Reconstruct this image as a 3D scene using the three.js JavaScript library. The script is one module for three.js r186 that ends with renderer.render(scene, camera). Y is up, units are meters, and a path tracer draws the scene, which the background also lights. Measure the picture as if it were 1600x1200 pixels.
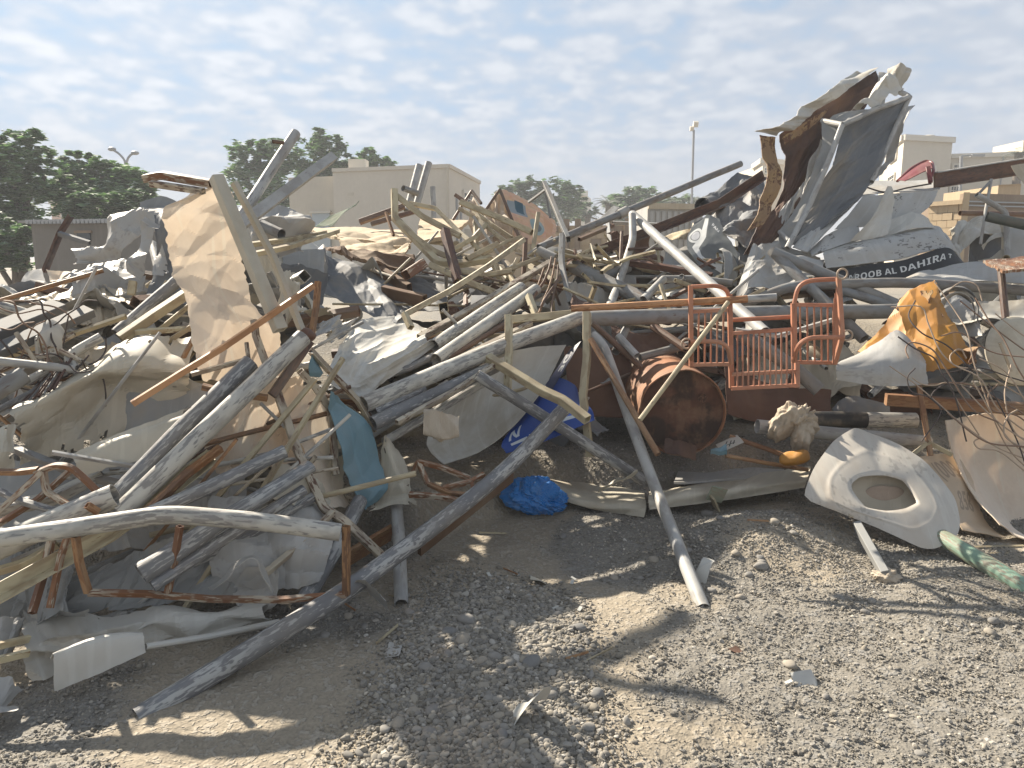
import * as THREE from 'three';
import { mergeGeometries, mergeVertices, toCreasedNormals } from 'three/addons/utils/BufferGeometryUtils.js';

// ---------- camera, sky, sun, exposure ----------
const scene = new THREE.Scene();
const F = 1164, PITCH = Math.atan(200 / F), EYE = 1.6;
const camera = new THREE.PerspectiveCamera(2 * Math.atan(600 / F) * 180 / Math.PI, 4 / 3, 0.05, 900);
camera.position.set(0, EYE, 0);
camera.rotation.x = -PITCH;
scene.add(camera);
const renderer = new THREE.WebGLRenderer({ antialias: true });
renderer.toneMapping = THREE.LinearToneMapping;
renderer.toneMappingExposure = 2.45;
renderer.shadowMap.enabled = true;

const SUN_AZ = 39 * Math.PI / 180, SUN_EL = 34.5 * Math.PI / 180;
const sunDir = new THREE.Vector3(-Math.sin(SUN_AZ) * Math.cos(SUN_EL), Math.sin(SUN_EL), -Math.cos(SUN_AZ) * Math.cos(SUN_EL));
const sun = new THREE.DirectionalLight(new THREE.Color().setRGB(1, 0.9, 0.755), 5);
sun.position.copy(sunDir).multiplyScalar(60);
sun.castShadow = true; sun.shadow.radius = 1.3;
sun.shadow.mapSize.set(4096, 4096);
Object.assign(sun.shadow.camera, { left: -30, right: 30, top: 30, bottom: -30, near: 1, far: 140 });
scene.add(sun); scene.add(sun.target);

// seeded random numbers and value noise
function rng(seed) { let a = seed >>> 0; return () => { a = (a + 0x6D2B79F5) | 0; let t = Math.imul(a ^ (a >>> 15), 1 | a); t = (t + Math.imul(t ^ (t >>> 7), 61 | t)) ^ t; return ((t ^ (t >>> 14)) >>> 0) / 4294967296; }; }
function hash(i, j, s) { let h = Math.imul(i, 374761393) ^ Math.imul(j, 668265263) ^ Math.imul(s, 1274126177); h = Math.imul(h ^ (h >>> 13), 1274126177); return ((h ^ (h >>> 16)) >>> 0) / 4294967296; }
function vn(x, y, s, px = 0, py = 0) {
  const i = Math.floor(x), j = Math.floor(y); let fx = x - i, fy = y - j;
  fx = fx * fx * (3 - 2 * fx); fy = fy * fy * (3 - 2 * fy);
  const w = (a, p) => p ? ((a % p) + p) % p : a;
  const a = hash(w(i, px), w(j, py), s), b = hash(w(i + 1, px), w(j, py), s), c = hash(w(i, px), w(j + 1, py), s), d = hash(w(i + 1, px), w(j + 1, py), s);
  return a + (b - a) * fx + (c - a) * fy + (a - b - c + d) * fx * fy;
}
function fbm(x, y, s, o = 4, px = 0, py = 0) { let v = 0, a = 0.5, t = 0; for (let k = 0; k < o; k++) { v += a * vn(x, y, s + k * 17, px, py); t += a; a *= 0.5; x *= 2; y *= 2; px *= 2; py *= 2; } return v / t; }
const ss = (a, b, x) => { x = Math.min(1, Math.max(0, (x - a) / (b - a))); return x * x * (3 - 2 * x); };
const mix = (a, b, t) => a + (b - a) * t;
const mix3 = (a, b, t) => [mix(a[0], b[0], t), mix(a[1], b[1], t), mix(a[2], b[2], t)];

// the sky: thin broken altocumulus over pale blue, milky towards the horizon
{
  const w = 2048, h = 1024, data = new Float32Array(w * h * 4);
  for (let j = 0; j < h; j++) {
    const el = ((j + 0.5) / h - 0.5) * Math.PI, y = Math.sin(el), c = Math.cos(el);
    for (let i = 0; i < w; i++) {
      const az = ((i + 0.5) / w - 0.5) * 2 * Math.PI, x = Math.cos(az) * c, z = Math.sin(az) * c;
      let col;
      if (y > -0.02) {
        const yy = Math.max(y, 0) + 0.16, px = x / yy, pz = z / yy;
        const wx = fbm(px * 0.5, pz * 0.5, 71, 2) * 1.6, wz = fbm(px * 0.5, pz * 0.5, 93, 2) * 1.6;
        const big = fbm(px * 0.34 + 5 + wx * 0.3, pz * 0.5 + wz * 0.3, 5, 3);
        const cell = fbm(px * 11 + wx * 1.5, pz * 12 + wz * 1.5, 11, 5), fine = fbm(px * 27 + wx * 2, pz * 27 + wz * 2, 31, 3);
        let cl = ss(0.32, 0.60, big * 0.52 + cell * 0.52 + (fine - 0.5) * 0.16);
        const thick = ss(0.42, 0.75, cell * 0.75 + fine * 0.25);
        const mu = x * sunDir.x + y * sunDir.y + z * sunDir.z, glow = Math.pow(Math.max(0, mu), 5);
        const blue = mix3([0.42, 0.55, 0.70], [0.16, 0.29, 0.50], ss(0.2, 0.9, y));
        const white = mix3([0.56, 0.60, 0.665], [0.71, 0.725, 0.76], thick).map(v => v * mix(1, 0.62, ss(0.35, 0.9, y)));
        col = mix3(blue, white, 0.18 + 0.82 * cl);
        col = mix3([0.57, 0.58, 0.605], col, ss(0.0, 0.20, y));
        col = col.map((v, k) => v * (1 + glow * [0.50, 0.46, 0.40][k]));
      } else col = [0.34, 0.32, 0.29];
      const o = (j * w + i) * 4; data[o] = col[0] * 0.40; data[o + 1] = col[1] * 0.42; data[o + 2] = col[2] * 0.445; data[o + 3] = 1;
    }
  }
  const sky = new THREE.DataTexture(data, w, h, THREE.RGBAFormat, THREE.FloatType);
  sky.mapping = THREE.EquirectangularReflectionMapping; sky.magFilter = THREE.LinearFilter; sky.minFilter = THREE.LinearFilter; sky.needsUpdate = true;
  scene.background = sky; scene.environment = sky;
}

// ---------- survey helper: a bearing of the photograph (1600 x 1200) and a distance in metres give a point of the yard ----------
const CP = Math.cos(PITCH), SP = Math.sin(PITCH);
function P(px, py, d) {
  const a = (px - 800) / F, b = -(py - 600) / F, y = b * CP - SP, z = CP + b * SP;
  return new THREE.Vector3(a / z * d, EYE + y / z * d, -d);
}
// the left flank of the heap is steep: distances beyond 3 m taken there are drawn in towards the yard
let steep = false;
const flank = (px, d) => { if (!steep || d < 2.9 || d > 9.4) return d; const w = 1 - ss(430, 640, px); return mix(d, 2.9 + (d - 2.9) * 0.52, w); };
const pts3 = a => a.map(p => p.isVector3 ? p : P(p[0], p[1], flank(p[0], p[2])));

// ---------- terrain height: gravel yard, banks of rubble, the soil core of the heap ----------
function frontLine(x) { return mix(mix(3.35, 3.8, ss(-2.4, -0.75, x)), 4.78, ss(-0.75, 0.35, x)); }
function groundH(x, z) {
  const d = -z; let h = (fbm(x * 0.8 + 9, z * 0.8, 41, 3) - 0.5) * 0.10 + (fbm(x * 5, z * 5, 43, 3) - 0.5) * 0.028;
  if (d > 14) h *= 0.4;
  const bump = (cx, cd, rx, rd, a) => { const q = ((x - cx) / rx) ** 2 + ((d - cd) / rd) ** 2; return q < 4 ? a * Math.exp(-q * 1.6) : 0; };
  h += bump(1.45, 4.05, 0.65, 0.42, 0.13) + bump(2.3, 3.3, 0.7, 0.5, 0.03) + bump(-0.1, 2.6, 0.5, 0.9, 0.05) - bump(0.25, 3.75, 0.42, 0.45, 0.05) + bump(-1.75, 2.0, 0.5, 0.22, 0.09) ;
  const f = frontLine(x) + (fbm(x * 1.7, 3, 44, 3) - 0.5) * 0.5;
  const side = ss(-7.5, -4.5, x) * (1 - ss(6, 9, x));
  const back = 1 - ss(9.5, 12.5, d);
  h += side * back * (0.24 * ss(f, f + 0.45, d) + 0.62 * ss(f + 0.5, f + 4.5, d) * (1 + (fbm(x * 0.9, z * 0.9, 45, 3) - 0.5) * 0.7));
  return h;
}
// where the sight line of a photograph bearing meets the ground
function onGround(px, py, lift = 0) {
  let d = 1.2; for (let k = 0; k < 900; k++) { const p = P(px, py, d); if (p.y <= groundH(p.x, p.z) + lift) return p; d += 0.01; }
  return P(px, py, d);
}

// ---------- textures and materials ----------
const s8 = v => Math.round(255 * Math.min(1, Math.max(0, v <= 0.0031308 ? v * 12.92 : 1.055 * Math.pow(v, 1 / 2.4) - 0.055)));
let sharedBump = null;
function surface({ tile = 1, tileY = 0, res = 512, fn, bump = 0, metal = 0, rough = 0.7, roughMap = false, phys = null, color = null, share = false }) {
  const cd = new Uint8Array(res * res * 4), rd = new Uint8Array(res * res * 4), bd = new Uint8Array(res * res * 4);
  for (let j = 0; j < res; j++) for (let i = 0; i < res; i++) {
    const q = fn((i + 0.5) / res, (j + 0.5) / res), o = (j * res + i) * 4;
    cd[o] = s8(q.c[0]); cd[o + 1] = s8(q.c[1]); cd[o + 2] = s8(q.c[2]); cd[o + 3] = 255;
    const r = Math.round(255 * Math.min(1, Math.max(0, q.r ?? rough))); rd[o] = 255; rd[o + 1] = r; rd[o + 2] = 255; rd[o + 3] = 255;
    const hh = Math.round(255 * Math.min(1, Math.max(0, q.h ?? 0.5))); bd[o] = bd[o + 1] = bd[o + 2] = hh; bd[o + 3] = 255;
  }
  const T = (d, srgb) => { const t = new THREE.DataTexture(d, res, res); t.wrapS = t.wrapT = THREE.RepeatWrapping; t.magFilter = THREE.LinearFilter; t.minFilter = THREE.LinearMipmapLinearFilter; t.generateMipmaps = true; t.repeat.set(1 / tile, 1 / (tileY || tile)); if (srgb) t.colorSpace = THREE.SRGBColorSpace; t.needsUpdate = true; return t; };
  const o = { map: T(cd, true), metalness: metal, roughness: roughMap ? 1 : rough };
  if (roughMap) o.roughnessMap = T(rd, false);
  if (bump && share) { if (!sharedBump) sharedBump = T(bd, false); o.bumpMap = sharedBump; o.bumpScale = bump; }
  else if (bump) { o.bumpMap = T(bd, false); o.bumpScale = bump; }
  if (color) o.color = color;
  const m = phys ? new THREE.MeshPhysicalMaterial({ ...o, ...phys }) : new THREE.MeshStandardMaterial(o);
  m.side = THREE.DoubleSide; return m;
}
const pf = (x, y, fx, fy, s, o = 4) => fbm(x * fx, y * fy, s, o, fx, fy);
const DUST = [0.40, 0.33, 0.23];
let SEED = 100;
// flaking paint over metal; long = flakes stretched along the tube
function peeling({ paint, under, cover = 0.6, rust = [0.16, 0.07, 0.035], rustAmt = 0.3, dust = 0.25, fx = 84, fy = 9, tile = 1, res = 512, k = 0.78 }) {
  const s = SEED += 31;
  return surface({ tile, res, bump: 0.0016, rough: 0.6, fn: (x, y) => {
    const n = 0.42 * pf(x, y, fx, fy, s, 4) + 0.58 * pf(x, y, 150, 30, s + 77, 3) + (pf(x, y, 9, 4, s + 7, 4) - 0.5) * 0.42, th = 1 - cover;
    const m = ss(th - 0.045, th + 0.045, n) * (0.5 + 0.5 * ss(0.35, 0.6, pf(x, y, 24, 11, s + 61, 3)));
    const n2 = pf(x, y, 9, 9, s + 3, 4), g = pf(x, y, 60, 30, s + 5, 2);
    const edge = Math.exp(-(((n - th) / 0.03) ** 2));
    let p = paint.map(v => v * (0.86 + 0.22 * n2 + 0.08 * (g - 0.5))), u = under.map(v => v * (0.72 + 0.5 * n2 + 0.2 * (g - 0.5)));
    u = mix3(u, rust, rustAmt * ss(0.4, 0.6, pf(x, y, 7, 6, s + 9, 4)));
    let c = mix3(u, p, m); c = mix3(c, rust, edge * Math.min(1, rustAmt * 1.2) * ss(0.35, 0.6, n2));
    c = mix3(c, DUST, dust * ss(0.35, 0.75, pf(x, y, 5, 3, s + 11, 4)));
    c = c.map(v => v * k);
    return { c, h: 0.35 + 0.4 * m + 0.2 * (g - 0.5) };
  } });
}
// sheet metal or plastic: one colour with dirt patches, streaks, scuffs
function sheetMat({ base, dirt = DUST, amt = 0.5, rough = 0.5, tile = 1.6, rust = 0, rustCol = [0.15, 0.065, 0.03], scuff = 0.2, metal = 0, phys = null, res = 384, bump = 0.0012, second = null, secondAmt = 0.5, speck = 0, k = 0.78 }) {
  const s = SEED += 31;
  return surface({ tile, res, bump, metal, phys, rough, share: true, fn: (x, y) => {
    const n = pf(x, y, 5, 5, s, 6), n2 = 0.6 * pf(x, y, 14, 4, s + 5, 4) + 0.4 * pf(x, y, 30, 30, s + 6, 3), g = pf(x, y, 64, 64, s + 9, 2), st = pf(x, y, 48, 4, s + 13, 3);
    let c = base.map(v => v * (0.9 + 0.2 * n + 0.06 * (g - 0.5)));
    if (second) c = mix3(c, second, secondAmt * ss(0.45, 0.62, pf(x, y, 3, 4, s + 23, 5)));
    c = mix3(c, dirt, amt * ss(0.42, 0.78, n * 0.6 + n2 * 0.425));
    c = mix3(c, base.map(v => Math.min(0.8, v * 1.35)), scuff * ss(0.62, 0.7, st));
    if (rust) { const q = ss(0.66 - rust * 0.22, 0.72 - rust * 0.18, 0.6 * pf(x, y, 9, 9, s + 17, 5) + 0.4 * pf(x, y, 40, 40, s + 19, 3)); c = mix3(c, rustCol.map(v => v * (0.7 + 0.6 * g)), q); }
    if (speck) { const q = ss(0.67, 0.72, 0.5 * pf(x, y, 8, 8, s + 31, 3) + 0.5 * pf(x, y, 70, 70, s + 29, 2)); c = mix3(c, [0.08, 0.07, 0.06], q * speck); }
    c = c.map(v => v * k);
    return { c, h: 0.4 + 0.25 * n + 0.25 * g };
  } });
}
const M = {};
M.whitePeel = peeling({ paint: [0.64, 0.62, 0.55], under: [0.30, 0.30, 0.29], cover: 0.57, rustAmt: 0.12, dust: 0.2 });
M.greyPeel = peeling({ paint: [0.50, 0.495, 0.465], under: [0.215, 0.22, 0.225], cover: 0.42, rustAmt: 0.08, dust: 0.22, fx: 96, fy: 7 });
M.lightPole = peeling({ paint: [0.50, 0.50, 0.48], under: [0.26, 0.26, 0.26], cover: 0.72, rustAmt: 0.1, dust: 0.25 });
M.greyPole = peeling({ paint: [0.27, 0.28, 0.28], under: [0.15, 0.13, 0.115], cover: 0.74, rustAmt: 0.3, dust: 0.25 });
M.cream = peeling({ paint: [0.56, 0.48, 0.31], under: [0.30, 0.22, 0.13], cover: 0.70, rustAmt: 0.35, dust: 0.2 });
M.creamChip = peeling({ paint: [0.60, 0.53, 0.41], under: [0.13, 0.075, 0.05], cover: 0.62, rustAmt: 0.5, dust: 0.15, fx: 50, fy: 26 });
M.brightCream = peeling({ paint: [0.66, 0.58, 0.38], under: [0.32, 0.20, 0.10], cover: 0.72, rustAmt: 0.4, dust: 0.1 });
M.rustOrange = peeling({ paint: [0.40, 0.22, 0.10], under: [0.20, 0.10, 0.05], cover: 0.55, rust: [0.30, 0.12, 0.03], rustAmt: 0.6, dust: 0.3, fx: 40, fy: 8 });
M.rustWhite = peeling({ paint: [0.55, 0.47, 0.36], under: [0.27, 0.11, 0.04], cover: 0.46, rustAmt: 0.6, dust: 0.1, fx: 46, fy: 14 });
M.darkRust = peeling({ paint: [0.085, 0.045, 0.035], under: [0.16, 0.075, 0.045], cover: 0.55, rustAmt: 0.5, dust: 0.25 });
M.brownTube = peeling({ paint: [0.135, 0.085, 0.06], under: [0.19, 0.11, 0.07], cover: 0.5, rustAmt: 0.4, dust: 0.3 });
M.salmon = peeling({ k: 0.92, paint: [0.50, 0.205, 0.115], under: [0.30, 0.13, 0.075], cover: 0.74, rust: [0.24, 0.09, 0.04], rustAmt: 0.4, dust: 0.25 });
M.mint = peeling({ paint: [0.30, 0.46, 0.34], under: [0.30, 0.27, 0.20], cover: 0.62, rustAmt: 0.2, dust: 0.9, fx: 14, fy: 7 });
M.darkGreen = peeling({ paint: [0.06, 0.085, 0.075], under: [0.1, 0.1, 0.09], cover: 0.7, rustAmt: 0.1, dust: 0.3 });
M.sheetWhite = sheetMat({ base: [0.62, 0.605, 0.55], amt: 0.6, rough: 0.6 });
M.sheetCream = sheetMat({ base: [0.60, 0.55, 0.44], amt: 0.65, rough: 0.62 });
M.sheetGrey = sheetMat({ base: [0.33, 0.335, 0.325], amt: 0.55, rough: 0.62 });
M.sheetPale = sheetMat({ base: [0.46, 0.455, 0.435], amt: 0.5, rough: 0.6, speck: 0.2 });
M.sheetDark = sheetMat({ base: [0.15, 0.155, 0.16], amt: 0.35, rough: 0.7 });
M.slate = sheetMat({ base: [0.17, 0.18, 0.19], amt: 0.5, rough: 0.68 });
M.speckled = sheetMat({ base: [0.50, 0.50, 0.48], amt: 0.35, rough: 0.55, speck: 0.7 });
M.tanSheet = sheetMat({ base: [0.53, 0.45, 0.33], amt: 0.5, rough: 0.6 });
M.peach = sheetMat({ k: 1, base: [0.76, 0.64, 0.50], amt: 0.30, rough: 0.85, tile: 1.2, dirt: [0.42, 0.30, 0.20], second: [0.74, 0.63, 0.50], phys: { transmission: 0.3, thickness: 0 } });
M.tarp = sheetMat({ base: [0.60, 0.47, 0.34], amt: 0.4, rough: 0.8, phys: { transmission: 0.25, thickness: 0 } });
M.teal = sheetMat({ base: [0.16, 0.285, 0.335], amt: 0.3, rough: 0.5, dirt: [0.30, 0.34, 0.34], scuff: 0.35 });
M.rustSheet = sheetMat({ base: [0.15, 0.078, 0.05], amt: 0.6, rough: 0.85, dirt: [0.21, 0.12, 0.075], second: [0.10, 0.055, 0.04] });
M.orangePaint = peeling({ k: 0.92, paint: [0.52, 0.27, 0.125], under: [0.30, 0.14, 0.06], cover: 0.66, rust: [0.24, 0.10, 0.04], rustAmt: 0.5, dust: 0.2, fx: 40, fy: 8 });
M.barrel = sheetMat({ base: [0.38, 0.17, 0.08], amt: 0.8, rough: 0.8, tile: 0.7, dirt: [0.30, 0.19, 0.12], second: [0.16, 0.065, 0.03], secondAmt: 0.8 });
M.barrelLid = sheetMat({ base: [0.105, 0.045, 0.026], amt: 0.8, rough: 0.85, tile: 0.5, dirt: [0.24, 0.14, 0.085], second: [0.035, 0.02, 0.014], secondAmt: 0.9 });  // mottled rust; base colour also darkened to carry the shade on this end
M.brownPanel = sheetMat({ base: [0.11, 0.055, 0.037], amt: 0.4, rough: 0.7, dirt: [0.22, 0.115, 0.045], second: [0.055, 0.03, 0.024], secondAmt: 0.8 });
M.ochreEdge = sheetMat({ base: [0.33, 0.20, 0.10], amt: 0.6, rough: 0.75, dirt: [0.45, 0.30, 0.11], rust: 0.5, tile: 0.8 });
M.yellow = sheetMat({ k: 0.9, base: [0.52, 0.24, 0.02], amt: 0.6, rough: 0.6, dirt: [0.36, 0.17, 0.05], second: [0.42, 0.18, 0.03], tile: 0.9, phys: { transmission: 0.12, thickness: 0 } });
M.blueBag = sheetMat({ k: 1, base: [0.02, 0.19, 0.52], amt: 0.6, rough: 0.42, dirt: [0.10, 0.19, 0.34], tile: 0.5, phys: { transmission: 0.1, thickness: 0 } });
M.board = sheetMat({ base: [0.58, 0.45, 0.29], amt: 0.6, rough: 0.85, dirt: [0.50, 0.41, 0.29], tile: 1.4 });
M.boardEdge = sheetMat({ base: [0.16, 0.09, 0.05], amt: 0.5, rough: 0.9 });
M.greenSheet = sheetMat({ base: [0.07, 0.13, 0.085], amt: 0.35, rough: 0.95, scuff: 0.05 });
M.fibre = sheetMat({ base: [0.64, 0.60, 0.53], amt: 0.55, rough: 0.5, dirt: [0.50, 0.41, 0.31], tile: 1.1, speck: 0.25 });
M.sand = sheetMat({ base: [0.45, 0.34, 0.25], amt: 0.6, rough: 0.9, dirt: [0.32, 0.24, 0.18], tile: 0.35 });
M.redPlastic = sheetMat({ base: [0.20, 0.03, 0.035], amt: 0.3, rough: 0.45 });
M.blackRub = sheetMat({ base: [0.025, 0.025, 0.026], amt: 0.5, rough: 0.6, tile: 0.6 });
M.concrete = sheetMat({ k: 0.92, base: [0.47, 0.40, 0.31], amt: 0.6, rough: 0.95, tile: 0.4, bump: 0.006, dirt: [0.36, 0.29, 0.21] });
M.timber = peeling({ paint: [0.42, 0.23, 0.10], under: [0.30, 0.13, 0.05], cover: 0.5, rust: [0.2, 0.08, 0.03], rustAmt: 0.5, dust: 0.3, fx: 20, fy: 3 });
M.wire = new THREE.MeshStandardMaterial({ color: new THREE.Color().setRGB(0.22, 0.145, 0.10), roughness: 0.75, metalness: 0.1 });
M.wirePale = new THREE.MeshStandardMaterial({ color: new THREE.Color().setRGB(0.40, 0.31, 0.23), roughness: 0.7, metalness: 0.1 });
M.wireDark = new THREE.MeshStandardMaterial({ color: new THREE.Color().setRGB(0.07, 0.055, 0.05), roughness: 0.8 });
const flat = (r, g, b, rough = 0.8) => { const m = new THREE.MeshStandardMaterial({ color: new THREE.Color().setRGB(r, g, b), roughness: rough }); m.side = THREE.DoubleSide; return m; };
M.wallBeige = sheetMat({ k: 1.05, base: [0.58, 0.53, 0.45], amt: 0.3, rough: 0.9, tile: 5, dirt: [0.47, 0.42, 0.34], scuff: 0.05 });
M.wallCream = sheetMat({ k: 0.9, base: [0.64, 0.58, 0.48], amt: 0.25, rough: 0.9, tile: 5, dirt: [0.54, 0.48, 0.38], scuff: 0.05 });
M.wallGrey = sheetMat({ k: 0.92, base: [0.21, 0.195, 0.175], amt: 0.4, rough: 0.95, tile: 3, dirt: [0.16, 0.14, 0.12] });
M.blockTan = sheetMat({ k: 0.92, base: [0.46, 0.35, 0.22], amt: 0.3, rough: 0.9, tile: 2 });
M.blockBrown = sheetMat({ k: 0.92, base: [0.25, 0.185, 0.13], amt: 0.3, rough: 0.9, tile: 2 });
M.pinkWall = flat(0.50, 0.33, 0.25, 0.9);
M.glass = flat(0.045, 0.055, 0.06, 0.15);
M.metalGrey = flat(0.33, 0.34, 0.35, 0.5);
M.whiteTrim = flat(0.62, 0.58, 0.50, 0.8);

// ---------- shapes ----------
function circleProfile(r, n = 14) { const a = []; for (let i = 0; i < n; i++) a.push([Math.cos(i / n * 6.28319) * r, Math.sin(i / n * 6.28319) * r]); return a; }
function squareProfile(w, h, c = 0.15) { const k = Math.min(w, h) * c; return [[w, -h + k], [w, h - k], [w - k, h], [-w + k, h], [-w, h - k], [-w, -h + k], [-w + k, -h], [w - k, -h]]; }
function angleProfile(w, t) { return [[-w, -w], [w, -w], [w, -w + t], [-w + t, -w + t], [-w + t, w], [-w, w]]; }
function channelProfile(w, h, t) { return [[-w, -h], [w, -h], [w, h], [w - t, h], [w - t, -h + t], [-w + t, -h + t], [-w + t, h], [-w, h]]; }
// sweeps a closed profile (with an optional hole) along kinked points
function sweep(points, prof, hole, { wob = 0.0018, seed = 1, bend = 0, turn = 0, dent = 0 } = {}) {
  let p = pts3(points); const R = rng(seed * 7919 + 13);
  if (steep && !points[0].isVector3) { const k = points.reduce((q, v) => q + flank(v[0], v[2]) / v[2], 0) / points.length; prof = prof.map(v => [v[0] * k, v[1] * k]); if (hole) hole = hole.map(v => [v[0] * k, v[1] * k]); }
  if (bend && p.length > 2) {
    const q = [p[0]];
    for (let i = 1; i < p.length - 1; i++) {
      const a = p[i - 1], b = p[i], c = p[i + 1], la = Math.min(bend, a.distanceTo(b) * 0.425), lc = Math.min(bend, c.distanceTo(b) * 0.425);
      const s = b.clone().add(a.clone().sub(b).setLength(la)), e = b.clone().add(c.clone().sub(b).setLength(lc));
      for (let k = 0; k <= 4; k++) { const t = k / 4; q.push(s.clone().multiplyScalar((1 - t) ** 2).addScaledVector(b, 2 * t * (1 - t)).addScaledVector(e, t * t)); }
    }
    q.push(p[p.length - 1]); p = q;
  }
  const line = [p[0]];
  for (let i = 1; i < p.length; i++) {
    const L = p[i].distanceTo(p[i - 1]), n = Math.max(1, Math.min(12, Math.round(L / 0.28)));
    for (let k = 1; k <= n; k++) { const v = p[i - 1].clone().lerp(p[i], k / n); if (k < n && wob) v.add(new THREE.Vector3(R() - 0.5, R() - 0.5, R() - 0.5).multiplyScalar(wob * 2)); line.push(v); }
  }
  const N = line.length, pos = [], uv = [], idx = [];
  const dir = line.map((v, i) => (i < N - 1 ? line[i + 1].clone().sub(v) : v.clone().sub(line[i - 1])).normalize());
  let side = new THREE.Vector3(0, 1, 0); if (Math.abs(dir[0].y) > 0.9) side.set(0, 0, 1);
  side.sub(dir[0].clone().multiplyScalar(side.dot(dir[0]))).normalize().applyAxisAngle(dir[0], turn);
  const uo = R() * 3, vo = R() * 3;
  const ringsOf = (pr, flip, ext) => {
    const per = [0]; for (let i = 1; i <= pr.length; i++) { const a = pr[i - 1], b = pr[i % pr.length]; per.push(per[i - 1] + Math.hypot(a[0] - b[0], a[1] - b[1])); }
    const base = pos.length / 3; let s = side.clone(), len = 0, prev = dir[0];
    for (let i = 0; i < N; i++) {
      const din = i ? dir[i - 1] : dir[0], dout = dir[i];
      if (i) { len += line[i].distanceTo(line[i - 1]); s.sub(din.clone().multiplyScalar(s.dot(din))).normalize(); }
      const t = din.clone().add(dout).normalize(), s2 = s.clone(), up = din.clone().cross(s2);
      const dd = dent ? 1 - dent * Math.max(0, fbm(len * 3 + seed, 1, seed, 2) - 0.55) * 3 : 1;
      for (let k = 0; k <= pr.length; k++) {
        const q = pr[k % pr.length], v = s2.clone().multiplyScalar(q[0] * dd).addScaledVector(up, q[1]);
        const den = din.dot(t); v.addScaledVector(din, -v.dot(t) / Math.max(0.3, den));
        v.add(line[i]); pos.push(v.x, v.y, v.z); uv.push(per[k] + uo, len + vo);
      }
      s.sub(dout.clone().multiplyScalar(s.dot(dout))).normalize(); prev = dout;
    }
    const w = pr.length + 1;
    for (let i = 0; i < N - 1; i++) for (let k = 0; k < pr.length; k++) { const a = base + i * w + k, b = a + 1, c = a + w, d = c + 1; flip ? idx.push(a, c, b, b, c, d) : idx.push(a, b, c, b, d, c); }
    return base;
  };
  const bo = ringsOf(prof, false), bh = hole ? ringsOf(hole, true) : 0;
  const tri = THREE.ShapeUtils.triangulateShape(prof.map(q => new THREE.Vector2(...q)), hole ? [hole.map(q => new THREE.Vector2(...q))] : []);
  for (const [ring, f] of [[0, false], [N - 1, true]]) for (const t of tri) {
    const v = t.map(k => k < prof.length ? bo + ring * (prof.length + 1) + k : bh + ring * (hole.length + 1) + k - prof.length);
    f ? idx.push(v[0], v[1], v[2]) : idx.push(v[0], v[2], v[1]);
  }
  const g = new THREE.BufferGeometry();
  g.setAttribute('position', new THREE.Float32BufferAttribute(pos, 3)); g.setAttribute('uv', new THREE.Float32BufferAttribute(uv, 2)); g.setIndex(idx);
  return toCreasedNormals(g, 0.62);
}
let serial = 1;
const gRound = (r, pts, o = {}) => sweep(pts, circleProfile(r, o.n || (r > 0.03 ? 16 : 10)), o.solid ? null : circleProfile(r * (o.wall || 0.88), o.n || (r > 0.03 ? 16 : 10)), { seed: serial++, ...o });
const gSquare = (w, pts, o = {}) => sweep(pts, squareProfile(w, o.h || w), o.solid ? null : squareProfile(w * 0.86, (o.h || w) * 0.86), { seed: serial++, turn: 0.3, ...o });
const gAngle = (w, pts, o = {}) => sweep(pts, angleProfile(w, Math.max(0.004, w * 0.16)), null, { seed: serial++, ...o });
const gChannel = (w, h, pts, o = {}) => sweep(pts, channelProfile(w, h, 0.006), null, { seed: serial++, ...o });
const gWire = (r, pts, seg = 24) => { const c = new THREE.CatmullRomCurve3(pts3(pts)); const g = new THREE.TubeGeometry(c, seg, r, 5, false); return g; };

// squared distance to the nearest of scattered points: shallow dents meeting in sharp creases
function dents(x, y, s) { const i = Math.floor(x), j = Math.floor(y); let m = 9; for (let a = -1; a < 2; a++) for (let b = -1; b < 2; b++) { const dx = i + a + hash(i + a, j + b, s) - x, dy = j + b + hash(i + a, j + b, s + 3) - y, q = dx * dx + dy * dy; if (q < m) m = q; } return m; }
// a bent, creased, torn-edged sheet through a net of points; real thickness
function cr1(a, b, c, d, t) { return 0.5 * (2 * b + (c - a) * t + (2 * a - 5 * b + 4 * c - d) * t * t + (3 * b - a - 3 * c + d) * t * t * t); }
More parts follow.
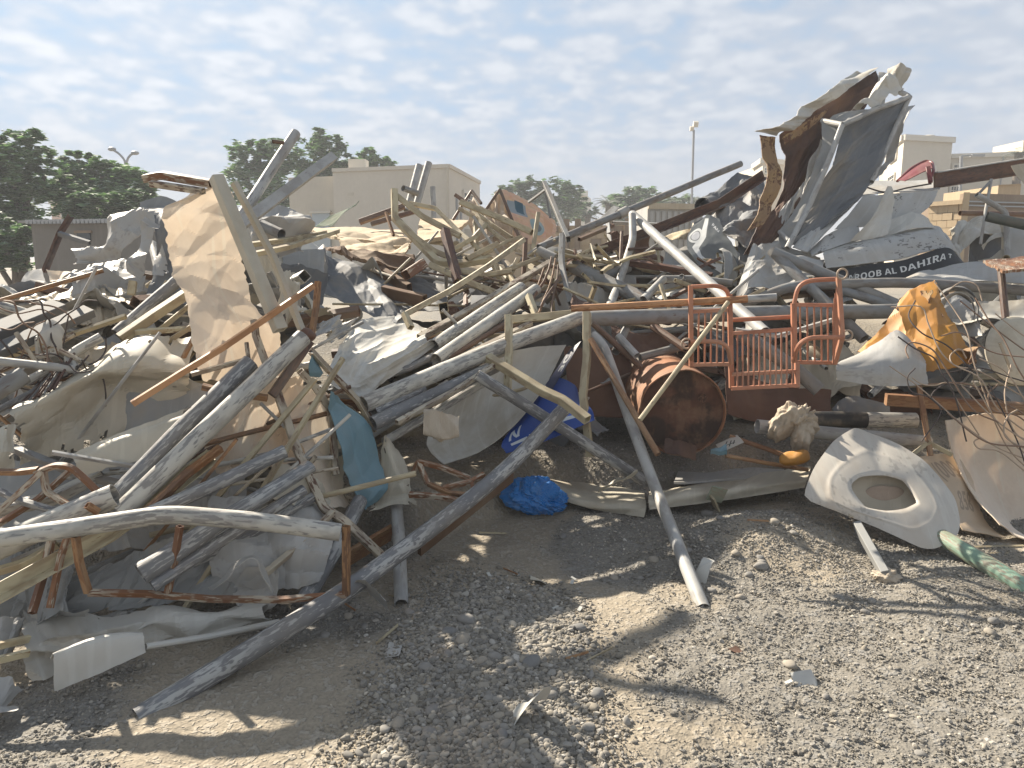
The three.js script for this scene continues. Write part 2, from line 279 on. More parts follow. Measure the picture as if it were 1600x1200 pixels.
// crisp creases: corners whose face turns away from the averaged normal keep the face's own
function crisp(g, cosT = 0.985) {
  const q = g.toNonIndexed(), p = q.attributes.position, n = q.attributes.normal;
  for (let i = 0; i < p.count; i += 3) {
    const ax = p.getX(i + 1) - p.getX(i), ay = p.getY(i + 1) - p.getY(i), az = p.getZ(i + 1) - p.getZ(i), bx = p.getX(i + 2) - p.getX(i), by = p.getY(i + 2) - p.getY(i), bz = p.getZ(i + 2) - p.getZ(i);
    let x = ay * bz - az * by, y = az * bx - ax * bz, z = ax * by - ay * bx; const l = Math.hypot(x, y, z) || 1; x /= l; y /= l; z /= l;
    for (let k = i; k < i + 3; k++) if (x * n.getX(k) + y * n.getY(k) + z * n.getZ(k) < cosT) n.setXYZ(k, x, y, z);
  }
  return q;
}
function gSheet(net, { cr = 0.12, folds = 5, lam = [0.3, 1.0], jag = 0.02, t = 0.004, fine = 0.0008, cell = 0.02, pleat = null, ribs = null, unit = false, seed = 0, notch = 0, soft = 1 } = {}) {
  seed = seed || serial++; const R = rng(seed * 104729 + 7);
  const g = net.map(pts3), rows = g.length, cols = Math.max(...g.map(r => r.length));
  for (const r of g) while (r.length < cols) r.push(r[r.length - 1].clone().lerp(r[r.length - 2], 0.05));
  const pick = (i, j) => g[Math.min(rows - 1, Math.max(0, i))][Math.min(cols - 1, Math.max(0, j))];
  const ev = (u, v, out) => {
    const x = u * (cols - 1), y = v * (rows - 1), j = Math.min(cols - 2, Math.max(0, Math.floor(x))), i = Math.min(rows - 2, Math.max(0, Math.floor(y)));
    const fx = x - j, fy = y - i, q = [];
    for (const k of ['x', 'y', 'z']) {
      const rowv = r => cols === 2 ? mix(pick(r, 0)[k], pick(r, 1)[k], fx) : cr1(j > 0 ? pick(r, j - 1)[k] : 2 * pick(r, 0)[k] - pick(r, 1)[k], pick(r, j)[k], pick(r, j + 1)[k], j + 2 < cols ? pick(r, j + 2)[k] : 2 * pick(r, cols - 1)[k] - pick(r, cols - 2)[k], fx);
      q.push(rows === 2 ? mix(rowv(0), rowv(1), fy) : cr1(i > 0 ? rowv(i - 1) : 2 * rowv(0) - rowv(1), rowv(i), rowv(i + 1), i + 2 < rows ? rowv(i + 2) : 2 * rowv(rows - 1) - rowv(rows - 2), fy));
    }
    return out.set(q[0], q[1], q[2]);
  };
  let W = 0, H = 0;
  for (let i = 0; i < rows; i++) { let l = 0; for (let j = 1; j < cols; j++) l += pick(i, j).distanceTo(pick(i, j - 1)); W = Math.max(W, l); }
  for (let j = 0; j < cols; j++) { let l = 0; for (let i = 1; i < rows; i++) l += pick(i, j).distanceTo(pick(i - 1, j)); H = Math.max(H, l); }
  const nu = Math.max(6, Math.min(88, Math.round(W / cell * 1.25))), nv = Math.max(6, Math.min(88, Math.round(H / cell * 1.25)));
  const fs = []; for (let k = 0; k < Math.ceil(folds * 0.35); k++) { const th = R() * Math.PI, l = lam[0] + (lam[1] - lam[0]) * R() ** 1.5; fs.push([Math.cos(th) / l, Math.sin(th) / l, R() * 9, cr * l * (0.3 + 0.7 * R())]); }
  const ph = R() * 50, da = R() * 3.14, dc = Math.cos(da), ds = Math.sin(da), L1 = 0.22 + 0.2 * R(), L2 = 0.08 + 0.06 * R(), g1 = R() < 0.5 ? 1 : -1, g2 = R() < 0.5 ? 1 : -1, sx1 = 1.2 + R();
  const disp = (u, v) => {
    const x = u * W + (fbm(u * W * 2 + ph, v * H * 2, seed, 2) - 0.5) * 0.10, y = v * H + (fbm(u * W * 2, v * H * 2 + ph, seed + 5, 2) - 0.5) * 0.10; let d = 0;
    for (const [a, b, c, amp] of fs) { let q = a * x + b * y + c; q -= Math.floor(q); d += amp * (Math.abs(q - 0.5) * 4 - 1) * 0.5; }
    if (cr > 0.025) { const X = dc * x + ds * y, Y = dc * y - ds * x; d += g1 * cr * L1 * 2.7 * (dents(X / L1 / sx1, Y / L1, seed) - 0.25) + g2 * cr * L2 * 1.7 * (dents(X / L2 / 1.4, Y / L2, seed + 11) - 0.25); }
    d += fine * (fbm(u * W * 14, v * H * 14, seed + 9, 2) - 0.5) * 2;
    if (ribs) { const q = u * W / ribs[0], f = q - Math.floor(q); d += ribs[1] * (f < 0.3 ? ss(0, 0.07, f) : 1 - ss(0.3, 0.37, f)); }
    if (pleat) d += pleat[1] * Math.sin(u * pleat[0] * 6.283 + 2 * Math.sin(v * 3)) * (0.4 + 0.6 * v);
    return d;
  };
  const jx = jag / W, jy = jag / H;
  const tooth = (q, k) => { const i = Math.floor(q), f = q - i; return mix(hash(i, k, seed + 40), hash(i + 1, k, seed + 40), f); };
  const e = (q, k) => 0.3 * tooth(q * 4 + 9, k) + 0.4 * tooth(q * 17 + 5, k + 9) * (hash(Math.floor(q * 6), k, seed) > 0.5 ? 1 : 0.2) + 0.3 * tooth(q * 45, k + 20);
  const fr = [], bk = [], uvs = [], n = new THREE.Vector3(), p = new THREE.Vector3(), a = new THREE.Vector3(), b = new THREE.Vector3();
  const uo = unit ? 0 : R() * 3, vo = unit ? 0 : R() * 3;
  for (let i = 0; i <= nv; i++) for (let j = 0; j <= nu; j++) {
    let u = j / nu, v = i / nv; const u0 = jx * e(v * H, 1), u1 = jx * e(v * H, 2), v0 = jy * e(u * W, 3), v1 = jy * e(u * W, 4);
    const uu = u0 + u * (1 - u0 - u1), v2 = v0 + v * (1 - v0 - v1); u = uu; v = v2;
    const h = 0.004; ev(u, v, p);
    ev(u + h, v, a); ev(u - h, v, b); const du = a.clone().sub(b); ev(u, v + h, a); ev(u, v - h, b); const dv = a.clone().sub(b);
    n.copy(dv).cross(du).normalize();
    p.addScaledVector(n, disp(u, v)); fr.push(p.x, p.y, p.z); p.addScaledVector(n, -t); bk.push(p.x, p.y, p.z);
    uvs.push(unit ? u : u * W + uo, unit ? 1 - v : v * H + vo);
  }
  const w = nu + 1, cnt = fr.length / 3, keep = (i, j) => !(notch && (i < 3 || j < 3 || i > nv - 4 || j > nu - 4) && fbm(i * 0.425 + ph, j * 0.425, seed + 77, 2) < notch);
  const idx = [], has = (i, j) => i >= 0 && j >= 0 && i < nv && j < nu && keep(i, j), rim = [];
  for (let i = 0; i < nv; i++) for (let j = 0; j < nu; j++) {
    if (!keep(i, j)) continue; const q = i * w + j; idx.push(q, q + w, q + 1, q + 1, q + w, q + w + 1);
    if (!has(i - 1, j)) rim.push([q + 1, q]); if (!has(i + 1, j)) rim.push([q + w, q + w + 1]); if (!has(i, j - 1)) rim.push([q, q + w]); if (!has(i, j + 1)) rim.push([q + w + 1, q + 1]);
  }
  const front = new THREE.BufferGeometry(); front.setAttribute('position', new THREE.Float32BufferAttribute(fr, 3)); front.setAttribute('uv', new THREE.Float32BufferAttribute(uvs, 2)); front.setIndex(idx);
  if (!t) { front.computeVertexNormals(); return crisp(front); }
  const back = new THREE.BufferGeometry(); back.setAttribute('position', new THREE.Float32BufferAttribute(bk, 3)); back.setAttribute('uv', new THREE.Float32BufferAttribute(uvs, 2)); const ib = []; for (let k = 0; k < idx.length; k += 3) ib.push(idx[k], idx[k + 2], idx[k + 1]); back.setIndex(ib);
  front.computeVertexNormals(); back.computeVertexNormals();
  const rp = [], ru = [], ri = []; for (const [q, s] of rim) { const o = rp.length / 3; for (const [arr, k] of [[fr, q], [fr, s], [bk, q], [bk, s]]) { rp.push(arr[k * 3], arr[k * 3 + 1], arr[k * 3 + 2]); ru.push(uvs[k * 2], uvs[k * 2 + 1]); } ri.push(o, o + 2, o + 1, o + 1, o + 2, o + 3); }
  const rg = new THREE.BufferGeometry(); rg.setAttribute('position', new THREE.Float32BufferAttribute(rp, 3)); rg.setAttribute('uv', new THREE.Float32BufferAttribute(ru, 2)); rg.setIndex(ri); rg.computeVertexNormals();
  return mergeGeometries([crisp(front), crisp(back), rg.toNonIndexed()]);
}
// a lump: a deformed icosahedron
function gLump(r, seed, detail = 3, rough = 0.35, sx = 1, sy = 1, sz = 1) {
  let g = mergeVertices(new THREE.IcosahedronGeometry(1, detail).deleteAttribute('uv').deleteAttribute('normal')); const p = g.attributes.position, uv = [];
  for (let i = 0; i < p.count; i++) {
    const x = p.getX(i), y = p.getY(i), z = p.getZ(i);
    const k = 1 + rough * ((fbm(x * 1.3 + z * 0.7 + 9, y * 1.3 - z * 0.5 + 9, seed, 4) - 0.5) * 2) + (detail > 3 ? rough * 0.6 * (fbm(x * 6 + z * 4 + 30, y * 6 - z * 5 + 30, seed + 4, 4) - 0.5) + rough * 0.16 * (fbm(x * 19 + z * 14 + 30, y * 19 - z * 15 + 30, seed + 8, 2) - 0.5) - rough * 0.35 * Math.sqrt(dents(x * 2.2 + z * 1.1 + 9, y * 2.2 - z + 9, seed + 6)) : 0);
    p.setXYZ(i, x * k * r * sx, y * k * r * sy, z * k * r * sz); uv.push(x * r + z * r * 0.3, y * r + z * r * 0.5);
  }
  g.setAttribute('uv', new THREE.Float32BufferAttribute(uv, 2)); g.computeVertexNormals(); return g;
}
function gBox(w, h, d) { const g = new THREE.BoxGeometry(w, h, d); const p = g.attributes.position, n = g.attributes.normal, uv = g.attributes.uv; for (let i = 0; i < p.count; i++) { const ax = Math.abs(n.getX(i)), ay = Math.abs(n.getY(i)); uv.setXY(i, ax > 0.5 ? p.getZ(i) : p.getX(i), ay > 0.5 ? p.getZ(i) : p.getY(i)); } return g; }

// ---------- things ----------
const taken = new Map();
function numbered(n) { const k = taken.get(n) || 0; taken.set(n, k + 1); return k ? n + '_' + String(k).padStart(3, '0') : n; }
function settle(o) {
  o.updateMatrixWorld(true); const b = new THREE.Box3().setFromObject(o, true), c = b.getCenter(new THREE.Vector3()); c.y = b.min.y;
  const done = new Set(); o.traverse(m => { if (m.isMesh && !done.has(m.geometry)) { done.add(m.geometry); m.geometry.translate(-c.x, -c.y, -c.z); } m.castShadow = m.receiveShadow = true; });
  o.position.add(c); return o;
}
function mesh(name, g, m) { const o = new THREE.Mesh(g, m); o.name = name; o.castShadow = o.receiveShadow = true; return o; }
function tag(o, label, category, group) { o.userData.label = label; o.userData.category = category; if (group) o.userData.group = group; return o; }
function one(name, label, cat, g, m, group) { const o = mesh(numbered(name), g, m); tag(o, label, cat, group); scene.add(o); return settle(o); }
function many(name, label, cat, build, group) { const o = new THREE.Group(); o.name = numbered(name); tag(o, label, cat, group); build((n, g, m, parent) => { const q = mesh(n, g, m); (parent || o).add(q); return q; }, o); scene.add(o); return settle(o); }
const rd = (m, r, pts, label, o = {}) => one(o.name || 'pipe', label, o.cat || 'pipe', gRound(r, pts, o), m, o.group);
const sq = (m, r, pts, label, o = {}) => one(o.name || 'square_tube', label, o.cat || 'tube', gSquare(r, pts, o), m, o.group);
const an = (m, r, pts, label, o = {}) => one(o.name || 'angle_bar', label, o.cat || 'bar', gAngle(r, pts, o), m, o.group);
const sh = (m, net, label, o = {}) => one(o.name || 'metal_sheet', label, o.cat || 'sheet', gSheet(net, o), m, o.group);

// ---------- the ground: one sheet from the yard to the horizon ----------
{
  const axis = (a, b, step, far) => { const v = []; for (let x = a; x <= b + 1e-6; x += step) v.push(x); let s = step, x = b; while (x < far[1]) { s *= 1.25; x = Math.min(far[1], x + s); v.push(x); } s = step; x = a; while (x > far[0]) { s *= 1.25; x = Math.max(far[0], x - s); v.unshift(x); } return v; };
  const xs = axis(-3.4, 3.6, 0.028, [-420, 420]), zs = axis(-5.6, -1.3, 0.028, [-640, 60]);
  const pos = [], uv = [], col = [], idx = [];
  for (const z of zs) for (const x of xs) {
    const near = x > -4 && x < 4 && z > -7 && z < 0;
    let h = groundH(x, z); if (near) h += (fbm(x * 22, z * 22, 61, 3) - 0.5) * 0.016;
    pos.push(x, h, z); uv.push(x, z);
    const dusty = ss(0.42, 0.6, fbm(x * 1.3 + 3, z * 1.3, 63, 4)), c = mix3([0.72, 0.74, 0.77], [1.05, 1.0, 0.92], dusty);
    col.push(...c);
  }
  const w = xs.length; for (let j = 0; j < zs.length - 1; j++) for (let i = 0; i < w - 1; i++) { const q = j * w + i; idx.push(q, q + w, q + 1, q + 1, q + w, q + w + 1); }
  const g = new THREE.BufferGeometry(); g.setAttribute('position', new THREE.Float32BufferAttribute(pos, 3)); g.setAttribute('uv', new THREE.Float32BufferAttribute(uv, 2)); g.setAttribute('color', new THREE.Float32BufferAttribute(col, 3)); g.setIndex(idx); g.computeVertexNormals();
  const m = surface({ tile: 1.7, res: 1024, bump: 0.010, roughMap: false, rough: 0.95, fn: (x, y) => {
    const a = pf(x, y, 5, 5, 801, 5), b = pf(x, y, 90, 90, 803, 3), c = pf(x, y, 210, 210, 805, 2), s = ss(0.55, 0.66, b);
    let k = mix3([0.295, 0.262, 0.21], [0.235, 0.213, 0.178], a); k = mix3(k, [0.34, 0.32, 0.285], 0.6 * s); k = k.map(v => v * (0.78 + 0.44 * c));
    return { c: k, h: 0.3 * b + 0.35 * c + 0.35 * s };
  } });
  m.vertexColors = true;
  const o = mesh('ground', g, m); o.userData.kind = 'structure'; o.userData.label = 'sandy gravel yard with loose stones and rubble banks'; scene.add(o);
}
// gravel: loose pebbles nobody could count
{
  const R = rng(4242), geo = [0, 1, 2, 3].map(k => { let g = gLump(1, 900 + k, k < 2 ? 1 : 0, k < 2 ? 0.55 : 1.1, 1, 0.6 + k * 0.08, 0.8); g.deleteAttribute('uv'); if (k > 1) { g = g.toNonIndexed(); g.computeVertexNormals(); } return g; });
  const root = new THREE.Group(); root.name = 'gravel'; root.userData = { kind: 'stuff', label: 'loose grey pebbles and crushed gravel over the yard', category: 'gravel' };
  const lists = [[], [], [], []], tongue = (x, d) => Math.exp(-(((x + 0.08 - (d - 2.6) * 0.06) / 0.42) ** 4)) * (1 - ss(3.2, 3.9, d));
  let made = 0; for (let n = 0; n < 700000 && made < 230000; n++) {
    const d = 1.7 + 4.2 * R() ** 1.25, x = (R() - 0.5) * (3.2 + d * 1.15), t = tongue(x, d);
    const grav = fbm(x * 1.5 + 3, -d * 1.5, 63, 4), bank = Math.exp(-(((x - 1.5) / 0.8) ** 2) - ((d - 3.9) / 0.5) ** 2);
    const dusty = ss(0.46, 0.62, fbm(x * 1.3 + 3, -d * 1.3, 63, 4));
    const hollow = Math.exp(-(((x - 0.28) / 0.28) ** 2) - ((d - 3.55) / 0.42) ** 2);
    let prob = 0.28 + 0.75 * t + 0.45 * bank - 0.30 * dusty * (1 - t) - 0.4 * hollow; if (R() > prob) continue;
    const q = R(); let r = 0.002 + 0.004 * q * q + 0.009 * Math.pow(R(), 14); if (R() < t * 0.6) r = 0.0035 + 0.0075 * R() ** 1.8 + 0.012 * Math.pow(R(), 9);
    if (R() < bank * 0.4) r = 0.003 + 0.006 * R();
    made++; lists[R() < 0.25 + 0.65 * t ? Math.floor(R() * 2) : 2 + Math.floor(R() * 2)].push([x, groundH(x, -d) + r * 0.25, -d, r, t]);
  }
  const mat = new THREE.MeshStandardMaterial({ roughness: 0.92 }), D = new THREE.Object3D(), C = new THREE.Color();
  lists.forEach((l, k) => {
    const im = new THREE.InstancedMesh(geo[k], mat, l.length); im.name = 'pebbles'; im.castShadow = im.receiveShadow = true;
    l.forEach(([x, y, z, r, t], i) => { D.position.set(x, y, z); D.rotation.set((R() - 0.5) * 0.9, R() * 6.28, (R() - 0.5) * 0.9); D.scale.set(r * (0.8 + 0.6 * R()), r * (0.7 + 0.4 * R()), r * (0.8 + 0.4 * R())); D.updateMatrix(); im.setMatrixAt(i, D.matrix);
      const v = 0.14 + 0.15 * R() + (R() < 0.06 ? 0.16 : 0), w = R(); C.setRGB(v * (1.06 + 0.06 * w), v * 1.0, v * (0.90 - 0.1 * w)); im.setColorAt(i, C); });
    root.add(im);
  });
  scene.add(root);
}
// single larger stones
{
  const mats = [0, 1, 2].map(k => sheetMat({ base: [[0.30, 0.285, 0.26], [0.24, 0.235, 0.225], [0.38, 0.34, 0.28]][k], amt: 0.4, rough: 0.92, tile: 0.25, res: 128, bump: 0.002 }));
  const spots = [[730, 973, 13], [702, 990, 10], [724, 1002, 12], [773, 1029, 11], [831, 1038, 14], [860, 1021, 9], [666, 1046, 11], [700, 1024, 8], [752, 1035, 9], [797, 1037, 8], [905, 983, 9], [757, 1075, 9], [764, 1094, 8], [678, 1113, 13], [646, 1114, 9], [859, 1090, 11], [932, 1087, 11], [780, 1121, 9], [813, 1117, 9], [672, 1148, 11], [718, 1151, 11], [757, 1138, 10], [785, 1150, 10], [622, 1132, 11], [920, 1140, 10], [880, 840, 6], [1022, 877, 8], [1190, 887, 9], [1188, 873, 6], [1157, 935, 7], [1112, 925, 7], [1170, 900, 6], [1235, 1043, 11], [1190, 880, 6], [1553, 972, 9], [1546, 989, 8], [1362, 941, 7], [1352, 958, 6], [1150, 866, 7], [1075, 862, 6], [640, 960, 8], [645, 942, 6], [508, 994, 8], [870, 962, 7], [1030, 1037, 6], [1438, 1180, 9], [1290, 1090, 6], [960, 905, 6], [1000, 905, 5], [570, 980, 6], [545, 965, 7], [1105, 805, 8], [1125, 812, 6], [1210, 818, 8], [1240, 835, 6]];
  const R = rng(77);
  spots.forEach(([px, py, r], i) => { const p = onGround(px, py), s = r * -p.z / F * 1.15; const g = gLump(s, 300 + i, 2, 0.35, 1.15, 0.62, 0.9); g.rotateY(R() * 6.28); g.translate(p.x, p.y + s * 0.28, p.z); const o = one('stone', 'rounded grey stone bigger than the gravel around it', 'stone', g, mats[i % 3], 'larger stones on the gravel'); });
}

// ---------- far setting ----------
function prism(fp, y0, y1) { // closed wall block over a footprint of [x, z]
  const s = new THREE.Shape(fp.map(([x, z]) => new THREE.Vector2(x, -z))); const g = new THREE.ExtrudeGeometry(s, { depth: y1 - y0, bevelEnabled: false }); g.rotateX(-Math.PI / 2); g.translate(0, y0, 0); g.computeVertexNormals();
  const p = g.attributes.position, n = g.attributes.normal, uv = g.attributes.uv; for (let i = 0; i < p.count; i++) { if (Math.abs(n.getY(i)) > 0.5) uv.setXY(i, p.getX(i), p.getZ(i)); else uv.setXY(i, p.getX(i) * -n.getZ(i) + p.getZ(i) * n.getX(i), p.getY(i)); }
  return g;
}
const xz = (px, d) => [P(px, 330, d).x, -d];
const hAt = (py, d) => P(800, py, d).y;
// a block fixed on a wall between two footprint points: s along the wall, y0..y1, out of the wall by t
function onWall(a, b, s0, s1, y0, y1, t, off = 0) { const dx = b[0] - a[0], dz = b[1] - a[1], L = Math.hypot(dx, dz), ux = dx / L, uz = dz / L, nx = -uz, nz = ux; const sgn = (nx * -(a[0] + b[0]) / 2 + nz * -(a[1] + b[1]) / 2) >= 0 ? 1 : -1; const g = gBox((s1 - s0) * L, y1 - y0, t); g.rotateY(-Math.atan2(uz, ux)); const m = (s0 + s1) / 2; g.translate(a[0] + dx * m + nx * sgn * (off + t / 2), (y0 + y1) / 2, a[1] + dz * m + nz * sgn * (off + t / 2)); return g; }
function windowOn(add, a, b, s0, s1, y0, y1, bars = 2) {
  const w = add('window', onWall(a, b, s0, s1, y0, y1, 0.04, 0.01), M.glass), L = Math.hypot(b[0] - a[0], b[1] - a[1]), e = 0.12 / L;
  add('frame', mergeGeometries([onWall(a, b, s0 - e, s0, y0 - 0.1, y1 + 0.1, 0.1), onWall(a, b, s1, s1 + e, y0 - 0.1, y1 + 0.1, 0.1), onWall(a, b, s0, s1, y1, y1 + 0.12, 0.1), onWall(a, b, s0, s1, y0 - 0.12, y0, 0.14)]), M.whiteTrim, w);
  for (let k = 1; k <= bars; k++) { const s = mix(s0, s1, k / (bars + 1)); add('bar', onWall(a, b, s - 0.02 / L, s + 0.02 / L, y0, y1, 0.03, 0.055), M.whiteTrim, w); }
  for (let k = 1; k <= bars; k++) { const y = mix(y0, y1, k / (bars + 1)); add('bar', onWall(a, b, s0, s1, y - 0.02, y + 0.02, 0.02, 0.06), M.whiteTrim, w); }
}
many('beige_building', 'plain beige flat-roofed building behind the middle of the heap', 'building', add => {
  const A = xz(522, 31), B = xz(702, 29.5), C = xz(750, 36), D = [A[0] + C[0] - B[0], A[1] + C[1] - B[1]], h = hAt(266, 30.5);
  add('wall', prism([A, B, C, D], -0.5, h), M.wallBeige);
  add('parapet', mergeGeometries([onWall(A, B, 0, 1, h - 0.02, h + 0.12, 0.06), onWall(B, C, 0, 1, h - 0.02, h + 0.12, 0.06)]), M.wallBeige);
  const W0 = xz(453, 32), W1 = xz(523, 31.4), hw = hAt(276, 31.6); add('side_wing', prism([W0, W1, [W1[0] + 0.3, W1[1] - 6], [W0[0] + 0.3, W0[1] - 6]], -0.5, hw), M.wallCream);
  const dr = add('door', onWall(W0, W1, 0.52, 0.9, 0, hAt(333, 31.5), 0.08), flat(0.42, 0.47, 0.50, 0.6)); add('lintel', onWall(W0, W1, 0.48, 0.94, hAt(333, 31.5), hAt(330, 31.5), 0.14), M.whiteTrim, dr);
  windowOn(add, B, C, 0.38, 0.72, hAt(326, 33), hAt(304, 33), 2);
  for (const s of [0.18, 0.3]) add('drain_pipe', onWall(B, C, s, s + 0.015, 0, h - 0.6 - s * 2, 0.08), M.metalGrey);
  add('downpipe', onWall(A, B, 0.985, 0.995, 0, h, 0.1), M.wallCream);
  add('roof_vent', gBox(0.7, 0.55, 0.7).translate(A[0] + 0.9, h + 0.27, A[1] - 0.8), M.whiteTrim);
  for (const s0 of [0.12, 0.45]) add('air_conditioner', onWall(B, C, s0 + 0.32, s0 + 0.42, h - 2.6 - s0, h - 2.1 - s0, 0.35), M.whiteTrim);
  for (const [x, y] of [[545, 300], [615, 330]]) add('patch', onWall(A, B, (x - 522) / 180, (x - 512) / 180, hAt(y + 5, 30.5), hAt(y, 30.5), 0.012), M.wallCream);
});
many('villa', 'tall cream villa behind the upright scrap panels', 'building', add => {
  const A = xz(1376, 52), B = xz(1403, 45), C = xz(1478, 46), D = [C[0] + A[0] - B[0], A[1] - 1], h = hAt(216, 45);
  add('wall', prism([A, B, C, D], -0.5, h), M.wallCream);
  add('cornice', mergeGeometries([onWall(A, B, 0, 1.0, h - 0.12, h + 0.2, 0.16), onWall(B, C, -0.02, 1.02, h - 0.12, h + 0.2, 0.16)]), M.whiteTrim);
  windowOn(add, A, B, 0.38, 0.72, hAt(249, 48), hAt(231, 48)); windowOn(add, A, B, 0.38, 0.72, hAt(292, 48), hAt(275, 48));
  const E = xz(1478, 47.5), G = xz(1640, 46), hw = hAt(243, 47); add('side_wing', prism([E, G, [G[0], G[1] - 9], [E[0], E[1] - 9]], -0.5, hw), M.wallCream);
  add('wing_cornice', onWall(E, G, 0, 1, hw - 0.1, hw + 0.15, 0.14), M.whiteTrim);
  windowOn(add, E, G, 0.035, 0.11, hAt(264, 47), hAt(257, 47), 1); windowOn(add, E, G, 0.03, 0.10, hAt(309, 47), hAt(291, 47), 2); windowOn(add, E, G, 0.30, 0.35, hAt(303, 47), hAt(297, 47), 0); windowOn(add, E, G, 0.56, 0.62, hAt(266, 47), hAt(257, 47), 1);
  for (const [px, w] of [[1425, 0.8], [1442, 0.9]]) add('roof_dish', gLump(w * 0.5, px, 2, 0.2, 1, 0.35, 0.7).translate(xz(px, 47)[0], h + 0.35, -47), M.whiteTrim);
  add('air_conditioner', onWall(B, C, 0.5, 0.62, hAt(268, 45), hAt(258, 45), 0.35), M.whiteTrim); add('air_conditioner', onWall(E, G, 0.2, 0.25, hAt(276, 47), hAt(268, 47), 0.35), M.whiteTrim); add('stair_tower', prism([[E[0] + 5, E[1] - 1], [E[0] + 8, E[1] - 1], [E[0] + 8, E[1] - 4], [E[0] + 5, E[1] - 4]], hw, hw + 1.1), M.wallCream);
  for (const s of [0.08, 0.5]) add('downpipe', onWall(E, G, s, s + 0.008, 0, hw, 0.09), M.metalGrey);
});
many('small_villa', 'small cream house corner left of the tall brown panel', 'building', add => {
  const A = xz(1174, 60), B = xz(1188, 56), C = xz(1240, 58), h = hAt(254, 57); add('wall', prism([A, B, C, [C[0], -64], [A[0], -64]], -0.5, h), M.wallCream); add('cornice', mergeGeometries([onWall(A, B, 0, 1, h - 0.15, h + 0.2, 0.2), onWall(B, C, 0, 1, h - 0.15, h + 0.2, 0.2)]), M.whiteTrim);
  windowOn(add, B, C, 0.04, 0.14, hAt(272, 57), hAt(265, 57), 1);
});
many('pink_house', 'distant salmon-coloured house between the left trees', 'building', add => {
  const A = xz(80, 70), B = xz(118, 68), h = hAt(316, 69); add('wall', prism([A, B, [B[0] + 1, -78], [A[0], -78]], -1, h), M.pinkWall); add('parapet', onWall(A, B, 0, 1, h - 0.1, h + 0.3, 0.2), M.wallCream); windowOn(add, A, B, 0.45, 0.62, hAt(338, 69), hAt(328, 69), 1); windowOn(add, A, B, 0.75, 0.85, hAt(338, 69), hAt(328, 69), 1);
});
many('far_tower', 'tiny pale tower house above the far wall', 'building', add => { const A = xz(904, 95), B = xz(917, 94), h = hAt(306, 94); add('wall', prism([A, B, [B[0] + 1, -99], [A[0], -99]], -1, h), M.wallBeige); add('cornice', onWall(A, B, -0.1, 1.1, h, h + 0.6, 0.8), M.whiteTrim); windowOn(add, A, B, 0.35, 0.65, hAt(318, 94), hAt(311, 94), 1); });
// grey block shed with a sheet roof
many('block_shed', 'low grey block shed with sheet roof under the left trees', 'shed', add => {
  const A = xz(46, 17), B = xz(262, 16.2), h = hAt(349, 16.6); add('wall', prism([A, B, [B[0], -20], [A[0] - 0.2, -20.5]], -0.2, h), M.wallGrey);
  const rs = []; for (let k = 0; k < 34; k++) { const s = k / 34; rs.push(onWall(A, B, s, s + 0.02, h, h + 0.09, 0.16, -0.02)); } add('corrugated_edge', mergeGeometries(rs), M.metalGrey);
  add('roof', prism([[A[0] - 0.3, A[1] - 0.01], [B[0] + 0.2, B[1] - 0.01], [B[0], -20], [A[0] - 0.2, -20.6]], h + 0.03, h + 0.08), M.sheetGrey);
  const wd = add('window', onWall(A, B, 0.345, 0.44, hAt(376, 16.6), hAt(364, 16.6), 0.03, 0.005), M.glass); add('lintel', onWall(A, B, 0.33, 0.455, hAt(364, 16.6), hAt(360, 16.6), 0.05), M.blockBrown, wd);
});
// boundary walls with blocks, box container
many('boundary_wall', 'sandstone block boundary wall in front of the villa', 'wall', add => {
  const A = xz(1452, 21), B = xz(1508, 20), h = hAt(318, 20.5), C = xz(1650, 21); add('core', prism([A, B, [B[0], B[1] - 0.4], [A[0], A[1] - 0.4]], -0.1, h - 0.02), M.blockBrown);
  const rows = 7, top = h - 0.05; for (let r = 0; r < rows; r++) for (let k = 0; k < 4; k++) { const y1 = top - r * 0.2, s0 = Math.max(0, (k - (r % 2) * 0.5) / 3.5), s1 = Math.min(1, (k + 1 - (r % 2) * 0.5) / 3.5); if (s1 - s0 > 0.05) add('block', onWall(A, B, s0 + 0.008, s1 - 0.008, y1 - 0.188, y1, 0.05 + 0.008 * ((r * 3 + k) % 3)), M.blockTan); }
  add('coping', onWall(A, B, -0.02, 1.02, h - 0.05, h + 0.06, 0.16), M.blockTan);
  add('rear_wall', prism([B, C, [C[0], C[1] - 0.3], [B[0], B[1] - 0.3]], -0.1, hAt(304, 20.5)), M.blockBrown);
  add('pillar', prism([xz(1503, 19.9), xz(1513, 19.9), xz(1513, 20.3), xz(1503, 20.3)], -0.1, hAt(301, 20)), M.blockTan);
  for (const y of [318, 324]) add('rail', onWall(B, C, 0, 1, hAt(y, 20.5), hAt(y - 2, 20.5), 0.06, 0.02), M.metalGrey);
});
many('sunlit_block', 'plain tan parapet block above the brown wall', 'wall', add => { const A = xz(1556, 24), B = xz(1591, 23.6); add('wall', prism([A, B, [B[0], -27], [A[0], -27]], -0.1, hAt(290, 24)), M.blockTan); add('coping', onWall(A, B, 0, 1, hAt(290, 24), hAt(289, 24), 0.05), M.blockTan); });
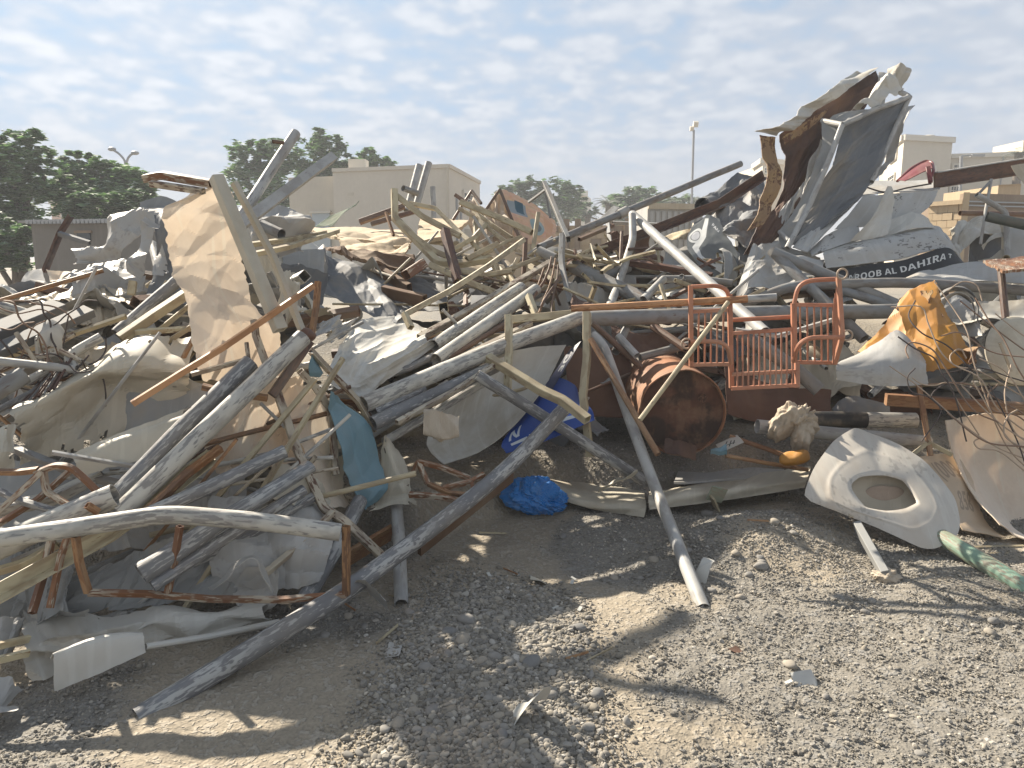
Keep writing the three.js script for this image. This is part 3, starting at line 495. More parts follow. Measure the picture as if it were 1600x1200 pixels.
many('yard_wall', 'low brown yard wall with pillars behind the heap', 'wall', add => {
  const A = xz(740, 27), B = xz(1060, 25.5), h = hAt(352, 26); add('wall', prism([A, B, [B[0], B[1] - 0.3], [A[0], A[1] - 0.3]], -0.1, h), M.blockTan);
  for (const px of [838, 890, 908, 960, 985, 1015]) { const s = (px - 740) / 320; add('pillar', onWall(A, B, s - 0.012, s + 0.012, 0, h + 0.22, 0.35, -0.15), M.blockBrown); }
  for (let r = 0; r < 3; r++) for (let k = 0; k < 9; k++) { const s = (k + (r % 2) * 0.5) / 9.5; add('block', onWall(A, B, 0.38 + s * 0.5, 0.38 + (s + 0.095) * 0.5, h - 0.22 * (r + 1), h - 0.22 * r - 0.02, 0.03 + 0.008 * ((k + r) % 3)), (k + r) % 3 ? M.blockTan : M.blockBrown); }
});
many('container_box', 'pale ribbed container behind the bent poles', 'container', add => {
  const A = xz(1003, 17.5), B = xz(1012, 16.5), C = xz(1098, 16.8), h = hAt(322, 17); add('body', prism([A, B, C, [C[0], -19], [A[0], -19]], 0, h), M.sheetPale); for (let k = 0; k < 9; k++) add('rib', onWall(B, C, 0.04 + k * 0.105, 0.10 + k * 0.105, h - 1.1, h - 0.14, 0.03), M.sheetPale); add('top_rail', onWall(B, C, 0, 1, h - 0.09, h + 0.03, 0.06), M.tanSheet);
});

// ---------- trees ----------
M.leaf = new THREE.MeshPhysicalMaterial({ vertexColors: true, roughness: 0.85, transmission: 0.5, thickness: 0, side: THREE.DoubleSide });
M.bark = peeling({ paint: [0.16, 0.12, 0.085], under: [0.10, 0.075, 0.055], cover: 0.5, rustAmt: 0, dust: 0.2 });
function crown(lobes, n, leaf, seed, tone) {
  const R = rng(seed), pos = [], col = [], idx = [], v = new THREE.Vector3();
  const tot = lobes.reduce((s, l) => s + l[3] * l[4], 0);
  for (const [cx, cy, cz, rx, ry] of lobes) {
    const clumps = Math.max(6, Math.round(n * 1.15 * rx * ry / tot / 42));
    for (let c = 0; c < clumps; c++) {
      v.set(R() - 0.5, R() - 0.5, R() - 0.5).normalize(); const k = 0.45 + 0.62 * Math.pow(R(), 0.55), bx = cx + v.x * rx * k, by = cy + v.y * ry * k, bz = cz + v.z * rx * k, cs = (0.12 + 0.14 * R()) * Math.min(rx, 2.2), sh = 0.75 + 0.5 * R();
      for (let i = 0; i < 42; i++) {
        const x = bx + (R() + R() + R() - 1.5) * cs * 1.1, y = by + (R() + R() + R() - 1.5) * cs * 0.75, z = bz + (R() + R() + R() - 1.5) * cs * 1.1, s = leaf * (0.6 + 0.8 * R());
        const a = R() * 6.28, t = (R() - 0.5) * 1.6, ux = Math.cos(a) * s, uz = Math.sin(a) * s, wx = -Math.sin(a) * Math.cos(t) * s * 0.45, wy = Math.sin(t) * s * 0.45, wz = Math.cos(a) * Math.cos(t) * s * 0.45, dy = -s * 0.3 * R();
        const o = pos.length / 3; pos.push(x - ux, y + dy, z - uz, x + wx, y + wy, z + wz, x + ux, y - dy * 0.4, z + uz, x - wx, y - wy, z - wz); idx.push(o, o + 1, o + 2, o, o + 2, o + 3);
        const q = sh * (0.7 + 0.6 * R()); for (let m = 0; m < 4; m++) col.push(tone[0] * q, tone[1] * q, tone[2] * q * (0.8 + 0.4 * R()));
      }
    }
  }
  const g = new THREE.BufferGeometry(); g.setAttribute('position', new THREE.Float32BufferAttribute(pos, 3)); g.setAttribute('color', new THREE.Float32BufferAttribute(col, 3)); g.setIndex(idx); g.computeVertexNormals(); return g;
}
function tree(label, d, base, lobesPx, n, leaf, seed, tone, group) {
  const R = rng(seed + 5), lobes = lobesPx.map(([px, py, r, ry]) => { const p = P(px, py, d + (R() - 0.5) * r / F * d); return [p.x, p.y, p.z, r / F * d, (ry || r * 0.8) / F * d]; });
  many('tree', label, 'tree', add => {
    const b = P(base, 400, d); b.y = 0; const tops = lobes.map(l => new THREE.Vector3(l[0], l[1], l[2])); const fork = b.clone().lerp(tops[0], 0.4); fork.x = b.x * 0.7 + fork.x * 0.3;
    const rs = [gRound(0.2, [b, b.clone().lerp(fork, 0.5).add(new THREE.Vector3(0.1, 0, 0)), fork], { solid: true, wob: 0.04 })]; tops.forEach((t, i) => rs.push(gRound(0.07, [fork, fork.clone().lerp(t, 0.5).add(new THREE.Vector3((R() - 0.5) * 0.5, 0.2, 0)), t], { solid: true, wob: 0.04 })));
    const tr = add('trunk', rs[0], M.bark); add('limbs', mergeGeometries(rs.slice(1)), M.bark, tr);
    add('crown', crown(lobes, n, leaf, seed, [tone[0] * 1.2, tone[1] * 1.45, tone[2] * 1.05]), M.leaf);
  }, group);
}
const GR = [0.096, 0.149, 0.067];
tree('big leafy tree at the left edge of the photo', 26, 30, [[45, 225, 34, 22], [20, 265, 48, 38], [70, 275, 36, 36], [-20, 300, 50, 50], [40, 320, 46, 34], [15, 365, 44, 36]], 11000, 0.13, 11, [0.1, 0.15, 0.07]);
tree('bushy tree with light tips beneath the twin-arm street lamp', 28, 150, [[122, 250, 22, 16], [120, 285, 34, 28], [160, 275, 34, 28], [200, 290, 34, 24], [165, 318, 60, 28], [225, 305, 16, 22]], 11000, 0.13, 12, [0.116, 0.170, 0.079]);
tree('dark low tree pressed against the block shed', 24, 175, [[150, 325, 40, 22], [205, 325, 34, 24], [120, 335, 26, 18]], 5000, 0.12, 13, [0.079, 0.119, 0.056]);
tree('leafy shrub standing left of the block shed', 20, 20, [[10, 395, 32, 32], [35, 380, 26, 30], [-25, 370, 40, 40]], 4000, 0.11, 14, [0.09, 0.135, 0.062]);
tree('dark green tree behind the leaning grey poles', 44, 410, [[385, 250, 26, 24], [405, 238, 22, 18], [430, 250, 30, 30], [395, 290, 40, 36], [440, 300, 40, 36]], 9000, 0.18, 15, GR);
tree('tall pointed tree left of the beige building', 46, 505, [[500, 215, 15, 16], [515, 228, 20, 20], [490, 245, 32, 30], [525, 250, 26, 26], [545, 260, 16, 18], [505, 290, 45, 36]], 9000, 0.18, 16, [0.1, 0.15, 0.07]);
tree('small tree top showing over the beige building roof', 48, 580, [[572, 248, 18, 14], [590, 257, 22, 12], [555, 262, 22, 14], [606, 262, 10, 8]], 3500, 0.17, 17, [0.114, 0.175, 0.079]);
tree('broad rounded dark tree right of the beige building', 62, 860, [[825, 300, 26, 20], [865, 302, 30, 22], [795, 305, 22, 16], [895, 310, 18, 24], [850, 325, 56, 22]], 8000, 0.22, 18, [0.08, 0.12, 0.062]);
tree('round dark tree between the distant palms', 64, 990, [[988, 306, 22, 18], [1005, 310, 24, 20], [970, 318, 22, 18], [992, 330, 44, 18]], 6000, 0.22, 19, [0.079, 0.123, 0.063]);
tree('low green tree by the floodlight mast foot', 66, 1065, [[1045, 320, 20, 14], [1075, 322, 22, 14], [1100, 326, 16, 12], [920, 328, 14, 12], [905, 335, 16, 14]], 4000, 0.22, 20, [0.09, 0.13, 0.065]);
function palm(label, px, py, d, r, seed) {
  const R = rng(seed), c = P(px, py, d), s = r / F * d; many('palm_tree', label, 'palm', add => {
    add('trunk', gRound(0.22, [new THREE.Vector3(c.x, 0, c.z), new THREE.Vector3(c.x + 0.1, c.y * 0.5, c.z), c], { solid: true, wob: 0.02 }), M.bark);
    const pos = [], col = [], idx = [];
    for (let f = 0; f < 26; f++) {
      const a = R() * 6.28, el = 0.9 - 1.5 * R(), L = s * (0.8 + 0.35 * R());
      for (let k = 2; k < 20; k++) { const t = k / 20, hx = Math.cos(a) * L * t * Math.cos(el * (1 - t * 0.4)), hz = Math.sin(a) * L * t * Math.cos(el * (1 - t * 0.4)), hy = L * (Math.sin(el) * t + 0.35 * t - 0.75 * t * t); const lw = s * 0.24 * (1 - t * 0.6);
        for (const sd of [-1, 1]) { const o = pos.length / 3, nx = -Math.sin(a) * sd, nz = Math.cos(a) * sd; pos.push(c.x + hx, c.y + hy, c.z + hz, c.x + hx + Math.cos(a) * L * 0.05, c.y + hy, c.z + hz + Math.sin(a) * L * 0.05, c.x + hx + nx * lw + Math.cos(a) * lw * 0.7, c.y + hy - lw * 0.35, c.z + hz + nz * lw + Math.sin(a) * lw * 0.7); idx.push(o, o + 1, o + 2); const q = 0.7 + 0.6 * R(); for (let m = 0; m < 3; m++) col.push(0.075 * q, 0.095 * q, 0.05 * q); } }
    }
    const g = new THREE.BufferGeometry(); g.setAttribute('position', new THREE.Float32BufferAttribute(pos, 3)); g.setAttribute('color', new THREE.Float32BufferAttribute(col, 3)); g.setIndex(idx); g.computeVertexNormals(); add('crown', g, M.leaf);
  }, 'palms beyond the yard wall');
}
palm('feathery palm left of the round dark tree', 950, 318, 60, 26, 31); palm('small palm crown close right of the floodlight mast', 1094, 312, 62, 15, 32); palm('palm crown left of the floodlight mast', 1052, 316, 61, 18, 33); palm('half hidden palm below the broad dark tree', 918, 336, 58, 20, 34); palm('palm crown above the villa wing at the right edge', 1592, 240, 44, 22, 35);

scene.fog = new THREE.FogExp2(new THREE.Color().setRGB(0.80, 0.82, 0.85), 0.0028);
// ---------- lamps of the street ----------
many('street_lamp', 'twin-arm street lamp above the left trees', 'street lamp', add => {
  const d = 34, b = P(197, 400, d); b.y = 0; add('pole', gRound(0.07, [b, P(197, 262, d)], { n: 8 }), M.metalGrey);
  for (const [pts, end] of [[[[197, 262, d], [195, 250, d], [186, 240, d], [178, 235, d]], [175, 233]], [[[197, 262, d], [199, 248, d], [205, 241, d], [209, 240, d]], [211, 239]]]) { add('arm', gRound(0.05, pts, { n: 8, bend: 0.3 }), M.metalGrey); const p = P(end[0], end[1], d); const hd = gLump(0.15, 5, 2, 0.1, 1.2, 0.6, 0.8); hd.translate(p.x, p.y, p.z); add('lamp_head', hd, M.metalGrey); }
});
many('floodlight_mast', 'thin mast with two floodlights right of the palms', 'street lamp', add => {
  const d = 40, b = P(1079, 400, d); b.y = 0; add('pole', gRound(0.06, [b, P(1084, 203, d)], { n: 8 }), M.metalGrey);
  for (const [x, y, s] of [[1087, 194, 1], [1081, 201, 0.8]]) { const p = P(x, y, d); const g = gBox(0.24 * s, 0.26 * s, 0.2 * s); g.rotateX(0.5); g.translate(p.x, p.y, p.z); add('lamp_head', g, M.whiteTrim); }
});
many('slim_lamp_post', 'slim lamp post with long flat arm before the villa wing', 'street lamp', add => { const d = 30, b = P(1502, 400, d); b.y = 0; add('pole', gRound(0.06, [b, P(1502, 244, d)], { n: 8 }), M.metalGrey); add('arm', gRound(0.035, [[1502, 244, d], [1520, 242, d], [1530, 242, d]], { n: 8 }), M.metalGrey); add('lamp_head', gBox(0.5, 0.08, 0.18).translate(P(1527, 243, d).x, P(1527, 243, d).y, -d), M.metalGrey); });

steep = true;
// ================= left of the heap =================
rd(M.greyPeel, 0.043, [[214, 1124, 2.38], [540, 925, 3.05], [735, 780, 3.78], [800, 725, 4.08], [888, 632, 4.5]], 'long flaking grey pole lying diagonally across the gravel', { bend: 0.2, wob: 0.004 });
many('fence_rail', 'bent white pipe rail with welded rusty frame, lower left', 'railing', add => {
  add('rail', gRound(0.037, [[-60, 850, 2.72], [120, 824, 2.8], [262, 803, 2.86], [400, 814, 2.92], [532, 832, 2.98]], { bend: 0.08 }), M.whitePeel);
  const bar = (pts, m, r = 0.012) => add('bar', gSquare(r, pts, { bend: 0.02 }), m);
  bar([[118, 838, 2.79], [124, 880, 2.8], [138, 926, 2.8]], M.rustOrange, 0.013); bar([[281, 822, 2.88], [272, 880, 2.88], [262, 926, 2.87]], M.rustWhite); bar([[138, 926, 2.8], [230, 928, 2.85], [330, 936, 2.9], [440, 937, 2.95], [541, 929, 2.99]], M.rustWhite); bar([[541, 822, 2.97], [541, 880, 2.98], [541, 929, 2.99]], M.rustOrange, 0.014);
});
rd(M.whitePeel, 0.05, [[188, 802, 3.2], [330, 665, 3.75], [474, 527, 4.4]], 'thick flaking white pole slanting up to the rusty joint');
rd(M.greyPeel, 0.05, [[172, 788, 3.38], [290, 665, 3.85], [392, 566, 4.35]], 'dark flaking pole lying behind the thick white slanting pole');
many('pipe', 'open-ended white and black pipe with a welded stub', 'pipe', add => { add('tube', gRound(0.055, [[-30, 868, 2.95], [60, 826, 3.05], [181, 774, 3.22]], {}), M.whitePeel); add('stub', gSquare(0.014, [[153, 800, 3.05], [136, 789, 3.0]], {}), M.rustOrange); });
rd(M.greyPeel, 0.05, [[220, 897, 2.82], [350, 812, 3.2], [485, 728, 3.65]], 'wide ridged grey post with a torn lower end', { dent: 0.5 });
rd(M.greyPeel, 0.028, [[238, 916, 2.82], [350, 842, 3.15], [475, 765, 3.6]], 'thinner grey post fixed under the ridged one');
rd(M.greyPeel, 0.034, [[205, 815, 3.08], [330, 760, 3.4], [445, 705, 3.75]], 'flaking grey pole just above the white bent rail');
an(M.brightCream, 0.03, [[-40, 948, 2.6], [60, 893, 2.8], [170, 834, 3.1], [250, 775, 3.4], [332, 712, 3.65]], 'long yellowed angle bar with rusty streaks, lower left');
sq(M.rustOrange, 0.018, [[230, 800, 3.2], [290, 742, 3.45], [345, 700, 3.7]], 'rust-stained wooden strip beside the white slanting pole', { solid: true });
sq(M.rustWhite, 0.013, [[80, 845, 2.95], [66, 905, 2.85], [50, 958, 2.75]], 'rusty upright strut hanging under the white rail');
sq(M.rustWhite, 0.011, [[112, 820, 2.9], [95, 870, 2.86], [78, 950, 2.78]], 'thin leaning strut beside the rusty upright one', {});
many('bent_frame', 'bent rusty tube frame in the left hollow', 'frame', add => {
  const b = (pts, m = M.rustWhite) => add('bar', gSquare(0.013, pts, { bend: 0.03 }), m);
  b([[-30, 737, 3.4], [30, 738, 3.4], [60, 734, 3.38]], M.rustOrange); b([[66, 736, 3.36], [30, 770, 3.25], [-10, 806, 3.15]]); b([[55, 740, 3.37], [86, 727, 3.38], [110, 729, 3.38], [132, 748, 3.36], [158, 774, 3.34]]); b([[68, 738, 3.36], [72, 768, 3.32], [114, 794, 3.25]]);
});
sq(M.greyPeel, 0.014, [[-20, 760, 3.5], [40, 785, 3.4], [130, 812, 3.3]], 'thin grey rail sunk in the shadow left of the open pipe');
// crumpled white sheets at the bottom left
sh(M.sheetWhite, [[[18, 985, 2.92], [140, 952, 3.0], [280, 942, 3.1], [428, 945, 3.25]], [[38, 1012, 2.62], [150, 986, 2.74], [280, 966, 2.88], [424, 955, 3.08]], [[30, 1036, 2.58], [150, 1008, 2.74], [280, 988, 2.9], [428, 964, 3.1]], [[46, 1070, 2.58], [150, 1042, 2.72], [280, 1010, 2.9], [430, 980, 3.12]]], 'large crumpled white panel folded along its top, bottom left', { cr: 0.10, folds: 6, cell: 0.022, jag: 0.05 });
sh(M.sheetWhite, [[[76, 1030, 2.5], [150, 1006, 2.6], [226, 985, 2.7]], [[80, 1024, 2.46], [150, 1002, 2.55], [226, 990, 2.64]], [[82, 1086, 2.44], [150, 1056, 2.52], [230, 1020, 2.62]]], 'flat white strip torn off below the folded panel', { cr: 0.04, folds: 3, cell: 0.02, jag: 0.015 });
rd(M.sheetWhite, 0.014, [[228, 1010, 2.62], [330, 994, 2.8], [436, 972, 3.02]], 'crushed white tube edge under the folded panel', { wob: 0.008, dent: 0.6 });
sh(M.sheetGrey, [[[100, 905, 3.3], [215, 848, 3.45], [330, 828, 3.6], [450, 838, 3.75]], [[60, 945, 3.05], [200, 905, 3.2], [330, 890, 3.35], [450, 895, 3.5]], [[28, 978, 2.9], [160, 958, 3.0], [300, 945, 3.12], [430, 948, 3.3]]], 'broad dull grey sheet lying behind the white rail', { cr: 0.10, folds: 4, jag: 0.06, ribs: [0.16, 0.012], cell: 0.014 });
sh(M.sheetPale, [[[320, 922, 3.12], [345, 895, 3.1], [368, 871, 3.1], [396, 871, 3.1], [412, 895, 3.12], [424, 922, 3.12]], [[332, 926, 3.0], [352, 900, 2.98], [370, 878, 2.98], [394, 876, 2.98], [408, 905, 3.0], [420, 935, 3.0]]], 'sharply folded pale strip standing like a tent', { cr: 0.12, folds: 4, cell: 0.018 });
sh(M.sheetPale, [[[375, 880, 3.2], [420, 868, 3.25], [446, 880, 3.3]], [[360, 915, 3.1], [410, 925, 3.15], [440, 915, 3.2]], [[365, 950, 3.0], [400, 955, 3.02], [436, 945, 3.1]]], 'crumpled pale flap right of the folded strip', { cr: 0.25, folds: 7, cell: 0.02, jag: 0.05 });
sh(M.sheetPale, [[[-40, 1035, 2.45], [15, 1042, 2.48], [62, 1050, 2.52]], [[-45, 1080, 2.3], [10, 1085, 2.36], [45, 1085, 2.42]], [[-50, 1125, 2.26], [0, 1124, 2.3], [38, 1105, 2.38]]], 'grey crumpled corner sheet at the far bottom left', { cr: 0.25, folds: 6, cell: 0.02, jag: 0.05 });
sq(M.brightCream, 0.014, [[-40, 1018, 2.42], [45, 998, 2.62]], 'upper cream slat poking in at the left edge', { h: 0.008 });
sq(M.brightCream, 0.014, [[-40, 1040, 2.4], [45, 1020, 2.55]], 'lower cream slat poking in at the left edge', { h: 0.008 });
sh(M.sheetPale, [[[30, 960, 2.95], [90, 950, 3.0], [150, 945, 3.05], [220, 930, 3.15]], [[32, 985, 2.75], [90, 968, 2.85], [160, 960, 2.92], [230, 945, 3.02]]], 'torn grey fold above the crumpled white panel', { cr: 0.3, folds: 7, cell: 0.02, jag: 0.06, notch: 0.4 });
// large torn white panel, left middle
sh(M.sheetCream, [[[48, 622, 4.55], [160, 548, 5.0], [245, 520, 5.3], [318, 512, 5.5]], [[12, 652, 4.08], [100, 600, 4.35], [190, 568, 4.62], [305, 578, 4.8]], [[20, 672, 4.12], [100, 628, 4.42], [190, 592, 4.72], [300, 590, 4.9]], [[24, 700, 4.16], [100, 665, 4.46], [190, 630, 4.76], [300, 612, 4.95]], [[30, 732, 4.2], [100, 712, 4.45], [180, 690, 4.7], [262, 664, 4.9]]], 'large torn cream panel with a sunlit crumpled top edge', { cr: 0.09, folds: 5, cell: 0.026, jag: 0.07, notch: 0.28 });
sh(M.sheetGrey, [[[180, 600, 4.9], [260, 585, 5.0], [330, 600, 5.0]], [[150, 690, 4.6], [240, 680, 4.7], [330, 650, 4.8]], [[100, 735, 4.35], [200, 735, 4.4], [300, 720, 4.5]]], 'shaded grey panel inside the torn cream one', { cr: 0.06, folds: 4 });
sh(M.sheetCream, [[[104, 706, 3.78], [190, 674, 3.98], [290, 634, 4.25]], [[110, 722, 3.7], [195, 690, 3.9], [290, 655, 4.15]], [[116, 748, 3.68], [195, 735, 3.8], [285, 705, 4.0]]], 'narrow cream strip lying below the torn cream panel', { cr: 0.09, folds: 4, cell: 0.022, jag: 0.04 });
sh(M.sheetCream, [[[-45, 680, 3.75], [0, 662, 3.82], [28, 655, 3.88]], [[-45, 715, 3.65], [0, 700, 3.72], [24, 700, 3.78]], [[-45, 750, 3.6], [0, 745, 3.66], [30, 735, 3.72]]], 'hanging cream scrap sheet cut by the left edge', { cr: 0.2, folds: 5, cell: 0.022, jag: 0.04, notch: 0.3 });
sh(M.sheetGrey, [[[98, 580, 5.3], [180, 519, 5.8], [235, 486, 6.1]], [[85, 610, 5.0], [165, 562, 5.35], [250, 525, 5.8]]], 'smooth grey plate with a pale edge above the torn panel', { cr: 0.02, folds: 2, jag: 0.01 });
rd(M.greyPeel, 0.05, [[182, 522, 5.55], [290, 428, 6.2]], 'flaking grey pole end leaning left of the peach sheet');
sq(M.cream, 0.034, [[188, 529, 5.2], [290, 460, 5.65]], 'stout cream square tube leaning left of the peach sheet');
sq(M.brightCream, 0.016, [[212, 519, 5.25], [300, 513, 5.35]], 'short cream cross bar beside the stout cream tube', { h: 0.022 });
sh(M.tanSheet, [[[76, 444, 7.6], [140, 438, 7.7], [210, 447, 7.7]], [[55, 460, 6.9], [135, 456, 7.0], [216, 462, 7.0]], [[28, 480, 6.3], [130, 470, 6.45], [224, 477, 6.5]]], 'sunlit ribbed tan roof sheet, upper of two', { cr: 0.05, folds: 4, ribs: [0.12, 0.014], cell: 0.014 });
sh(M.tanSheet, [[[55, 484, 6.25], [140, 478, 6.35], [224, 481, 6.4]], [[105, 504, 5.75], [150, 508, 5.8], [200, 512, 5.85]]], 'sunlit tan roof sheet, lower of two, above the wires', { cr: 0.07, folds: 4, jag: 0.06, ribs: [0.12, 0.014], cell: 0.014 });
sh(M.sheetPale, [[[118, 426, 8.2], [160, 408, 8.4], [220, 396, 8.4]], [[80, 443, 7.5], [140, 444, 7.5], [210, 444, 7.5]]], 'pale grey sheet with a lit crease above the tan sheets', { cr: 0.08, folds: 4, ribs: [0.14, 0.014], cell: 0.014 });
sh(M.sheetPale, [[[113, 398, 8.1], [165, 374, 8.2], [218, 335, 8.3], [285, 312, 8.4]], [[116, 402, 7.8], [170, 383, 7.8], [228, 342, 7.9], [286, 316, 8.0]], [[117, 416, 7.75], [172, 398, 7.6], [232, 362, 7.5], [270, 345, 7.5]]], 'long rolled pale sheet sloping up to the peach panel', { cr: 0.18, folds: 6, cell: 0.04, jag: 0.04 });
sh(M.sheetGrey, [[[222, 320, 8.0], [250, 305, 8.1], [275, 306, 8.1]], [[216, 345, 7.9], [240, 335, 8.0], [284, 318, 8.0]]], 'dark curled sheet end at the top of the rolled sheet', { cr: 0.15, folds: 4 });
sh(M.sheetPale, [[[226, 340, 7.2], [250, 344, 7.2]], [[216, 390, 6.9], [240, 392, 6.9]], [[200, 440, 6.6], [224, 446, 6.6]]], 'twisted vertical pale strip left of the peach sheet', { cr: 0.3, folds: 6, cell: 0.03, jag: 0.03 });
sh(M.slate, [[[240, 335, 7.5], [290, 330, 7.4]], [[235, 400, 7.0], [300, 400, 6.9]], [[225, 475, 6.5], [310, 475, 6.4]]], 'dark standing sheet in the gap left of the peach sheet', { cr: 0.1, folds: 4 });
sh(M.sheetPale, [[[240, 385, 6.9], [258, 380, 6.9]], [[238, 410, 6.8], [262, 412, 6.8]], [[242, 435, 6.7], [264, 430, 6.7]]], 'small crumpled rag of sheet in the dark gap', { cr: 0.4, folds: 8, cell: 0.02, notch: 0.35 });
sq(M.cream, 0.03, [[205, 460, 6.1], [208, 440, 6.15]], 'stub of tan timber standing on the tan sheets', { solid: true });
sh(M.sheetPale, [[[30, 447, 8.8], [40, 424, 9.0], [66, 420, 9.0]], [[38, 450, 8.6], [50, 445, 8.7], [72, 440, 8.7]]], 'rounded grey hatch cover far left', { cr: 0.03, folds: 2, jag: 0.01 });
sh(M.peach, [[[72, 422, 8.6], [95, 418, 8.6], [118, 430, 8.6]], [[76, 440, 8.3], [95, 442, 8.3], [112, 440, 8.3]]], 'small peach plastic flap far left', { cr: 0.15, folds: 4, t: 0 });
sh(M.sheetWhite, [[[-30, 470, 7.2], [10, 450, 7.5], [46, 452, 7.6]], [[-30, 495, 6.6], [5, 478, 6.8], [40, 468, 7.0]]], 'white moulded trim panel at the far left edge', { cr: 0.2, folds: 6, jag: 0.05, notch: 0.3 });
an(M.darkRust, 0.03, [[70, 424, 9.6], [94, 364, 10], [111, 337, 10.2]], 'dark leaning post in front of the block shed');
sq(M.slate, 0.03, [[92, 365, 10], [140, 380, 10]], 'slanted brace by the dark leaning post', {});
sq(M.sheetDark, 0.035, [[-40, 532, 4.8], [92, 478, 5.7]], 'upper dark beam at the left edge', { h: 0.07 });
sq(M.sheetDark, 0.03, [[-40, 565, 4.6], [140, 486, 5.6]], 'lower dark beam at the left edge', { h: 0.06 });
rd(M.lightPole, 0.026, [[-40, 560, 4.3], [118, 577, 4.6]], 'thin pale pipe lying across the left wire tangle');
rd(M.whitePeel, 0.034, [[158, 527, 5.0], [120, 548, 4.85], [107, 558, 4.75], [116, 576, 4.68]], 'pale hooked pipe over the wire tangle', { bend: 0.12 });
rd(M.greyPole, 0.052, [[-40, 632, 4.0], [38, 586, 4.35]], 'short dark grey pipe at the left edge');
rd(M.whitePeel, 0.028, [[40, 597, 4.5], [72, 580, 4.7]], 'short white pipe stub behind the dark grey one');
rd(M.greyPeel, 0.02, [[-30, 655, 4.2], [60, 608, 4.55], [88, 585, 4.7]], 'thin grey pipe running under the wire tangle');
many('vent_grille', 'cracked pale plastic vent grille in the left wires', 'vent', add => {
  add('frame', mergeGeometries([gSquare(0.012, [[58, 528, 5.0], [86, 522, 5.0]], { solid: true }), gSquare(0.012, [[60, 558, 4.95], [90, 552, 4.95]], { solid: true }), gSquare(0.012, [[58, 528, 5.0], [60, 558, 4.95]], { solid: true }), gSquare(0.012, [[86, 522, 5.0], [90, 552, 4.95]], { solid: true })]), M.sheetWhite);
  for (const k of [0.25, 0.5, 0.75]) add('slat', gSquare(0.006, [[58 + 2 * k, 528 + 30 * k, 4.98], [86 + 4 * k, 522 + 30 * k, 4.98]], { solid: true }), M.sheetWhite);
});
sh(M.sheetWhite, [[[78, 520, 5.1], [86, 510, 5.15], [100, 530, 5.1]], [[88, 552, 5.0], [98, 552, 5.0], [103, 552, 5.0]]], 'small torn white bracket beside the vent grille', { cr: 0.2, cell: 0.02 });
{ const R = rng(555); for (let k = 0; k < 22; k++) { const x = -10 + R() * 150, y = 490 + R() * 110, d = 4.55 + (600 - y) / 140 * 0.6, q = []; let a = R() * 6.28, px = x, py = y; const n = 5 + Math.floor(R() * 4); for (let i = 0; i < n; i++) { q.push([px, py, d + (R() - 0.5) * 0.25]); a += (R() - 0.5) * 1.5; px += Math.cos(a) * (16 + 14 * R()); py += Math.sin(a) * (14 + 12 * R()); py = Math.max(470, Math.min(635, py)); px = Math.min(165, px); } one('wire', 'thin rusty rebar wire curled in the left wire tangle', 'wire', gWire(0.0035 + 0.002 * R(), q), k % 3 ? M.wireDark : M.wire, 'wires tangled at the left'); } }
for (let k = 0; k < 9; k++) rd(k % 3 ? M.darkRust : M.greyPole, 0.008, [[20 + k * 8, 640 - k * 4, 4.3], [68 + k * 6, 592 - k * 5, 4.75]], 'straight thin rod in the bundle under the left wires', { name: 'rod', cat: 'rod', group: 'rods bundled at the left' });

// ---------- peach sheet and its frame ----------
many('peach_panel', 'torn peach fibreglass sheet standing in a chipped cream frame', 'panel', add => {
  add('sheet', gSheet([[[300, 303, 5.0], [330, 290, 5.05], [366, 292, 5.15]], [[253, 330, 4.95], [312, 322, 5.02], [376, 330, 5.15]], [[257, 380, 4.9], [318, 370, 5.0], [384, 380, 5.1]], [[263, 425, 4.85], [322, 420, 4.92], [390, 432, 5.08]], [[290, 472, 4.75], [342, 475, 4.88], [402, 480, 5.0]], [[294, 540, 4.6], [370, 540, 4.75], [448, 522, 4.95]], [[312, 604, 4.5], [385, 600, 4.62], [474, 588, 4.8]]], { cr: 0.15, folds: 7, lam: [0.3, 0.7], cell: 0.016, jag: 0.06, t: 0 }), M.peach);
  const tube = (r, pts, m = M.sheetCream) => add('frame_bar', gSquare(r, pts, { bend: 0.02 }), m);
  tube(0.038, [[338, 277, 4.92], [438, 516, 4.55]]); tube(0.02, [[366, 286, 5.1], [425, 398, 5.0], [450, 462, 4.85], [474, 522, 4.55]]); tube(0.026, [[226, 279, 5.3], [254, 274, 5.25], [330, 287, 5.05]], M.rustWhite); tube(0.02, [[236, 287, 5.2], [318, 299, 5.0]], M.creamChip);
});
sh(M.peach, [[[322, 610, 4.6], [400, 605, 4.7], [475, 585, 4.85]], [[318, 650, 4.35], [400, 650, 4.5], [480, 640, 4.6]], [[312, 700, 4.2], [400, 690, 4.3], [500, 690, 4.4]], [[330, 740, 4.05], [420, 730, 4.15], [525, 720, 4.25]]], 'stained plastic sheet hanging below the peach sheet', { cr: 0.22, folds: 7, cell: 0.026, t: 0, jag: 0.06 });
sh(M.peach, [[[430, 598, 4.7], [480, 600, 4.7], [520, 630, 4.6]], [[455, 680, 4.4], [500, 680, 4.4], [535, 690, 4.35]], [[470, 740, 4.1], [515, 745, 4.1], [548, 745, 4.1]], [[485, 785, 3.95], [525, 800, 3.95], [556, 790, 3.95]]], 'peach plastic flap left of the teal sheet', { cr: 0.12, folds: 5, cell: 0.028, t: 0, jag: 0.05 });
sq(M.orangePaint, 0.017, [[207, 631, 3.9], [350, 542, 4.2], [490, 446, 4.5]], 'long orange rusted bar crossing the peach sheet', { h: 0.012 });
sq(M.creamChip, 0.013, [[299, 585, 4.35], [385, 562, 4.5]], 'short chipped strut touching the orange rusted bar');
sq(M.creamChip, 0.018, [[397, 500, 4.65], [400, 525, 4.6], [420, 580, 4.5]], 'short chipped upright in front of the peach sheet');
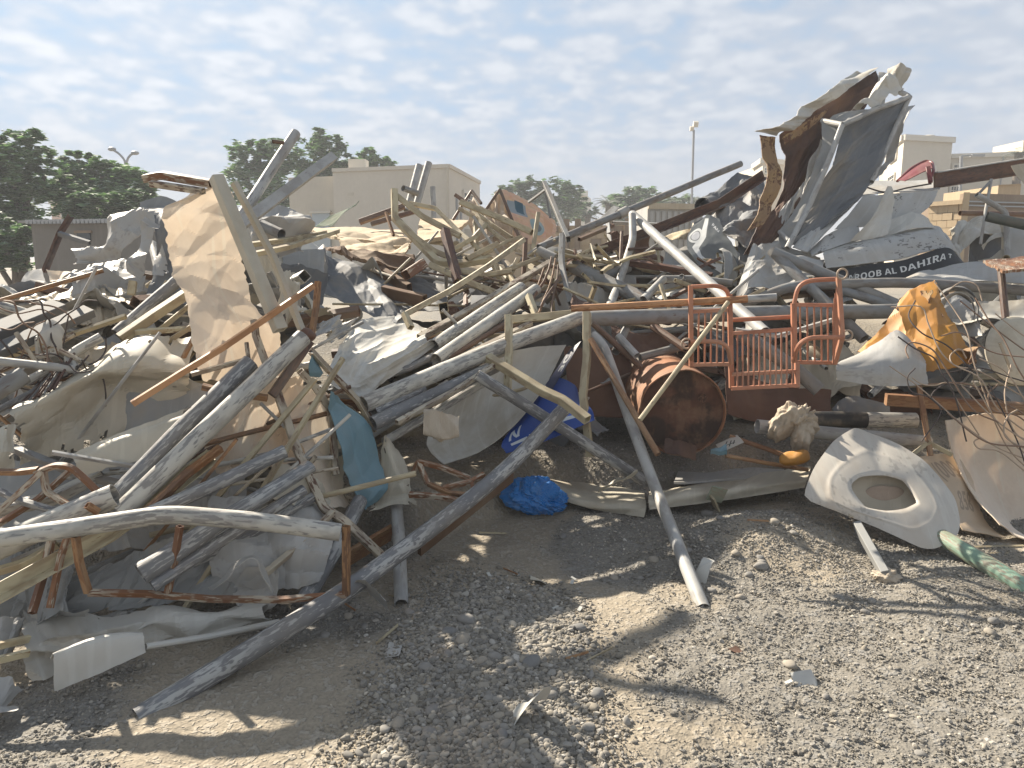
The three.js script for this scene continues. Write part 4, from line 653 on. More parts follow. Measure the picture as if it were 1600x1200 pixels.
sq(M.creamChip, 0.01, [[385, 535, 4.6], [393, 595, 4.5]], 'very thin pale strip before the peach sheet');
sq(M.rustOrange, 0.016, [[497, 440, 4.62], [494, 480, 4.58], [487, 522, 4.5]], 'brown upright bar ending at the rusty joint');
one('rusty_joint', 'rusty clamp where several tubes meet in the left middle', 'joint', gLump(0.042, 88, 2, 0.5).translate(...pts3([[478, 524, 4.45]])[0].toArray()), M.darkRust);
sq(M.darkRust, 0.026, [[484, 533, 4.38], [425, 618, 4.25]], 'dark rust tube running down from the clamp', { h: 0.018 });
sq(M.rustOrange, 0.017, [[316, 604, 4.1], [355, 613, 4.15], [418, 622, 4.22]], 'salmon rusted tube joined to the dark rust tube');
an(M.creamChip, 0.022, [[488, 547, 4.4], [561, 625, 4.28], [589, 672, 4.2]], 'chipped cream angle crossing the white sunlit sheet');
sq(M.creamChip, 0.02, [[469, 580, 4.42], [492, 604, 4.38], [516, 640, 4.3], [519, 662, 4.28], [525, 742, 4.1]], 'kinked cream tube along the left of the teal sheet', { bend: 0.02 });
sq(M.creamChip, 0.021, [[434, 615, 4.35], [465, 705, 4.05], [506, 795, 3.7], [536, 812, 3.58], [606, 878, 3.5]], 'long kinked cream tube reaching down to the grey pole', { bend: 0.03 });
sq(M.lightPole, 0.008, [[407, 630, 4.4], [446, 668, 4.3]], 'slim white strip left of the long kinked tube');
sh(M.teal, [[[515, 606, 4.22], [526, 616, 4.22], [540, 626, 4.22]], [[520, 660, 4.12], [550, 652, 4.14], [584, 664, 4.14]], [[527, 720, 4.02], [562, 718, 4.05], [600, 716, 4.05]], [[544, 757, 3.95], [574, 762, 3.97], [607, 758, 3.97]], [[564, 800, 3.88], [576, 797, 3.9], [594, 782, 3.92]]], 'torn teal painted sheet in the centre left', { cr: 0.09, folds: 4, cell: 0.016, jag: 0.035 });
sh(M.teal, [[[478, 548, 4.5], [490, 556, 4.5]], [[474, 575, 4.45], [497, 580, 4.45]], [[480, 590, 4.42], [496, 592, 4.42]]], 'small teal scrap under the rusty joint', { cr: 0.1, cell: 0.015 });
sh(M.sheetCream, [[[590, 680, 4.16], [606, 684, 4.14], [628, 698, 4.14]], [[592, 740, 4.04], [614, 742, 4.03], [638, 740, 4.05]], [[585, 775, 3.97], [612, 775, 3.96], [642, 772, 3.98]], [[566, 804, 3.9], [606, 797, 3.9], [650, 804, 3.92]]], 'torn cream liner hanging right of the teal sheet', { cr: 0.16, folds: 6, cell: 0.016, jag: 0.05, notch: 0.3 });
sh(M.sheetWhite, [[[545, 515, 5.75], [565, 497, 6.0], [625, 497, 6.0], [668, 511, 5.8]], [[525, 552, 5.1], [560, 535, 5.3], [612, 530, 5.45], [672, 517, 5.5]], [[510, 586, 4.62], [545, 582, 4.62], [578, 573, 4.72], [668, 524, 5.15]], [[528, 612, 4.52], [564, 624, 4.46], [606, 594, 4.62], [682, 535, 5.08]]], 'big sunlit white sheet folded like a box lid', { cr: 0.07, folds: 5, cell: 0.022, jag: 0.04 });
sh(M.sheetPale, [[[500, 500, 5.3], [530, 490, 5.4], [556, 500, 5.4]], [[495, 520, 5.0], [525, 525, 5.05], [548, 520, 5.1]]], 'crumpled pale scrap left of the sunlit white sheet', { cr: 0.35, folds: 8, cell: 0.02, jag: 0.05, notch: 0.35 });
sh(M.sheetCream, [[[425, 466, 5.6], [480, 455, 5.8], [540, 475, 5.9]], [[430, 490, 5.2], [490, 485, 5.35], [560, 500, 5.5]]], 'torn lit strip of sheet behind the clamp', { cr: 0.3, folds: 8, jag: 0.06, notch: 0.3 });
sh(M.sheetPale, [[[400, 395, 6.2], [425, 430, 6.0], [445, 470, 5.7]], [[390, 420, 6.0], [415, 455, 5.8], [435, 490, 5.5]]], 'shredded pale sheet right of the peach frame', { cr: 0.4, folds: 9, jag: 0.06, notch: 0.38 });
// poles against the sky
many('pole', 'tall pale pole pointing at the sky, with a side peg', 'pole', add => { add('tube', gRound(0.046, [[362, 360, 6.2], [462, 208, 7.2]], {}), M.lightPole); add('peg', gRound(0.018, [[443, 223, 7.0], [426, 221, 6.95]], {}), M.darkRust); });
many('pole', 'second pale pole leaning right towards the beige building', 'pole', add => { add('tube', gChannel(0.04, 0.04, [[370, 355, 5.8], [519, 246, 7.0]], { turn: 2.4 }), M.lightPole); add('rim', gRound(0.014, [[372, 350, 5.8], [518, 243, 7.0]], {}), M.greyPeel); });
rd(M.lightPole, 0.05, [[636, 330, 10.2], [655, 259, 10.6]], 'left of two upright pipes before the beige building');
rd(M.lightPole, 0.05, [[648, 330, 10.4], [670, 255, 10.8]], 'right of two upright pipes before the beige building');
rd(M.greyPole, 0.04, [[630, 294, 10.1], [652, 302, 10.3]], 'stub pipe crossing the two upright pipes');
rd(M.lightPole, 0.036, [[676, 292, 10.3], [678, 345, 10.2]], 'lone short upright pipe right of the pair');
sq(M.cream, 0.02, [[378, 384, 6.4], [440, 376, 6.7], [508, 363, 7.0]], 'upper thin cream rail behind the peach frame');
sq(M.cream, 0.02, [[384, 400, 6.2], [450, 386, 6.5], [528, 361, 7.0]], 'lower thin cream rail behind the peach frame');
rd(M.greyPole, 0.05, [[410, 352, 7.0], [440, 366, 6.8]], 'grey pipe stub behind the leaning poles');
sh(M.sheetPale, [[[408, 345, 7.6], [440, 325, 7.7], [470, 358, 7.6]], [[396, 365, 7.2], [435, 350, 7.2], [476, 372, 7.2]], [[392, 390, 6.9], [440, 385, 6.9], [480, 390, 6.9]]], 'wrinkled pale sheet under the leaning poles', { cr: 0.3, folds: 8, cell: 0.04 });


// more sheets and bars packed into the lower left
const LL = [
  [M.sheetGrey, [[[-40, 720, 4.3], [60, 715, 4.35], [180, 720, 4.4]], [[-40, 800, 3.9], [60, 800, 3.95], [170, 800, 4.0]], [[-40, 850, 3.6], [60, 850, 3.65], [160, 850, 3.7]]], 'grey back sheet behind the bent rusty frame', 0.05],
  [M.sheetPale, [[[150, 740, 4.2], [260, 720, 4.3], [380, 700, 4.4]], [[140, 800, 3.9], [260, 790, 4.0], [390, 770, 4.1]], [[150, 860, 3.6], [270, 850, 3.65], [400, 840, 3.7]]], 'pale back sheet behind the flaking poles', 0.06],
  [M.sheetPale, [[[330, 780, 3.9], [430, 770, 3.95], [520, 790, 3.9]], [[320, 860, 3.5], [430, 850, 3.5], [520, 860, 3.45]], [[330, 925, 3.25], [430, 925, 3.25], [500, 920, 3.2]]], 'pale dented sheet under the ridged grey post', 0.12],
  [M.sheetGrey, [[[-40, 850, 3.2], [50, 850, 3.2], [130, 860, 3.2]], [[-40, 900, 2.95], [50, 905, 2.95], [120, 920, 2.95]], [[-45, 965, 2.75], [40, 970, 2.78], [110, 965, 2.85]]], 'grey crushed sheet below the end of the white rail', 0.12],
  [M.sheetWhite, [[[240, 950, 3.15], [330, 945, 3.2], [440, 950, 3.3]], [[250, 990, 2.95], [340, 985, 3.0], [450, 972, 3.15]], [[260, 1010, 2.85], [345, 1000, 2.95], [455, 985, 3.1]]], 'white flattened flap right of the folded panel', 0.12],
  [M.sheetPale, [[[-45, 970, 2.75], [10, 965, 2.8], [40, 970, 2.85]], [[-50, 1030, 2.5], [0, 1035, 2.52], [36, 1030, 2.6]]], 'pale creased scrap behind the two cream slats', 0.15],
  [M.sheetCream, [[[430, 720, 4.2], [480, 745, 4.0], [520, 780, 3.9]], [[400, 780, 3.9], [460, 800, 3.75], [520, 820, 3.7]]], 'cream torn sheet between the grey poles and teal sheet', 0.12],
  [M.tanSheet, [[[120, 560, 5.4], [170, 545, 5.5], [230, 530, 5.6]], [[100, 600, 5.0], [160, 590, 5.1], [240, 570, 5.3]]], 'tan scrap filling the gap above the torn cream panel', 0.12],
];
for (const [i, [m, net, label, cr]] of LL.entries()) sh(m, net, label, { cr: cr * 1.4, folds: 5, jag: 0.04, ...(i % 2 ? { ribs: [0.13, 0.012], cell: 0.014 } : {}) });
const LB = [[M.rustWhite, 0.013, [[-20, 830, 3.3], [60, 780, 3.5], [110, 735, 3.7]], 'thin rusty tube rising through the bent frame'], [M.creamChip, 0.016, [[20, 880, 3.1], [100, 845, 3.3], [190, 820, 3.5]], 'chipped bar low behind the white rail, left'], [M.greyPeel, 0.02, [[300, 880, 3.3], [420, 820, 3.6], [500, 770, 3.8]], 'slim grey tube under the thinner grey post'], [M.creamChip, 0.014, [[410, 900, 3.2], [470, 850, 3.4], [520, 800, 3.6]], 'chipped strut left of the short flaking pole'], [M.rustOrange, 0.012, [[180, 770, 3.6], [260, 720, 3.9], [300, 690, 4.1]], 'rusty rod between the two thick slanting poles'], [M.brightCream, 0.016, [[-30, 900, 2.9], [40, 880, 3.0], [90, 850, 3.1]], 'short bright cream bar by the rusty upright strut'], [M.whitePeel, 0.03, [[-40, 805, 3.5], [80, 780, 3.7], [160, 740, 3.9]], 'white pipe behind the open-ended pipe'], [M.greyPole, 0.02, [[20, 700, 4.2], [120, 740, 3.9], [200, 760, 3.8]], 'grey bar under the narrow cream strip']];
for (const [m, r, p, label] of LB) sq(m, r, p, label, { bend: 0.03 });

steep = false;

// ================= middle of the heap =================
many('sheet_metal_box', 'grey sheet metal box with torn top near the middle', 'box', add => {
  add('front', gSheet([[[440, 392, 6.0], [508, 388, 6.2]], [[443, 438, 5.8], [506, 442, 6.0]]], { cr: 0.03, folds: 3, jag: 0.01 }), M.sheetGrey);
  add('lid', gSheet([[[445, 384, 6.7], [505, 380, 6.9]], [[438, 392, 6.02], [508, 388, 6.22]]], { cr: 0.15, folds: 5, jag: 0.03 }), M.sheetWhite);
  add('side', gSheet([[[506, 382, 6.9], [509, 388, 6.2]], [[504, 430, 6.6], [507, 442, 6.0]]], { cr: 0.05, folds: 3, jag: 0.02 }), M.slate);
});
sh(M.slate, [[[505, 398, 6.9], [560, 414, 6.8], [602, 438, 6.6], [642, 486, 6.1]], [[498, 425, 6.5], [550, 445, 6.4], [590, 465, 6.2], [632, 495, 5.9]], [[488, 455, 6.1], [535, 475, 6.0], [575, 492, 5.9], [622, 505, 5.7]]], 'dark grey curved sheet with a lit frayed rim', { cr: 0.07, folds: 5, jag: 0.05 });
sh(M.sheetWhite, [[[505, 392, 6.9], [560, 406, 6.85], [600, 430, 6.7], [618, 452, 6.5]], [[508, 402, 6.75], [560, 418, 6.7], [600, 440, 6.55], [616, 460, 6.4]]], 'frayed white rim strip on the dark curved sheet', { cr: 0.4, folds: 9, cell: 0.03, jag: 0.04, notch: 0.3 });
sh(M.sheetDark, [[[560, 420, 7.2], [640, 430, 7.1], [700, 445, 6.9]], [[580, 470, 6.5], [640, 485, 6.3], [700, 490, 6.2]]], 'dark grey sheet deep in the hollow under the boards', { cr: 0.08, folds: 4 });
many('timber_board', 'large dusty plywood board, left of two, above the hollow', 'board', add => { add('panel', gSheet([[[466, 354, 9.6], [545, 356, 9.5], [628, 358, 9.3]], [[522, 370, 8.0], [580, 378, 7.7], [644, 386, 7.4]]], { cr: 0.03, folds: 3, t: 0.03, jag: 0.05 }), M.board); });
many('timber_board', 'tilted sunlit plywood board, right of two, behind the cream tubes', 'board', add => { add('panel', gSheet([[[655, 341, 9.4], [736, 344, 9.4]], [[648, 380, 7.6], [700, 368, 7.8]]], { cr: 0.03, folds: 2, t: 0.04, jag: 0.03 }), M.board); });
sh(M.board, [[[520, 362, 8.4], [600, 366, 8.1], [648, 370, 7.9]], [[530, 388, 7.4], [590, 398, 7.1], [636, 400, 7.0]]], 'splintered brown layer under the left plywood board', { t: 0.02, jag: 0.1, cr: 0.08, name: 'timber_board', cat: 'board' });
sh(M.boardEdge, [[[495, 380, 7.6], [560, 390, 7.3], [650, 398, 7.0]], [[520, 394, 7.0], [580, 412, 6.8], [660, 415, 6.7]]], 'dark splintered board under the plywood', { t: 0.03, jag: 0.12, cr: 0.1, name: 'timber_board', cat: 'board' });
sh(M.tanSheet, [[[720, 396, 7.6], [760, 398, 7.6], [800, 408, 7.5]], [[715, 420, 6.9], [760, 424, 6.9], [806, 430, 6.9]]], 'small sunlit tan board among the cream tubes', { t: 0.02, jag: 0.06, cr: 0.06, name: 'timber_board', cat: 'board' });
sh(M.greenSheet, [[[490, 354, 9.8], [518, 354, 9.6]], [[546, 324, 10.2], [562, 313, 10.2]]], 'folded dark green sheet before the beige building', { cr: 0.05, folds: 3, jag: 0.02 });
// cream square tubes, tangled
const CT = [
  [M.brightCream, 0.03, [[616, 296, 7.3], [617, 341, 7.2], [684, 410, 6.7], [722, 412, 6.7], [768, 404, 6.8]], 'tall kinked cream tube rising above the boards'],
  [M.cream, 0.026, [[620, 306, 7.3], [661, 339, 7.2], [719, 369, 7.1]], 'cream tube slanting right from the tall kinked one'],
  [M.cream, 0.022, [[640, 318, 7.9], [681, 326, 7.8], [716, 361, 7.5], [772, 410, 7.0], [804, 446, 6.6]], 'long twice-kinked cream tube over the right plywood'],
  [M.cream, 0.024, [[622, 346, 7.0], [650, 371, 6.9], [680, 393, 6.8], [702, 402, 6.75]], 'cream tube pair member below the tall kinked tube'],
  [M.darkRust, 0.035, [[695, 360, 6.8], [705, 400, 6.6], [716, 440, 6.4]], 'dark brown flat post in the cream tangle'],
  [M.cream, 0.028, [[720, 316, 7.8], [775, 338, 7.6], [831, 363, 7.4]], 'stout cream tube pointing right below the tarp'],
  [M.cream, 0.02, [[718, 326, 7.9], [748, 344, 7.7], [794, 381, 7.3], [823, 402, 7.1]], 'slim cream tube under the stout one'],
  [M.cream, 0.024, [[729, 405, 6.7], [777, 381, 6.9]], 'short cream tube rising right in the tangle'],
  [M.cream, 0.02, [[841, 333, 7.5], [835, 375, 7.3], [829, 410, 7.1]], 'upright slim cream tube left of the peach billboard edge'],
  [M.brownTube, 0.018, [[821, 373, 7.0], [820, 400, 6.9], [818, 430, 6.8]], 'short brown upright in the cream tangle'],
  [M.cream, 0.026, [[672, 414, 6.6], [730, 440, 6.4], [780, 460, 6.2]], 'cream tube sloping down right into the hollow'],
  [M.brightCream, 0.02, [[809, 406, 6.8], [792, 440, 6.5]], 'short bright tube leaning left in the tangle'],
  [M.brightCream, 0.018, [[771, 414, 6.7], [783, 442, 6.5]], 'short bright tube leaning right in the tangle'],
  [M.rustOrange, 0.012, [[603, 332, 7.2], [615, 368, 7.0]], 'small rusty strip left of the tall kinked tube'],
  [M.brownTube, 0.02, [[712, 305, 8.2], [745, 328, 8.0]], 'brown strip by the beige building corner'],
  [M.brownTube, 0.03, [[562, 347, 9.0], [632, 322, 9.0]], 'long brown purlin before the beige building'],
  [M.brownTube, 0.024, [[580, 350, 8.6], [650, 330, 8.8]], 'second brown purlin just below the long one'],
  [M.cream, 0.026, [[820, 410, 6.9], [862, 438, 6.5]], 'cream tube heading down to the rusty straps'],
  [M.rustWhite, 0.04, [[634, 430, 6.2], [661, 412, 6.4]], 'stubby rusted block post in the hollow'],
  [M.cream, 0.02, [[632, 492, 5.2], [700, 456, 5.7], [765, 414, 6.2], [818, 375, 6.8]], 'very long slim cream tube crossing the tangle diagonally'],
  [M.cream, 0.02, [[632, 490, 5.2], [642, 512, 5.1]], 'bent tail of tube at the foot of the slim diagonal'],
  [M.cream, 0.028, [[800, 500, 5.2], [905, 490, 5.3]], 'level cream beam left of the big grey pipe'],
  [M.brightCream, 0.022, [[826, 462, 5.6], [839, 498, 5.4]], 'dangling cream tube above the level beam'],
  [M.cream, 0.02, [[740, 330, 8.1], [770, 352, 7.8], [800, 372, 7.6]], 'slim tube behind the stout cream tube'],
  [M.cream, 0.016, [[755, 400, 7.0], [790, 378, 7.2], [815, 370, 7.3]], 'thin tube meeting the slim diagonal top'],
  [M.cream, 0.022, [[700, 395, 7.1], [740, 372, 7.3], [760, 350, 7.6]], 'tube leaning over the right plywood board'],
  [M.cream, 0.02, [[742, 345, 7.8], [745, 392, 7.3]], 'short upright right of the tilted plywood'],
  [M.cream, 0.018, [[770, 430, 6.5], [850, 400, 6.8]], 'thin tube rising right above the flaking poles'],
  [M.brightCream, 0.016, [[790, 425, 6.6], [815, 455, 6.2]], 'thin bright tube dropping to the flaking poles'],
  [M.cream, 0.02, [[690, 420, 6.6], [760, 430, 6.4], [800, 424, 6.4]], 'nearly level cream tube low in the tangle'],
];
for (const [m, r, pts, label] of CT) sq(m, r, pts, label, { bend: 0.02, turn: 0.3 + (r * 997) % 1 });
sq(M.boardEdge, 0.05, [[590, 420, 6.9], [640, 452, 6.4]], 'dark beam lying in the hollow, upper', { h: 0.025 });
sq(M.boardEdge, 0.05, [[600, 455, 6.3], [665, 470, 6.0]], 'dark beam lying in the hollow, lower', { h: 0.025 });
sh(M.sheetPale, [[[735, 460, 6.0], [775, 465, 6.0]], [[733, 478, 5.8], [770, 482, 5.8]]], 'short pale duct piece in the hollow', { cr: 0.04, cell: 0.03 });
for (const [i, a] of [[[862, 402, 6.3], [850, 440, 5.9], [826, 480, 5.5]], [[868, 405, 6.2], [858, 450, 5.8], [842, 490, 5.4]], [[872, 415, 6.2], [866, 455, 5.8], [862, 498, 5.4]], [[850, 420, 6.1], [838, 455, 5.8], [830, 470, 5.6]], [[876, 430, 6.1], [850, 470, 5.6], [835, 500, 5.4]]].entries()) one('strap', 'thin rusty strap hanging in the bunch right of the cream tangle', 'strap', gSquare(0.012, a, { h: 0.003, solid: true, wob: 0.012 }), i % 2 ? M.rustOrange : M.brownTube, 'rusty straps');
// draped tarp and printed peach sheet
many('tarp', 'pleated peach tarp draped on rusty rods', 'tarp', add => {
  add('cloth', gSheet([[[736, 302, 8.9], [752, 322, 8.6], [766, 312, 8.6], [781, 297, 8.7], [800, 330, 8.6]], [[734, 335, 8.6], [752, 350, 8.3], [768, 345, 8.3], [786, 345, 8.3], [806, 355, 8.4]], [[736, 372, 8.4], [758, 388, 8.1], [775, 392, 8.0], [795, 392, 8.1], [815, 380, 8.3]]], { cr: 0.14, folds: 6, pleat: [5, 0.05], t: 0, cell: 0.03 }), M.tarp);
  for (const p of [[[781, 296, 8.6], [814, 378, 8.1]], [[781, 296, 8.6], [756, 332, 8.5]], [[737, 298, 8.8], [708, 343, 8.6]], [[737, 298, 8.8], [752, 318, 8.6]]]) add('rod', gSquare(0.014, p, {}), M.brownTube);
});
{
  const c = document.createElement('canvas'); c.width = 512; c.height = 384; const x = c.getContext('2d'), R = rng(9);
  x.fillStyle = '#d3ae90'; x.fillRect(0, 0, 512, 384); for (let i = 0; i < 900; i++) { x.fillStyle = `rgba(${150 + R() * 90 | 0},${115 + R() * 70 | 0},${85 + R() * 60 | 0},0.10)`; x.fillRect(R() * 512, R() * 384, 10 + R() * 60, 4 + R() * 20); }
  x.fillStyle = '#8d9597'; x.fillRect(40, 90, 190, 110); x.fillStyle = '#3f5a66'; x.fillRect(130, 80, 80, 100); x.fillStyle = '#8fa09e'; x.beginPath(); x.ellipse(300, 250, 70, 60, 0, 0, 7); x.fill(); x.fillStyle = '#6b6f70'; x.beginPath(); x.ellipse(300, 260, 35, 28, 0, 0, 7); x.fill(); x.fillStyle = '#c99c7a'; x.fillRect(380, 60, 90, 260);
  const t = new THREE.CanvasTexture(c); t.colorSpace = THREE.SRGBColorSpace; M.printPeach = new THREE.MeshStandardMaterial({ map: t, roughness: 0.7, side: THREE.DoubleSide });
}
sh(M.printPeach, [[[781, 296, 8.7], [806, 303, 8.8], [842, 322, 8.9], [869, 344, 9.0]], [[792, 330, 8.5], [815, 335, 8.6], [845, 345, 8.7], [870, 362, 8.8]], [[806, 376, 8.2], [830, 382, 8.3], [850, 384, 8.4], [866, 379, 8.6]]], 'peach sheet printed with faded blue-grey shapes, beside the tarp', { unit: true, cr: 0.06, folds: 5, jag: 0.03, name: 'printed_sheet' });
// flaking poles of the middle
rd(M.whitePeel, 0.05, [[568, 632, 4.12], [690, 580, 4.5], [800, 535, 4.85], [908, 496, 5.25]], 'long flaking pole running from the white sheet to the cream post');
rd(M.greyPeel, 0.042, [[582, 662, 4.05], [775, 572, 4.7]], 'grey flaking pole directly under the long one');
rd(M.greyPeel, 0.04, [[584, 644, 4.15], [660, 606, 4.4]], 'short brown-spotted pole squeezed between the two flaking poles');
sq(M.creamChip, 0.014, [[620, 660, 4.0], [708, 612, 4.35], [778, 567, 4.65]], 'thin cream bar under the grey flaking poles');
rd(M.whitePeel, 0.045, [[682, 562, 4.85], [838, 452, 5.8]], 'nearest of the white parallel poles above the long flaking pole');
rd(M.whitePeel, 0.045, [[678, 540, 5.05], [815, 449, 5.95]], 'middle one of the white parallel poles');
sq(M.creamChip, 0.024, [[655, 528, 5.2], [760, 470, 5.8], [860, 410, 6.4]], 'chipped tube behind the white parallel poles');
rd(M.lightPole, 0.03, [[545, 700, 4.15], [700, 600, 4.75]], 'pale pole lying low beside the grey flaking pole');
rd(M.whitePeel, 0.026, [[600, 690, 4.15], [760, 596, 4.75]], 'slim white pole parallel below the grey flaking pole');
rd(M.lightPole, 0.022, [[640, 560, 5.0], [790, 478, 5.65]], 'slim pale pole above the nearest white parallel pole');
sq(M.creamChip, 0.018, [[660, 590, 4.7], [830, 505, 5.2]], 'chipped square bar between the white parallel poles and long one');
rd(M.greyPeel, 0.024, [[560, 600, 4.6], [640, 575, 4.8], [700, 545, 5.0]], 'grey tube tucked under the sunlit white sheet');
sq(M.cream, 0.014, [[700, 520, 5.4], [830, 432, 6.2]], 'thin cream lath beside the middle white parallel pole');
rd(M.brownTube, 0.02, [[700, 560, 4.9], [800, 500, 5.4]], 'brown tube lying under the white parallel poles');
sq(M.creamChip, 0.016, [[640, 600, 4.45], [720, 575, 4.7], [800, 548, 4.9]], 'chipped bar close above the grey flaking pole');
rd(M.greyPeel, 0.036, [[745, 586, 4.45], [854, 654, 4.5], [1005, 750, 4.6]], 'flaking pole running down right to the cream floor sheet');
sq(M.cream, 0.026, [[755, 554, 4.7], [847, 611, 4.42], [880, 626, 4.35], [918, 656, 4.22]], 'kinked cream square tube over the blue sign', { bend: 0.03 });
sq(M.brightCream, 0.022, [[795, 493, 4.9], [795, 550, 4.75], [793, 610, 4.6]], 'upright cream tube in front of the white dome sheet');
sq(M.cream, 0.024, [[917, 488, 5.1], [917, 560, 4.9], [911, 618, 4.72], [922, 714, 4.6]], 'tall cream post bent at its middle, left of the barrel');
rd(M.brownTube, 0.022, [[926, 505, 5.2], [965, 541, 5.15], [1002, 574, 5.1]], 'brown tube sloping down to the barrel');
rd(M.lightPole, 0.034, [[926, 524, 5.05], [943, 540, 4.98], [988, 667, 4.55], [1025, 765, 4.22], [1099, 952, 3.24]], 'long pale pipe leaning from the heap down to the gravel', { bend: 0.08 });
rd(M.rustOrange, 0.02, [[923, 530, 4.95], [1028, 710, 4.32]], 'rusty tube crossing the long pale pipe');
rd(M.cream, 0.014, [[1138, 472, 4.42], [1000, 656, 4.1]], 'slim tan stick leaning across the barrel', { solid: true });
many('orange_tube', 'orange rusted tube with a grey tip above the seat frame', 'tube', add => { add('tube', gRound(0.022, [[893, 482, 4.75], [1170, 467, 4.5]], {}), M.orangePaint); add('tip', gRound(0.0225, [[1168, 467, 4.5], [1213, 464, 4.48]], {}), M.lightPole); });
rd(M.greyPole, 0.056, [[922, 498, 5.35], [1160, 490, 5.5], [1410, 486, 5.7]], 'thick level grey pipe behind the seat frame');
rd(M.lightPole, 0.026, [[966, 525, 5.2], [995, 556, 5.05]], 'stub of white pipe above the barrel');
rd(M.greyPole, 0.03, [[978, 515, 5.4], [962, 550, 5.2]], 'grey stub pipe beside the white stub');
rd(M.greyPole, 0.06, [[872, 405, 7.0], [1010, 470, 6.2], [1060, 495, 5.9]], 'thick dark grey pipe sloping down behind the level pipe');
sq(M.greyPole, 0.03, [[879, 367, 6.6], [877, 412, 6.4], [892, 475, 6.0]], 'bent grey upright left of the thick sloping pipe', { bend: 0.1, h: 0.02 });
rd(M.lightPole, 0.035, [[988, 336, 7.2], [989, 374, 7.0], [966, 446, 6.5], [952, 480, 6.1]], 'pale pipe with an elbow near its top', { bend: 0.08 });
rd(M.lightPole, 0.042, [[988, 335, 7.4], [1195, 520, 5.0]], 'long pale pole diving towards the seat frame');
many('long_pole', 'very long grey pole sticking up right with a clamp', 'pole', add => { add('tube', gRound(0.036, [[842, 387, 7.1], [972, 333, 7.7], [1157, 256, 8.7]], {}), M.greyPole); add('clamp', gRound(0.05, [[966, 336, 7.68], [980, 329, 7.74]], {}), M.lightPole); });
an(M.darkRust, 0.042, [[888, 411, 7.0], [1127, 318, 7.6], [1197, 271, 7.9]], 'long dark brown angle iron rising to the brown panel');
sq(M.darkRust, 0.028, [[975, 409, 6.8], [1037, 418, 6.6], [1112, 432, 6.4]], 'dark brown bar in front of the painted grey panel');
sq(M.greyPole, 0.034, [[851, 287, 7.8], [888, 374, 7.0]], 'olive grey post leaning left of the far wall', { h: 0.02 });
sq(M.greyPole, 0.012, [[853, 296, 7.8], [826, 316, 8.0]], 'thin strut fixed to the olive grey post');
sq(M.greyPole, 0.012, [[852, 300, 7.8], [860, 340, 7.7]], 'thin hanging strut beside the olive grey post');
rd(M.lightPole, 0.032, [[1037, 436, 6.3], [1005, 468, 6.0]], 'short pale pipe under the bent connector');
rd(M.greyPole, 0.032, [[1036, 436, 6.35], [1090, 436, 6.3], [1145, 443, 6.2]], 'grey pipe behind the salmon seat backs');
rd(M.greyPole, 0.045, [[920, 440, 6.6], [982, 418, 6.8]], 'short grey pipe with open dark end');
rd(M.lightPole, 0.045, [[842, 392, 6.8], [868, 404, 6.7]], 'pale pipe head left of the thick sloping pipe');
sh(M.rustSheet, [[[885, 400, 6.8], [898, 382, 6.9], [906, 388, 6.9]], [[884, 415, 6.6], [896, 405, 6.7], [905, 402, 6.7]]], 'small orange rusted flap by the bent upright', { cr: 0.15, cell: 0.03 });
sh(M.rustSheet, [[[893, 460, 6.0], [905, 470, 5.9], [925, 478, 5.8]], [[890, 485, 5.6], [905, 490, 5.6], [920, 488, 5.6]]], 'curved rusty sheet end at the orange tube', { cr: 0.1, cell: 0.03 });
sq(M.lightPole, 0.02, [[950, 350, 8.2], [955, 395, 7.6]], 'white upright of the half-buried frame'); sq(M.lightPole, 0.018, [[957, 348, 8.2], [1060, 352, 8.6]], 'white top rail of the half-buried frame'); sq(M.brownTube, 0.02, [[905, 374, 7.8], [958, 352, 8.2]], 'brown rail left of the half-buried frame'); sq(M.lightPole, 0.02, [[935, 350, 8.6], [963, 325, 9.0]], 'pale strut rising behind the long grey pole', { h: 0.04 }); sq(M.lightPole, 0.016, [[963, 325, 9.0], [975, 336, 8.9]], 'pale short strut closing the peak behind the long pole');
sh(M.brightCream, [[[1035, 372, 7.8], [1075, 356, 7.9], [1085, 352, 7.9]], [[1050, 380, 7.5], [1075, 378, 7.6], [1082, 385, 7.6]]], 'bright yellow-cream flap left of the painted panel', { cr: 0.1, cell: 0.04 });
sh(M.sheetGrey, [[[1040, 395, 7.2], [1072, 382, 7.3]], [[1030, 420, 6.8], [1110, 425, 6.9]]], 'plain grey plate below the yellow-cream flap', { cr: 0.05, cell: 0.04 });
sh(M.sheetGrey, [[[855, 385, 7.6], [880, 385, 7.6]], [[850, 420, 7.2], [885, 420, 7.2]]], 'grey plate left of the thick sloping pipe', { cr: 0.05, cell: 0.04 });
sh(M.sheetWhite, [[[1030, 440, 6.8], [1090, 450, 6.8]], [[1020, 475, 6.2], [1085, 478, 6.2]]], 'pale sheet lying behind the orange tube', { cr: 0.2, cell: 0.04 });
